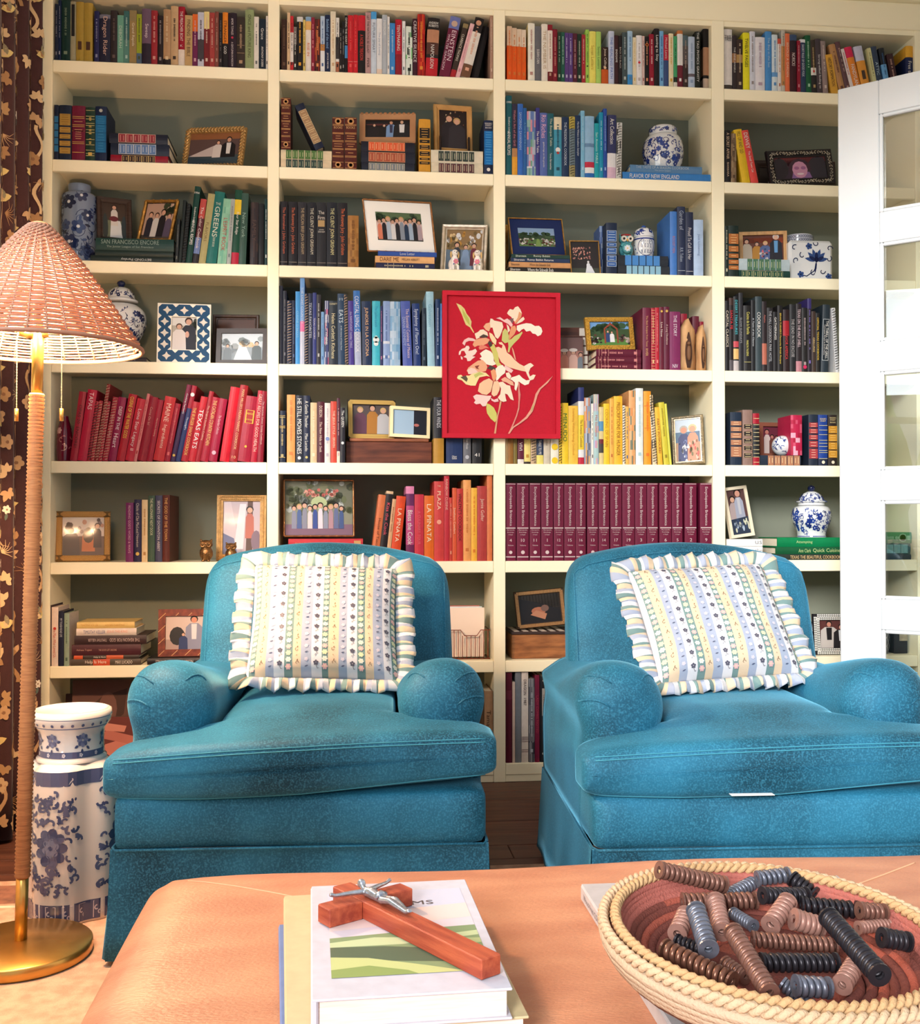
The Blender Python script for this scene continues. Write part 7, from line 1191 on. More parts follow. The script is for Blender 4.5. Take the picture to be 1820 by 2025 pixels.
PP('560,1250 610,1210 680,1180 730,1215 720,1280 700,1350 650,1390 590,1380 540,1345', PE); PP('720,1300 740,1220 790,1210 820,1260 810,1330 780,1390 740,1410 710,1380', (250, 208, 170)); PP('800,1230 850,1220 900,1260 945,1270 950,1300 970,1370 990,1455 950,1440 910,1380 880,1370 890,1430 900,1465 860,1475 820,1460 790,1420 820,1380 830,1310', CR)
PP('480,1410 520,1385 580,1390 650,1400 710,1400 690,1450 660,1480 640,1530 600,1535 570,1500 520,1510 490,1490 510,1460 495,1440', (252, 216, 208)); PP('700,1425 740,1450 790,1430 800,1470 750,1480 710,1460', PK); PP('650,1495 690,1510 740,1550 775,1620 778,1690 755,1735 700,1690 655,1620 645,1560', (214, 210, 112))
PP('815,1468 838,1468 820,1560 795,1650 780,1760 765,1880 740,1885 755,1790 780,1650 800,1560', (228, 164, 124)); PP('1045,1215 1065,1240 1062,1300 1075,1380 1065,1480 1060,1560 1030,1660 990,1760 935,1870 925,1865 980,1740 1020,1640 1045,1540 1050,1440 1045,1340', (228, 144, 132))
PP('1485,1138 1420,1230 1330,1310 1290,1390 1265,1480 1230,1590 1160,1680 1080,1740 990,1800 935,1880 910,1885 960,1800 1060,1730 1140,1660 1200,1570 1240,1470 1265,1370 1310,1300 1390,1230', (234, 164, 142)); PP('965,780 985,810 1005,880 1020,950 1000,930 980,860', (240, 172, 142)); PP('1205,1560 1250,1470 1245,1540 1215,1600', (206, 170, 120))
mb.build('painted_irises', mat('oil_paint', attr=True, rough=.55, bump=.15, bscale=120), pt)
# ================================================================== ARMCHAIRS
from mathutils.bvhtree import BVHTree
def velvet(name, c1, c2, c3):
    m = bpy.data.materials.new(name); m.use_nodes = True; N = m.node_tree.nodes; L = m.node_tree.links; b = N['Principled BSDF']
    b.inputs['Roughness'].default_value = .62; b.inputs['Specular IOR Level'].default_value = .25
    b.inputs['Sheen Weight'].default_value = .55; b.inputs['Sheen Roughness'].default_value = .35; b.inputs['Sheen Tint'].default_value = (*lin((120, 200, 235)), 1)
    tc = N.new('ShaderNodeTexCoord'); n1 = N.new('ShaderNodeTexNoise'); n1.inputs['Scale'].default_value = 3.4; n1.inputs['Detail'].default_value = 2.5; L.new(tc.outputs['Object'], n1.inputs['Vector'])
    r = N.new('ShaderNodeValToRGB'); r.color_ramp.elements[0].position = .36; r.color_ramp.elements[1].position = .64; r.color_ramp.elements[0].color = (*lin(c1), 1); r.color_ramp.elements[1].color = (*lin(c2), 1); L.new(n1.outputs['Fac'], r.inputs[0])
    n2 = N.new('ShaderNodeTexNoise'); n2.inputs['Scale'].default_value = 260; n2.inputs['Detail'].default_value = 2; L.new(tc.outputs['Object'], n2.inputs['Vector'])
    mx = N.new('ShaderNodeMix'); mx.data_type = 'RGBA'; mr = N.new('ShaderNodeMapRange'); mr.inputs[1].default_value = .45; mr.inputs[2].default_value = .75; mr.inputs[4].default_value = .5; L.new(n2.outputs['Fac'], mr.inputs[0]); L.new(mr.outputs[0], mx.inputs[0])
    L.new(r.outputs[0], mx.inputs[6]); mx.inputs[7].default_value = (*lin(c3), 1); L.new(mx.outputs[2], b.inputs['Base Color'])
    bp = N.new('ShaderNodeBump'); bp.inputs['Strength'].default_value = .25; bp.inputs['Distance'].default_value = .002; L.new(n2.outputs['Fac'], bp.inputs['Height']); L.new(bp.outputs[0], b.inputs['Normal'])
    return m
M_VEL = velvet('teal_velvet', (6, 58, 78), (34, 110, 144), (64, 146, 180))
M_VELS = mat('teal_thread', (60, 140, 165), .7)
def rbox(mb, c, h, r, n, deform=None, smooth=True):
    """rounded box made of a subdivided cube"""
    ids = {}; vs = []; fs = []
    def vid(p):
        k = tuple(round(a, 5) for a in p)
        if k not in ids:
            ids[k] = len(vs); q = [a * hh for a, hh in zip(p, h)]; core = [max(-(hh - r), min(hh - r, a)) for a, hh in zip(q, h)]
            d = [a - b for a, b in zip(q, core)]; l = math.sqrt(sum(a * a for a in d)) or 1
            # spread samples into the rounded rim
            w = [b + a / l * r if l > 1e-9 and any(abs(x) > 1e-9 for x in d) else b for a, b in zip(d, core)]
            w = [a + b for a, b in zip(w, c)]; vs.append(deform(*w) if deform else tuple(w))
        return ids[k]
    g = []
    for i in range(n + 1):
        t = -1 + 2 * i / n; g.append(math.sin(t * PI / 2) * .45 + t * .55)
    for ax in range(3):
        for sg in (-1, 1):
            for i in range(n):
                for j in range(n):
                    q = []
                    for a, b in ((i, j), (i + 1, j), (i + 1, j + 1), (i, j + 1)):
                        p = [0, 0, 0]; p[ax] = sg; p[(ax + 1) % 3] = g[a]; p[(ax + 2) % 3] = g[b]; q.append(vid(p))
                    fs.append(tuple(q) if sg > 0 else tuple(reversed(q)))
    mb.add(vs, fs, None, smooth); return mb
def bvh_of(mb): return BVHTree.FromPolygons([Vector(v) for v in mb.v], mb.f)
def hit_front(bv, x, z, back=.004):
    r = bv.ray_cast(Vector((x, -2, z)), Vector((0, 1, 0)))
    return (r[0] + Vector((0, -back * .15, 0))) if r[0] is not None else None
def hit_top(bv, x, y):
    r = bv.ray_cast(Vector((x, y, 3)), Vector((0, 0, -1))); return r[0]
def superring(xc, zc, a, b, n, N, y):
    out = []
    for k in range(N):
        t = 2 * PI * k / N; c, s = math.cos(t), math.sin(t)
        out.append((xc + a * math.copysign(abs(c) ** (2 / n), c), y, zc + b * math.copysign(abs(s) ** (2 / n), s)))
    return out
def sm(a, b, x): t = max(0, min(1, (x - a) / (b - a))); return t * t * (3 - 2 * t)
def armchair(label, loc, rotz, tilt):
    t = thing('armchair', label, 'armchair', loc, (0, 0, rotz), 'velvet armchairs')
    # --- seat deck / front rail
    mb = MB(); rbox(mb, (0, .40, .302), (.408, .405, .064), .026, 14, lambda x, y, z: (x, y - .010 * math.cos(min(1, abs(z - .302) / .064) * PI / 2) * (1 if y < .1 else 0) - .006 * math.sin(x * 9) * (1 if y < .1 else 0), z)); mb.build('seat_deck', M_VEL, t)
    # --- T-shaped loose cushion
    rows = []; NR = 46; N = 64
    for i in range(NR + 1):
        f = i / NR; y = -.022 + .66 * (f ** 1.35 if f < 1 else 1)
        s = min(1, (y + .022) / .05); k = (1 - (1 - s) ** 3.2) ** (1 / 3.2) if s < 1 else 1
        sb = min(1, (.638 - y) / .05); kb = (1 - (1 - max(sb, 0)) ** 2.2) ** (1 / 2.2) if sb < 1 else 1
        W_ = .432 - .225 * sm(.105, .165, y); kk = max(.03, min(k, kb))
        ring = superring(0, .418, W_ - .03 * (1 - kk), .056 * kk, 7.0, N, y)
        rows.append([(x, yy - .010 * sm(.05, 0, yy) * math.cos(x * 5), z + (.038 * (1 - (x / .44) ** 2) * sm(-.03, .25, y) + (.012 * (1 - (x / .44) ** 2))) * (1 if z > .418 else .12) + tilt * x - (.006 * math.cos(x * 7 + .6) * sm(.16, -.02, y) if z < .418 else 0)) for x, yy, z in ring])
    mb = MB(); mb.ring(rows, None, True, True, True, True); cu_ = mb.build('seat_cushion', M_VEL, t); bc = bvh_of(mb)
    for dz, top in ((.040, 1), (.033, 1), (-.048, 0)):
        pts = [hit_front(bc, -.405 + .81 * k / 40, .418 + dz + tilt * (-.405 + .81 * k / 40) + (.010 * (1 - ((-.405 + .81 * k / 40) / .44) ** 2) if top else -.008 * math.cos((-.405 + .81 * k / 40) * 7 + .6))) for k in range(41)]
        pts = [p for p in pts if p is not None]
        if len(pts) > 10: s_ = MB(); s_.tube(pts, .0014, 5); s_.build('stitched_seam', M_VELS, cu_)
    # --- rolled arms with the side panels
    ctl = [(.408, .24), (.410, .40), (.404, .465), (.418, .53), (.408, .585), (.372, .622), (.318, .632), (.262, .616), (.224, .575), (.212, .52), (.228, .46), (.238, .40), (.24, .24)]
    ctl = smooth_prof(ctl, 4); nb = len(ctl)
    for sg in (-1, 1):
        rows = []
        for i in range(31):
            f = i / 30; y = .098 + .70 * f ** 1.5; s = min(1, (y - .098) / .085); k = max(.05, (1 - (1 - s) ** 2.2) ** (1 / 2.2)) if s < 1 else 1
            dip = -.062 * sm(.16, .60, y); row = []
            for x, z in ctl:
                xx = .318 + (x - .318) * (.25 + .75 * k); zz = .50 + (z - .50) * (.35 + .65 * k) if z > .42 else z
                inn = .035 * sm(.3, .7, y) * (1 if x < .318 else .3)
                row.append((sg * (xx - inn * sm(.45, .6, z)), y, zz + dip * sm(.5, .62, z)))
            rows.append(row if sg > 0 else row[::-1])
        m2 = MB(); m2.ring(rows, None, True, True, True, True); ar = m2.build('arm', M_VEL, t); ba = bvh_of(m2)
        for za, x0, x1 in ((.600, .345, .405), (.548, .35, .415), (.60, .235, .275)):     # gathered tucks on the arm front
            pts = [hit_front(ba, sg * (x0 + (x1 - x0) * q / 8), za - .012 * ((q - 4) / 4) ** 2 + .006 * (q / 8), .002) for q in range(9)]; pts = [p for p in pts if p is not None and p.y < .3]
            if len(pts) > 3: p_ = MB(); p_.tube(pts, [.0012] + [.0026] * (len(pts) - 2) + [.0008], 6); p_.build('tuck', M_VEL, ar)
    # --- tight back
    def bdef(x, y, z):
        f = (z - .30) / .56; tp = sm(.6, .84, z); x2 = x * (1.0 + .045 * (1 - f)) * (1 - .025 * sm(.74, .86, z))
        z2 = z + .050 * (1 - (x / .335) ** 2) * tp
        y2 = y - .030 * (1 - (x / .335) ** 2) * (1 - ((z - .6) / .3) ** 2) * (1 if y < .70 else 0) + (z - .42) * .27
        return (x2, y2, z2)
    mb = MB(); rbox(mb, (.012, .70, .575), (.352, .075, .275), .055, 20, bdef); bk = mb.build('backrest', M_VEL, t); bb_ = bvh_of(mb)
    path = [(-.338, .50 + .28 * k / 10) for k in range(11)] + [(-.338 + .03 * (1 - math.cos(a)), .80 + .028 * math.sin(a)) for a in (.4, .9, 1.4)] + [(-.30 + .60 * k / 16, .828 + .046 * (1 - ((-.30 + .60 * k / 16) / .335) ** 2)) for k in range(17)] + [(.338 - .03 * (1 - math.cos(a)), .80 + .028 * math.sin(a)) for a in (1.4, .9, .4)] + [(.338, .78 - .28 * k / 10) for k in range(11)]
    pts = [hit_front(bb_, x + .012, z) for x, z in path]; pts = [p for p in pts if p is not None]
    if len(pts) > 10: s_ = MB(); s_.tube(pts, .0026, 6); s_.build('welt', M_VEL, bk)
    # --- skirt panels and kick pleats
    def panel(p0, p1, out, nm, inset=.0, drop=.012, seed=0):
        p0, p1, out = Vector(p0), Vector(p1), Vector(out); n = 16; rows = []
        for side in (0, 1):
            for zi in range(5):
                z = .246 - (.246 - drop) * zi / 4 if side == 0 else drop + (.246 - drop) * zi / 4; row = []
                for k in range(n + 1):
                    f = k / n; fl = (.246 - z) / .246; p = p0.lerp(p1, f) + out * (.014 * fl + .003 * math.sin(k * 1.3 + seed) * fl - (.006 if side else 0)); p += (p1 - p0).normalized() * ((f - .5) * .012 * fl); row.append((p.x, p.y, z))
                rows.append(row)
        mb = MB(); rows.append(rows[0]); mb.ring(rows, None, True, False); mb.build(nm, M_VEL, t)
    X, Y0, Y1 = .412, -.004, .80
    panel((-X, Y0, 0), (X, Y0, 0), (0, -1, 0), 'skirt_panel', seed=1); panel((X, Y0 + .01, 0), (X, Y1, 0), (1, 0, 0), 'skirt_panel', seed=2); panel((-X, Y1, 0), (-X, Y0 + .01, 0), (-1, 0, 0), 'skirt_panel', seed=3); panel((X, Y1, 0), (-X, Y1, 0), (0, 1, 0), 'skirt_panel', seed=4)
    for sx in (-1, 1):
        for y, sy in ((Y0, -1), (Y1, 1)):
            o = Vector((sx, sy, 0)).normalized(); a = Vector((sx * (X - .02), y, 0)); b = Vector((sx * X, y - sy * .02, 0)); mb = MB(); rows = []
            for side in (0, 1):
                for zi in range(4):
                    z = .238 - .224 * zi / 3 if side == 0 else .014 + .224 * zi / 3; fl = (.246 - z) / .246; row = []
                    for k in range(5): p = a.lerp(b, k / 4) + o * ((.030 if k in (1, 2, 3) else .012) * fl - (.004 if side else 0)); row.append((p.x, p.y, z))
                    rows.append(row)
            rows.append(rows[0]); mb.ring(rows, None, True, False); mb.build('kick_pleat', M_VEL, t)
    # --- welt along the rail
    mb = MB(); mb.tube([(-.408, .78, .247), (-.41, .01, .247), (-.40, -.012, .247), (.40, -.012, .247), (.41, .01, .247), (.408, .78, .247)], .0032, 6); mb.build('welt', M_VEL, t)
    return t
armchair('teal velvet armchair nearer the floor lamp', (-.105, -1.592, .009), math.radians(-2.2), .045)
ch2 = armchair('teal velvet armchair in front of the glazed door', (.935, -1.70, .009), math.radians(-2.5), .03)
MB().bbox(-.115, -.02, -.040, .01, .3672, .3684, .0004).build('white_tag', mat('white_tag', (240, 240, 240), .6), ch2)

# ================================================================== RUFFLED PILLOWS
STR = [((124, 156, 156), .20), ((234, 210, 180), .27), ((172, 184, 208), .25), ((234, 234, 240), .28)]
def stripe(x, per=.083):
    f = (x / per) % 1.0; a = 0
    for i, (c, w) in enumerate(STR):
        a += w
        if f < a: return i, c
    return 3, STR[3][0]
def pillow(label, loc, rot, seed, half=.176):
    SX = 1.12
    t = thing('ruffled_pillow', label, 'pillow', loc, rot, 'ruffled striped pillows'); T = .062; r = random.Random(seed)
    def face(u, v, sg):
        e = max(0, (1 - u ** 4) * (1 - v ** 4)) ** .55; x = u * half * (1 - .05 * (1 - v * v) * (-1 if abs(u) < 0 else 1) * abs(u)); z = v * half * (1 - .05 * (1 - u * u) * abs(v))
        return (x + .02 * (-v * .3), -sg * T * e + .004 * math.sin(6 * u + 4 * v + seed) * e, z)
    mb = MB(); nx, ny = 74, 22
    for sg in (1, -1):
        vs = [face(-1 + 2 * i / nx, -1 + 2 * j / ny, sg) for j in range(ny + 1) for i in range(nx + 1)]; fs = []; cs = []
        for j in range(ny):
            for i in range(nx):
                q = (j * (nx + 1) + i, j * (nx + 1) + i + 1, (j + 1) * (nx + 1) + i + 1, (j + 1) * (nx + 1) + i); fs.append(q if sg > 0 else q[::-1]); cs.append(stripe((-1 + 2 * (i + .5) / nx) * half + .5)[1])
        mb.add(vs, fs, cs, True)
    mb.build('cover', mat('striped_cotton', attr=True, rough=.85, sheen=.2, bump=.15, bscale=500), t)
    # woven sprigs and roses
    mo = []; x = -half * .95
    while x < half * .95:
        i, c = stripe(x + .5); x1 = x
        while x1 < half and stripe(x1 + .5)[0] == i: x1 += .001
        xc = (x + x1) / 2; z = -half * .9 + (.008 if i % 2 else 0)
        if x1 - x > .010:
            k = 0
            while z < half * .92:
                if i == 3: mo += m_flower(xc, z, .0062, 5, (92, 92, 110), None, .3) + m_stroke([(xc, z - .004), (xc + .003, z - .012), (xc + .006, z - .011)], .0012, (120, 120, 130)) if k % 2 == 0 else m_leaf(xc - .003, z, .007, .003, 1, (180, 186, 196))
                elif i == 0: mo += m_flower(xc, z, .0068, 6, ((238, 190, 190), (232, 238, 226), (226, 234, 190))[k % 3], (240, 226, 180), k)
                elif i == 1: mo += m_curl(xc, z, .005, k, 4.5, .0012, (140, 116, 96)) + m_leaf(xc, z + .004, .006, .0025, 1.2, (150, 120, 90)) if k % 2 == 0 else m_leaf(xc, z, .004, .0018, 1.8, (170, 140, 110))
                else: mo += m_leaf(xc - .004, z, .009, .003, .3, (90, 100, 130)) if k % 2 == 0 else m_flower(xc, z, .005, 5, (206, 206, 226), (240, 210, 190), k)
                z += .0165; k += 1
        x = x1 + .0005
    pm = MB(); emit(pm, lambda a, b, o: (lambda p: (p[0], p[1] - o - .0004, p[2]))(face(max(-.99, min(.99, a / half)), max(-.99, min(.99, b / half)), 1)), mo, .0006); pm.build('woven_flower_print', M_PRINT, t)
    # gathered ruffle
    P = 8 * half; waves = 46; N = waves * 10; RW = .042; rows = [[] for _ in range(6)]
    for k in range(N + 1):
        s = (k / N * P) % P; sd = min(3, int(s / (2 * half))); q = (s - sd * 2 * half) / half - 1
        e, tg, out = (((q, -1), (1, 0), (0, -1)), ((1, q), (0, 1), (1, 0)), ((-q, 1), (-1, 0), (0, 1)), ((-1, -q), (0, -1), (-1, 0)))[sd]
        cq = max(0, abs(q) - .84) / .16; sgn = 1 if q > 0 else -1
        o2 = Vector((out[0] + tg[0] * sgn * cq, out[1] + tg[1] * sgn * cq)).normalized() * (1 + .12 * cq)
        ph = 2 * PI * waves * k / N + .9 * math.sin(k * .07 + seed); am = (.0085 + .004 * math.sin(k * .031 + seed)) * (1.5 if sd == 0 else 1)
        base = face(e[0] * .985, e[1] * .985, 1)
        for j in range(6):
            f = j / 5; ww = RW * f * (1 + .10 * math.sin(ph * .5 + seed)) * (.8 if sd == 0 else 1); n_ = am * (f ** .7) * math.sin(ph); lt = .005 * f * math.sin(2 * ph)
            rows[j].append((e[0] * half * .965 + o2.x * ww + tg[0] * lt + .006 * -e[1], n_ - .004 - .012 * math.sin(PI * f) * .6, e[1] * half * .965 + o2.y * ww + tg[1] * lt))
    rb = MB(); cs = []
    for j in range(5):
        for k in range(N): cs.append(stripe(k / N * P * 2.2)[1])
    rb.ring(rows, cs, True, False); ro = rb.build('ruffle', mat('striped_cotton'), t)
    sd = ro.modifiers.new('cloth_thickness', 'SOLIDIFY'); sd.thickness = .0016
    t.scale = (SX, 1, 1)
    return t
pillow('ruffled striped floral pillow on the armchair by the lamp', (-.068, -1.115, .704), (-.62, .03, math.radians(-3)), 1)
pillow('ruffled striped floral pillow on the armchair by the door', (.962, -1.20, .702), (-.62, -.05, math.radians(2)), 5)

# ================================================================== RUG
rug = thing('rug', 'pale beige wool rug with a darker border under the seating', 'rug')
MB().bbox(-1.04, 2.1, -4.4, -.99, .0005, .008, .002).build('pile', mat('beige_wool', (206, 172, 146), .95, rgb2=(186, 148, 124), vscale=30, bump=.6, bscale=260), rug)
MB().bbox(-1.02, 2.08, -1.17, -1.03, .008, .0086, .0003).build('border_band', mat('rust_wool', (150, 104, 84), .95, rgb2=(120, 84, 72), vscale=40, bump=.5, bscale=200), rug)
MB().bbox(-1.02, 2.08, -1.20, -1.185, .008, .0086, .0003).build('border_line', mat('ivory_wool', (226, 206, 184), .95, bump=.4, bscale=200), rug)

# ================================================================== LEATHER OTTOMAN
OX0, OX1, OY0, OY1, OZ = -.292, 1.36, -3.30, -2.345, .452
def odef(x, y, z):
    fx, fy = (x - (OX0 + OX1) / 2) / ((OX1 - OX0) / 2), (y - (OY0 + OY1) / 2) / ((OY1 - OY0) / 2)
    return (x, y, z - (.018 * (abs(fx) ** 10 * .5 + abs(fy) ** 6 * .35) + .004 * math.sin(x * 9) * math.sin(y * 7)) * sm(.40, .452, z))
ott = thing('leather_ottoman', 'large tan leather ottoman used as a coffee table', 'ottoman')
mb = MB(); rbox(mb, ((OX0 + OX1) / 2, (OY0 + OY1) / 2, .29), ((OX1 - OX0) / 2, (OY1 - OY0) / 2, .163), .045, 26, odef)
lm = mat('tan_leather', (196, 140, 108), .40, rgb2=(178, 120, 92), vscale=7, bump=.3, bscale=170, stretch=(1, 2.4, 1))
oo = mb.build('upholstery', lm, ott); bo = bvh_of(mb)
for (ua, va), (ub, vb) in (((372, 1738), (606, 1782)), ((1700, 1748), (1810, 1700))):
    a, b = atz(ua, va, OZ), atz(ub, vb, OZ); pts = []
    for k in range(25):
        p = a.lerp(b, k / 24); h = hit_top(bo, p.x, p.y)
        if h is not None: pts.append(h + Vector((0, 0, .0004)))
    if len(pts) > 3: s_ = MB(); s_.tube(pts, .0011, 5); s_.build('stitched_seam', mat('leather_seam', (226, 176, 140), .5), oo)
for x in (OX0 + .12, OX1 - .12):
    for y in (OY0 + .12, OY1 - .12): MB().lathe([(.03, .010), (.034, .06), (.028, .13)], 16, cx=x, cy=y, capa=True, capb=True).build('leg', M_DKW, ott)
oz = lambda x, y: hit_top(bo, x, y).z

# ================================================================== BOOKS ON THE OTTOMAN
def flat_book(label, corners, z, th, cov, name='coffee_table_book', rot_extra=0):
    """lying book from its top-face corners (spine side first): back-spine, back-fore, front-spine"""
    a, b, c = corners; ex = Vector((b.x - a.x, b.y - a.y, 0)); w = ex.length; ey = Vector((a.x - c.x, a.y - c.y, 0)); d = ey.length
    t = thing(name, label, 'book', (c.x, c.y, z), (0, 0, math.atan2(ex.y, ex.x)), 'coffee table books')
    mb = MB(); tb = .0026
    mb.bbox(0, w, 0, d, 0, tb, .0008, cov); mb.build('back_board', M_COVER, t); mb = MB(); mb.bbox(0, w, 0, d, th - tb, th, .0008, cov); mb.build('front_board', M_COVER, t)
    mb = MB(); mb.bbox(-.001, .006, 0, d, .0005, th - .0005, .002, cov); mb.build('spine', M_COVER, t)
    MB().box(.006, w - .005, .004, d - .004, tb, th - tb).build('pages', mat('pale_pages', (222, 204, 196), .8, var=.12, vscale=400, stretch=(.05, .05, 1)), t)
    return t, w, d
zB = .4525
A_, B_, C_ = atz(607, 1772, zB + .036), atz(958, 1752, zB + .036), atz(566, 2050, zB + .036)
blu, w0, d0 = flat_book('slim blue book at the bottom of the stack on the ottoman', (A_ + Vector((-.008, -.02, 0)), B_ + Vector((-.03, -.02, 0)), C_ + Vector((-.006, .03, 0))), zB, .009, (110, 140, 200))
cre, w1, d1 = flat_book('large cream book under the white book on the ottoman', (A_, B_, C_), zB + .0094, .028, (218, 202, 160))
zW = zB + .0094 + .0284; tW = .030
a2, b2, c2, d2 = (atz(u, v, zW + tW) for u, v in ((632, 1752), (935, 1738), (617, 1978), (990, 1937)))
whi, w2, dd2 = flat_book('white book with a green hill landscape under the wooden crucifix', (a2, b2, c2), zW, tW, (216, 216, 230))
pr = MB(); y_ = lambda f: dd2 * f; zt = tW + .0004
def hill(pts, c, k): pr.poly([(w2 * x, y_(y), zt + .00003 * k) for x, y in pts], c)
hill([(.10, .14), (.94, .14), (.94, .90), (.10, .90)], (232, 220, 232), 0); hill([(.10, .60), (.94, .66), (.94, .90), (.10, .90)], (214, 218, 240), 1); hill([(.10, .52), (.94, .60), (.94, .74), (.10, .66)], (244, 222, 220), 2)
hill([(.10, .14), (.94, .14), (.94, .52), (.7, .51), (.4, .48), (.10, .46)], (142, 166, 124), 3); hill([(.10, .42), (.35, .45), (.6, .43), (.94, .47), (.94, .43), (.5, .38), (.10, .38)], (206, 222, 176), 4); hill([(.10, .38), (.4, .37), (.7, .33), (.94, .28), (.94, .20), (.5, .24), (.10, .28)], (92, 112, 90), 5); hill([(.10, .30), (.3, .28), (.6, .20), (.8, .14), (.10, .14)], (206, 216, 150), 6); hill([(.10, .20), (.3, .22), (.5, .17), (.55, .14), (.10, .14)], (150, 172, 104), 7); hill([(.62, .42), (.94, .40), (.94, .36), (.66, .34)], (190, 204, 150), 8)
put_text(pr, 'PSALMS', (w2 * .55, y_(.76), zt + .0004), (1, 0, 0), (0, 1, 0), w2 * .5, .0125, (96, 84, 84)); pr.build('cover_print', M_PRINT, whi)
# wooden crucifix lying on the white book
zc = zW + tW + .0006; hC = .020
p0, p1 = atz(676, 1748, zc + hC), atz(972, 1892, zc + hC); q0, q1 = atz(650, 1802, zc + hC), atz(800, 1742, zc + hC)
ax = Vector((p1.x - p0.x, p1.y - p0.y, 0)); Lc = ax.length; an = math.atan2(ax.y, ax.x); axn = ax.normalized(); mid = (q0 + q1) / 2; cr_s = (mid - p0).dot(axn)
cru = thing('crucifix', 'reddish wooden crucifix with a silver figure on the white book', 'crucifix', (p0.x, p0.y, zc), (0, 0, an))
M_CRX = mat('red_cedar', (178, 88, 60), .45, rgb2=(140, 58, 42), vscale=7, stretch=(1.5, 14, 14), bump=.15, bscale=60, detail=6)
bwid = .0125; al = .056
MB().bbox(0, Lc, -bwid, bwid, 0, hC, .0012).build('upright_bar', M_CRX, cru)
for s in (-1, 1): MB().bbox(cr_s - bwid, cr_s + bwid, bwid * s if s > 0 else -al, al if s > 0 else -bwid, 0, hC, .0012).build('cross_bar', M_CRX, cru)
fm = MB(); z0 = hC + .005
def chain(pts, rr): fm.tube(pts, rr, 8)
chain([(cr_s - .002, 0, z0), (cr_s + .012, .0005, z0 + .001), (cr_s + .024, 0, z0), (cr_s + .034, .001, z0)], [.005, .0065, .0052, .0058]); chain([(cr_s + .033, .003, z0), (cr_s + .052, .0035, z0 + .004), (cr_s + .078, .001, z0 - .001), (cr_s + .084, .001, z0 + .002)], [.0042, .0036, .0026, .0024]); chain([(cr_s + .033, -.003, z0), (cr_s + .052, -.0035, z0 + .004), (cr_s + .078, -.001, z0 - .001), (cr_s + .084, -.001, z0 + .002)], [.0042, .0036, .0026, .0024])
for s in (-1, 1): chain([(cr_s + .001, s * .004, z0 + .001), (cr_s - .004, s * .018, z0 + .001), (cr_s - .010, s * .034, z0), (cr_s - .012, s * .041, z0 + .002)], [.0034, .0028, .0022, .0026])
chain([(cr_s - .002, 0, z0), (cr_s - .009, .001, z0 + .003)], [.003, .0034]); fm.ell((cr_s - .013, .002, z0 + .005), (.0055, .0048, .0055), 12, 8)
fig = remeshed(fm, 'silver_figure', mat('pewter', (176, 182, 194), .28, metal=.85, var=.2, vscale=200), cru, .0011, 2)
lc = MB(); lc.tube([(cr_s + .027, -.006, z0 + .002), (cr_s + .029, 0, z0 + .006), (cr_s + .027, .007, z0 + .002)], .0034, 7); lc.build('loincloth', mat('pewter'), fig)
# grey book under the basket
g0, g1, g2 = atz(1150, 1748, zB + .022), atz(1190, 1746, zB + .022), atz(1330, 2030, zB + .022)
gd = (Vector((g0.x, g0.y, 0)) - Vector((g2.x, g2.y, 0))).normalized(); gx = Vector((gd.y, -gd.x, 0)); gl = .44
gt, gw, gdd = flat_book('pale grey coffee table book under the coiled basket', (g0, g0 + gx * .36, g0 - gd * gl), zB, .022, (196, 192, 194))
mb = MB()
for k, tx in enumerate(('Wood-fired COOKING', 'ENTERTAINING')): put_text(mb, tx, (-.0016, gdd * (.82 - .45 * k), .011), (0, -1, 0), (0, 0, 1), .12, .007, (120, 120, 134))
mb.build('spine_print', M_PRINT, gt)

# ================================================================== COILED BASKET WITH SPRINGS
bcx, bcy, bz = .440, -2.890, zB + .0226; RR = .190; BH = .052
def coil_basket(label, rad, hgt, z0, cols, rimc, name='coiled_basket', shift=(0, 0)):
    t = thing(name, label, 'basket', (bcx + shift[0], bcy + shift[1], z0), (0, 0, 0), 'nested coiled baskets'); t.scale = (.915, 1.09, 1); n = 13
    mb = MB(); N = 72
    prof = []
    for k in range(n + 1):
        f = k / n; a = f * PI / 2; r = rad * (.42 + .58 * math.sin(a) ** .9); z = hgt * (1 - math.cos(a)) ** 1.05; prof.append((r, z + .006))
    base = MB(); base.lathe([(.001, .002), (prof[0][0], .002), (prof[0][0] + .003, .006), (prof[0][0], .010), (.001, .010)], N, cols[0]); base.build('base', mat('coil_grass', attr=True, rough=.85, bump=.5, bscale=300), t)
    for k, (r, z) in enumerate(prof[:-1]):
        co = MB(); pts = [(r * math.cos(2 * PI * j / N), r * math.sin(2 * PI * j / N), z) for j in range(N)]; rows = []
        cs = [cols[(j // 6 + k) % 2 if 4 < k < 9 and (j // 6) % 3 == 0 else (2 if k > 8 else (1 if k % 3 == 0 else 0))] for j in range(N)]
        for j in range(N + 1):
            a = 2 * PI * j / N; d = .0062 * (1 + .10 * (j % 2)); rows.append([((r + d * math.cos(q)) * math.cos(a), (r + d * math.cos(q)) * math.sin(a), z + d * math.sin(q)) for q in [2 * PI * m / 7 for m in range(7)]])
        co.ring(rows, [cs[j % N] for j in range(N) for m in range(7)], True); co.build('coil', mat('coil_grass'), t)
    r, z = prof[-1]; rim = MB()
    for ph in (0, PI):
        rim.tube([((r + .0034 * math.cos(54 * a + ph)) * math.cos(a), (r + .0034 * math.cos(54 * a + ph)) * math.sin(a), z + .004 + .0034 * math.sin(54 * a + ph)) for a in [2 * PI * j / 324 for j in range(324)]], .0036, 6, rimc, closed=True)
    rim.build('braided_rim', mat('coil_grass'), t)
    return t, prof
coil_basket('wide outer coiled basket with a braided pale rim on the grey book', RR, BH, bz, [(110, 72, 58), (150, 100, 80), (214, 188, 160)], (222, 192, 158))
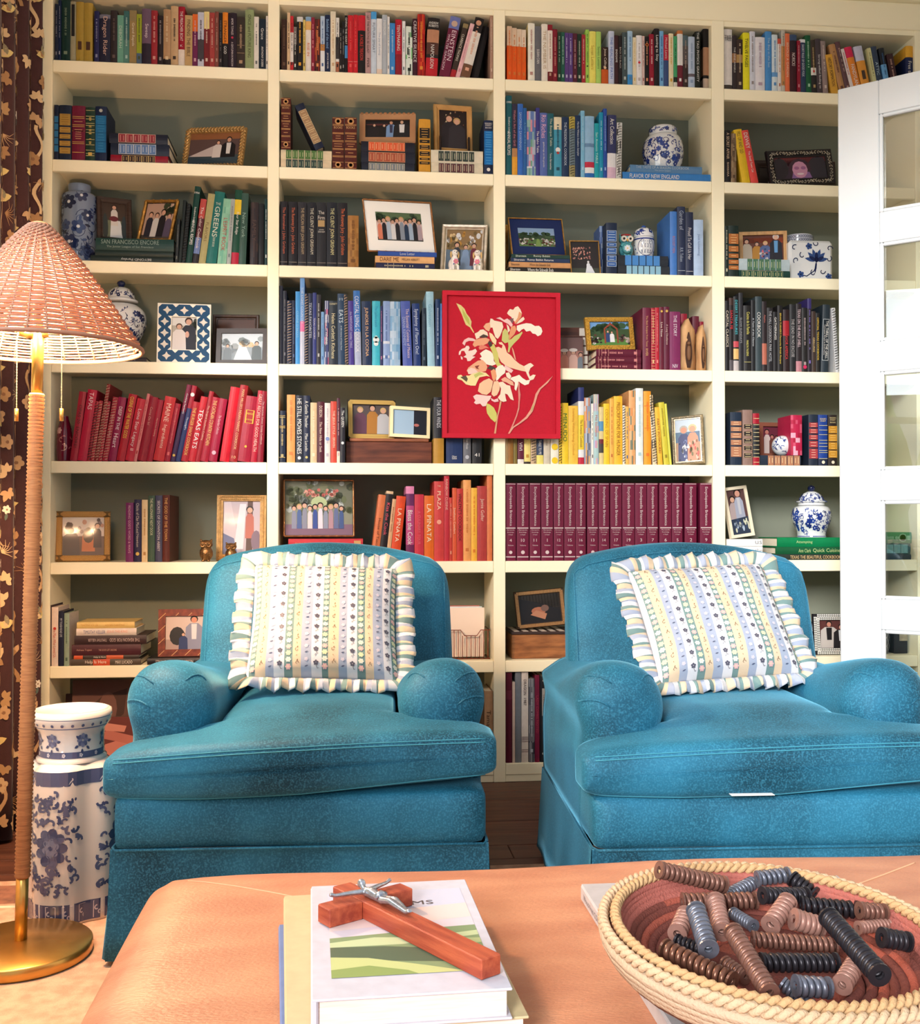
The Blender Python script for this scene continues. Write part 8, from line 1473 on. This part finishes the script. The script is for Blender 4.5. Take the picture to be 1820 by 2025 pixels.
coil_basket('smaller inner coiled basket with red and brown bands holding the springs', RR * .925, BH * .84, bz + .011, [(128, 70, 62), (176, 92, 76), (186, 108, 98)], (216, 176, 130))
# ---- springs: thick coil springs, shared meshes per proportion
def spring_mesh(L, R, turns, wire):
    mb = MB(); seg = 14; n = turns * seg
    mb.tube([((R - wire) * math.cos(2 * PI * i / seg), (R - wire) * math.sin(2 * PI * i / seg), wire + (L - 2 * wire) * i / n) for i in range(n + 1)], wire, 6)
    return mb
def ring_mesh(L, R, wire):
    mb = MB()
    for z in (0, L): mb.lathe([(R - 2 * wire, z - .0012), (R, z - .0012), (R, z + .0012), (R - 2 * wire, z + .0012), (R - 2 * wire, z - .0012)], 18, None, False)
    return mb
SPM = [mat('spring_brown', (118, 84, 74), .35, metal=.35, var=.25, vscale=60), mat('spring_black', (46, 44, 50), .35, metal=.4, var=.2, vscale=60), mat('spring_grey', (104, 108, 122), .35, metal=.45, var=.2, vscale=60), mat('spring_pinkish', (150, 112, 102), .4, metal=.25, var=.2, vscale=60), mat('spring_copper', (112, 76, 62), .3, metal=.5, var=.3, vscale=60)]
SPC = ['brown', 'black', 'blue-grey', 'pale brown', 'copper-brown']
bz1 = bz + .011
SPR = [(480, 105, 810, 180, 95, 0, .085, .060), (805, 250, 975, 165, 80, 2, .034, .040), (985, 150, 1140, 130, 85, 2, .052, .055), (1165, 150, 1240, 205, 88, 1, .052, .044), (600, 268, 975, 262, 95, 0, .036, .036), (1012, 236, 1235, 236, 92, 1, .052, .045),
 (1140, 268, 1052, 388, 105, 3, .056, .044), (1172, 358, 1310, 400, 118, 3, .050, .040), (1210, 285, 1495, 312, 98, 1, .040, .036), (1510, 312, 1622, 322, 92, 0, .050, .046), (1352, 350, 1612, 645, 116, 1, .078, .064), (1505, 402, 1695, 382, 72, 3, .036, .034),
 (1625, 452, 1742, 472, 108, 1, .046, .040), (768, 262, 802, 425, 100, 3, .058, .046), (668, 312, 732, 512, 108, 2, .066, .050), (615, 335, 572, 432, 102, 3, .040, .034), (510, 512, 852, 682, 112, 4, .052, .044), (858, 422, 1045, 735, 106, 0, .074, .052),
 (960, 462, 1388, 494, 90, 0, .038, .034), (1005, 582, 1388, 582, 106, 1, .036, .032), (1112, 690, 1152, 722, 82, 2, .034, .030), (1182, 700, 1348, 712, 116, 2, .040, .036), (1488, 590, 1420, 696, 108, 3, .040, .036), (572, 472, 705, 522, 80, 1, .026, .024), (862, 330, 962, 392, 70, 2, .034, .034), (820, 585, 905, 642, 80, 0, .024, .022)]
_where = ['leaning over the rim at the back', 'lying behind the dark one with the open end', 'at the back under the braided rim', 'short end showing at the back rim', 'lying level below the back one', 'with a pale open end facing out', 'standing steeply in the middle', 'with its pale ring end facing the viewer', 'lying along the back on the far side', 'ending beside the far rim', 'thick and slanting on top of the far side', 'half hidden beneath the thick slanting one', 'short and stubby by the far rim', 'upright beside the grey leaning one', 'leaning with its open hole facing down', 'tucked in behind the grey leaning one', 'long and slanting at the front near side', 'long and steep at the front middle', 'lying level across the middle', 'lying level just below the middle one', 'small stub at the front', 'short and thick at the front rim', 'with a pale ring end at the front far side', 'deep under the slanting front one', 'twisted piece in the centre', 'bottom piece glimpsed at the front']
for k, (xa, ya, xb, yb, dpx, mi, za, zb_) in enumerate(SPR):
    ua, va, ub, vb = 1120 + xa * .3846, 1680 + ya * .3846, 1120 + xb * .3846, 1680 + yb * .3846
    a, b = atz(ua, va, bz1 + za), atz(ub, vb, bz1 + zb_); dep = (a - CAM).dot(FW); R = dpx * .3846 * dep / FPX / 2 * .97
    d = b - a; L = max(d.length, .03); wire = R * .30; turns = max(4, int(L / (wire * 2.25)))
    sp = thing('coil_spring', '%s coil spring, %s' % (SPC[mi], _where[k]), 'spring', a, d.to_track_quat('Z', 'Y').to_euler(), 'coil springs in the basket')
    spring_mesh(L, R, turns, wire).build('coil', SPM[mi], sp)
    m2 = MB(); m2.lathe([(R - 2 * wire, -.0010), (R, -.0010), (R, .0014), (R - 2 * wire, .0014), (R - 2 * wire, -.0010)], 20, None, False); m2.build('end_ring', SPM[mi], sp)
    m2 = MB(); m2.lathe([(R - 2 * wire, L - .0014), (R, L - .0014), (R, L + .0010), (R - 2 * wire, L + .0010), (R - 2 * wire, L - .0014)], 20, None, False); m2.build('end_ring', SPM[mi], sp)

# ================================================================== FLOOR LAMP
LY = -1.51; lb0 = aty(40, 1862, LY); lt0 = aty(76, 655, LY); lx, lz = lb0.x, .0085
lean = math.atan2(lt0.x - lb0.x, lt0.z - .03)
lamp = thing('floor_lamp', 'brass floor lamp with a wicker cone shade and rattan-wrapped stem', 'floor lamp', (lx, LY, lz))
M_BRASS = mat('brushed_brass', (206, 158, 84), .28, metal=.9, var=.08, vscale=8)
MB().lathe([(.001, 0), (.150, 0), (.153, .004), (.153, .024), (.149, .028), (.03, .036), (.001, .036)], 64).build('base', M_BRASS, lamp)
def sx(z): return math.tan(lean) * z
def tubez(z0, z1, r, name, m, rip=0):
    mb = MB(); pts = []; rr = []
    n = int((z1 - z0) / .0085) * 2 if rip else 2
    for i in range(n + 1):
        z = z0 + (z1 - z0) * i / n; pts.append((sx(z), 0, z)); rr.append(r + (rip if i % 2 else 0))
    mb.tube(pts, rr, 18); return mb.build(name, m, lamp)
zw0, zw1, zt0 = aty(40, 1735, LY).z - lz, aty(62, 778, LY).z - lz, lt0.z - lz
tubez(.034, zw0 + .002, .0135, 'stem', M_BRASS); tubez(zw0, zw1, .0150, 'rattan_wrap', mat('rattan', (176, 122, 78), .6, rgb2=(146, 96, 62), vscale=30, stretch=(1, 1, 20)), .0026); tubez(zw1 - .002, zt0 + .03, .0125, 'upper_stem', M_BRASS)
apz = aty(80, 447, LY).z - lz; rmz = aty(278, 690, LY).z - lz; srad = aty(278, 690, LY).x - lx - sx(rmz)
cxs = sx(zt0)
wm = bpy.data.materials.new('wicker'); wm.use_nodes = True; nt = wm.node_tree; N_ = nt.nodes; pb_ = N_['Principled BSDF']; pb_.inputs['Base Color'].default_value = (*lin((146, 106, 86)), 1); pb_.inputs['Roughness'].default_value = .6
trn = N_.new('ShaderNodeBsdfTranslucent'); trn.inputs[0].default_value = (*lin((226, 160, 110)), 1); mxs = N_.new('ShaderNodeMixShader'); mxs.inputs[0].default_value = .08
nt.links.new(pb_.outputs[0], mxs.inputs[1]); nt.links.new(trn.outputs[0], mxs.inputs[2]); nt.links.new(mxs.outputs[0], N_['Material Output'].inputs[0])
sh = thing('shade', None, None); sh.parent = lamp; sh.location = (cxs, 0, 0); NS = 36; NRG = 50
def srf(f): return .022 + (srad - .022) * (f ** .96) , apz - (apz - rmz) * (f ** 1.12)
mb = MB()
for k in range(NRG):
    f = (k + .5) / NRG; r, z = srf(f); n = NS * 2
    mb.tube([((r + (.0024 if (j // 2 + k) % 2 else -.0024)) * math.cos(2 * PI * (j + .5 * (k % 2)) / n), (r + (.0024 if (j // 2 + k) % 2 else -.0024)) * math.sin(2 * PI * (j + .5 * (k % 2)) / n), z) for j in range(n)], .0025, 4, closed=True)
wv = mb.build('woven_strands', wm, sh); wv['kind'] = 'stuff'
for j in range(NS):
    a = 2 * PI * j / NS; mb = MB(); mb.tube([(srf(f)[0] * math.cos(a), srf(f)[0] * math.sin(a), srf(f)[1]) for f in [q / 10 for q in range(11)]], .0021, 5); mb.build('rib', wm, sh)
mb = MB(); mb.tube([(srf(1)[0] * math.cos(2 * PI * j / 72), srf(1)[0] * math.sin(2 * PI * j / 72), rmz) for j in range(72)], .0050, 7, closed=True); mb.build('shade_rim', wm, sh)
MB().lathe([(.030, apz - .012), (.026, apz + .002), (.012, apz + .008), (.001, apz + .009)], 20).build('cap', wm, sh)
M_BULB = mat('lit_bulb', (255, 240, 220), .3, emit=(255, 190, 120), estr=18)
for k, (u, v) in enumerate(((104, 655), (30, 655))):
    bx_ = aty(u, v, LY).x - lx; mb = MB(); mb.tube([(sx(zt0), 0, zt0 - .012), (bx_ - (.012 if k == 0 else -.012), 0, zt0 - .004)], .009, 10); mb.build('socket_arm', M_BRASS, lamp)
    bu = MB(); bu.ell((bx_, 0, zt0 + .03), (.024, .024, .032), 16, 12); bu.build('bulb', M_BULB, lamp)
    pl = add_light('lamp_glow', 'POINT', 95.0, (1.0, .61, .33), (lx + bx_, LY - .0, lz + zt0 + .03), shadow_soft_size=.035)
    uc = (122, 33)[k]; x_ = aty(uc, 760, LY).x - lx; z1_, z2_ = rmz - .02, aty(uc, 808, LY).z - lz
    mb = MB(); nn = 46; mb.tube([(x_, 0, z1_ + .03 + (z2_ - z1_ - .03) * i / nn) for i in range(nn + 1)], [.0016 if i % 2 else .0007 for i in range(nn + 1)], 6); mb.build('pull_chain', mat('chain_gold', (236, 214, 160), .3, metal=.6), lamp)
    mb = MB(); mb.tube([(x_, 0, z2_), (x_, 0, z2_ - .028)], .0045, 10); mb.build('pull_knob', M_BRASS, lamp)
mb = MB(); mb.tube([(-.10, .05, .004), (-.16, .14, .002), (-.22, .32, .002), (-.30, .42, .002)], .003, 6); mb.build('cord', mat('ivory_cord', (226, 210, 190), .6), lamp)

# ================================================================== LOBED PORCELAIN FLOOR VASE
vx, vy = aty(142, 1500, -1.24).x, -1.24; VZ = .0092
fv = thing('floor_vase', 'lobed blue and white porcelain floor vase behind the lamp', 'vase', (vx, vy, VZ)); VB = .116; vh = aty(142, 1500, -1.24).z - VZ
def lobe(a): return 1 - .14 * abs(math.cos(2 * (a - .62))) ** 6
def body_r(f): return VB * (.965 + .035 * math.sin(PI * f)) if f < .96 else VB * (1 - .9 * ((f - .96) / .04) ** 3 * .25)
def vsurf(x, y, o): a = -PI / 2 + x / VB; r = (body_r(min(1, max(0, y / vh))) + o) * lobe(a); return (r * math.cos(a), r * math.sin(a), y)
rows = []
for k in range(22):
    f = (k / 19) if k < 20 else 1; sc = 1 if k < 20 else (.85, .60)[k - 20]
    rows.append([(body_r(f) * lobe(2 * PI * j / 72) * sc * math.cos(2 * PI * j / 72), body_r(f) * lobe(2 * PI * j / 72) * sc * math.sin(2 * PI * j / 72), vh * f + (.004 if k >= 20 else 0)) for j in range(72)])
VC = (236, 228, 222); mb = MB(); mb.ring(rows, VC, True, True, True, False); mb.build('body', M_GLAZE, fv)
vb1, vb2, vb3 = (92, 100, 138), (74, 84, 124), (126, 134, 166); mo = []; r = random.Random(5)
C0 = VB * 2 * PI
for z0, z1, c in ((.005, .052, vb2), (vh * .885, vh * .975, vb1)):
    for k in range(36): x = -C0 / 2 + C0 * k / 36; mo.append(([(x, z0), (x + C0 / 36 + .0002, z0), (x + C0 / 36 + .0002, z1), (x, z1)], c))
for k in range(18):
    x = -C0 / 2 + C0 * (k + .5) / 18; mo += m_stroke([(x - .012, .008), (x - .012, .048), (x + .012, .048), (x + .012, .008)], .002, (222, 214, 224)); mo += m_curl(x - .004, .030, .007, 1.5, 4, .003, (214, 208, 222)) + m_curl(x + .004, .022, .006, 4.5, -4, .003, (200, 196, 214))
    zc = vh * .93; mo += m_stroke([(x - .009, zc + .008), (x - .011, zc - .002), (x, zc - .013), (x + .011, zc - .002), (x + .009, zc + .008), (x, zc + .002)], .0035, (226, 220, 226))
for ln in range(4):
    a0 = (.62 - PI / 2 + PI / 4 + ln * PI / 2 + PI / 2); a0 = ((a0 + PI) % (2 * PI)) - PI; x0 = VB * a0; zc = vh * .50
    for q in range(9): a = 2 * PI * q / 9; mo += m_disc(x0 + .026 * math.cos(a), zc + .034 * math.sin(a), .014, .012, (vb2, vb1)[q % 2], 10, a)
    for q in range(6): a = 2 * PI * q / 6 + .3; mo += m_disc(x0 + .012 * math.cos(a), zc + .015 * math.sin(a), .0095, .008, vb3, 9, a)
    mo += m_disc(x0, zc, .006, .006, vb2, 8)
    for q in range(120):
        xx, zz = x0 + r.uniform(-.062, .062), r.uniform(.075, vh * .84)
        if abs(xx - x0) < .040 and abs(zz - zc) < .05: continue
        a = r.uniform(0, 6.28); mo += m_curl(xx, zz, r.uniform(.008, .014), a, r.choice((-1, 1)) * r.uniform(2.2, 3.6), r.uniform(.0045, .0075), r.choice((vb1, vb2, vb1)), 6)
        if q % 3 == 0: mo += m_disc(xx + .012, zz, .004, .0028, vb2, 7, a)
pm = MB(); emit(pm, vsurf, mo, .0006); pm.build('painted_pattern', M_GLAZE, fv)
nr = .078; nh = aty(142, 1402, -1.24).z - VZ - vh
npf = [(nr * 1.06, vh + .002), (nr * 1.06, vh + .010), (nr * .98, vh + .014), (nr * .96, vh + nh * .45), (nr, vh + nh * .62), (nr * 1.16, vh + nh * .76), (nr * 1.22, vh + nh * .88), (nr * 1.20, vh + nh), (nr * 1.10, vh + nh + .003), (nr * 1.02, vh + nh * .9), (nr * .9, vh + nh * .6), (nr * .88, vh + .01)]
mb = MB(); mb.lathe(npf, 48, VC); nk = mb.build('neck', M_GLAZE, fv)
f, rm = lathe_surf(npf[:8]); mo = []
for k in range(48):
    x = -rm * PI + 2 * PI * rm * k / 48; w_ = 2 * PI * rm / 48 + .0002; mo.append(([(x, vh + .015), (x + w_, vh + .015), (x + w_, vh + .030), (x, vh + .030)], vb1)); mo.append(([(x, vh + nh * .70), (x + w_, vh + nh * .70), (x + w_, vh + nh * .9), (x, vh + nh * .9)], vb3))
    if k % 4 == 0: mo += m_flower(x, vh + .0225, .0055, 5, (226, 222, 230), vb2)
    if k % 2 == 0: mo += m_disc(x, vh + nh * .78, .004, .004, vb1, 7)
for x in (-.10, -.035, .055, .14): 
    for q in range(8): a = 2 * PI * q / 8; mo += m_disc(x + .010 * math.cos(a), vh + nh * .47 + .010 * math.sin(a), .0075, .006, (vb3, vb1)[q % 2], 8, a)
    for a in (2.4, 3.6, 4.6, 5.6, .2): mo += m_leaf(x + .014 * math.cos(a), vh + nh * .42 + .014 * math.sin(a), .013, .007, a, vb2)
pm = MB(); emit(pm, f, mo, .0006); pm.build('painted_pattern', M_GLAZE, nk)

# ================================================================== CURTAIN
cur = thing('curtain', 'dark brown curtain printed with tan birds, leaves and blossoms', 'curtain', (0, 0, .012)); CH = 3.0; CS = 1.45
def cpath(s):
    f = s / CS; y = -.93 + .64 * f; x = -1.058 + .052 * math.sin(2 * PI * 4.6 * f - 1.0) + .012 * math.sin(2 * PI * 9 * f)
    return x, y
def csurf(s, z, o):
    s = max(0, min(CS, s)); x, y = cpath(s); x2, y2 = cpath(s + .004); n = Vector((y2 - y, -(x2 - x))).normalized(); k = .93 + .07 * math.cos(z * .9)
    x = -1.058 + (x + 1.058) * k
    return (x + n.x * o, y + n.y * o, z)
mb = MB(); ns, nz = 150, 16
vs = [csurf(CS * i / ns, CH * j / nz, 0) for j in range(nz + 1) for i in range(ns + 1)]; mb.add(vs, [(j * (ns + 1) + i, j * (ns + 1) + i + 1, (j + 1) * (ns + 1) + i + 1, (j + 1) * (ns + 1) + i) for j in range(nz) for i in range(ns)], None, True)
co = mb.build('cloth', mat('brown_linen', (64, 38, 38), .85, var=.08, vscale=60, bump=.2, bscale=300, sheen=.2), cur); sdm = co.modifiers.new('cloth_thickness', 'SOLIDIFY'); sdm.thickness = .002; sdm.offset = -1
r = random.Random(11); mo = []; TN = [(206, 166, 122), (190, 150, 104), (222, 190, 146), (176, 134, 92)]
for row in range(44):
    for cl in range(20):
        s, z = CS * (cl + .5 + r.uniform(-.3, .3)) / 20, CH * (row + .5 + r.uniform(-.3, .3)) / 44; c = r.choice(TN); k = r.random(); a = r.uniform(0, 6.28)
        if k < .36:
            for q in range(5): mo += m_leaf(s, z, r.uniform(.022, .034), .016, a + q * .8, c)
        elif k < .50: mo += m_flower(s, z, .024, 5, c, (150, 110, 80), a)
        elif k < .68: mo += m_stroke([(s + .012 * math.sin(q * .7 + a), z - .05 + .1 * q / 8) for q in range(9)], .011, c); mo += m_leaf(s, z + .04, .03, .014, 1.2, TN[0])
        elif k < .80: mo += m_leaf(s - .03, z, .055, .026, .3, (226, 200, 130)) + m_leaf(s, z + .004, .034, .016, 1.9, (150, 140, 110)) + m_leaf(s, z, .036, .014, 2.7, c)
        elif k < .92:
            for q in range(7): mo += m_stroke([(s, z), (s + .02 * math.cos(a + q * .35), z + .02 * math.sin(a + q * .35)), (s + .04 * math.cos(a + q * .42), z + .04 * math.sin(a + q * .42))], .003, c, True)
        else: mo += m_flower(s, z, .014, 6, (240, 226, 206), (150, 110, 90), a); mo += m_leaf(s, z - .01, .024, .010, 4.5, (96, 110, 100))
pm = MB(); emit(pm, csurf, mo, .0022); pm.build('printed_pattern', mat('fabric_ink', attr=True, rough=.85), cur)
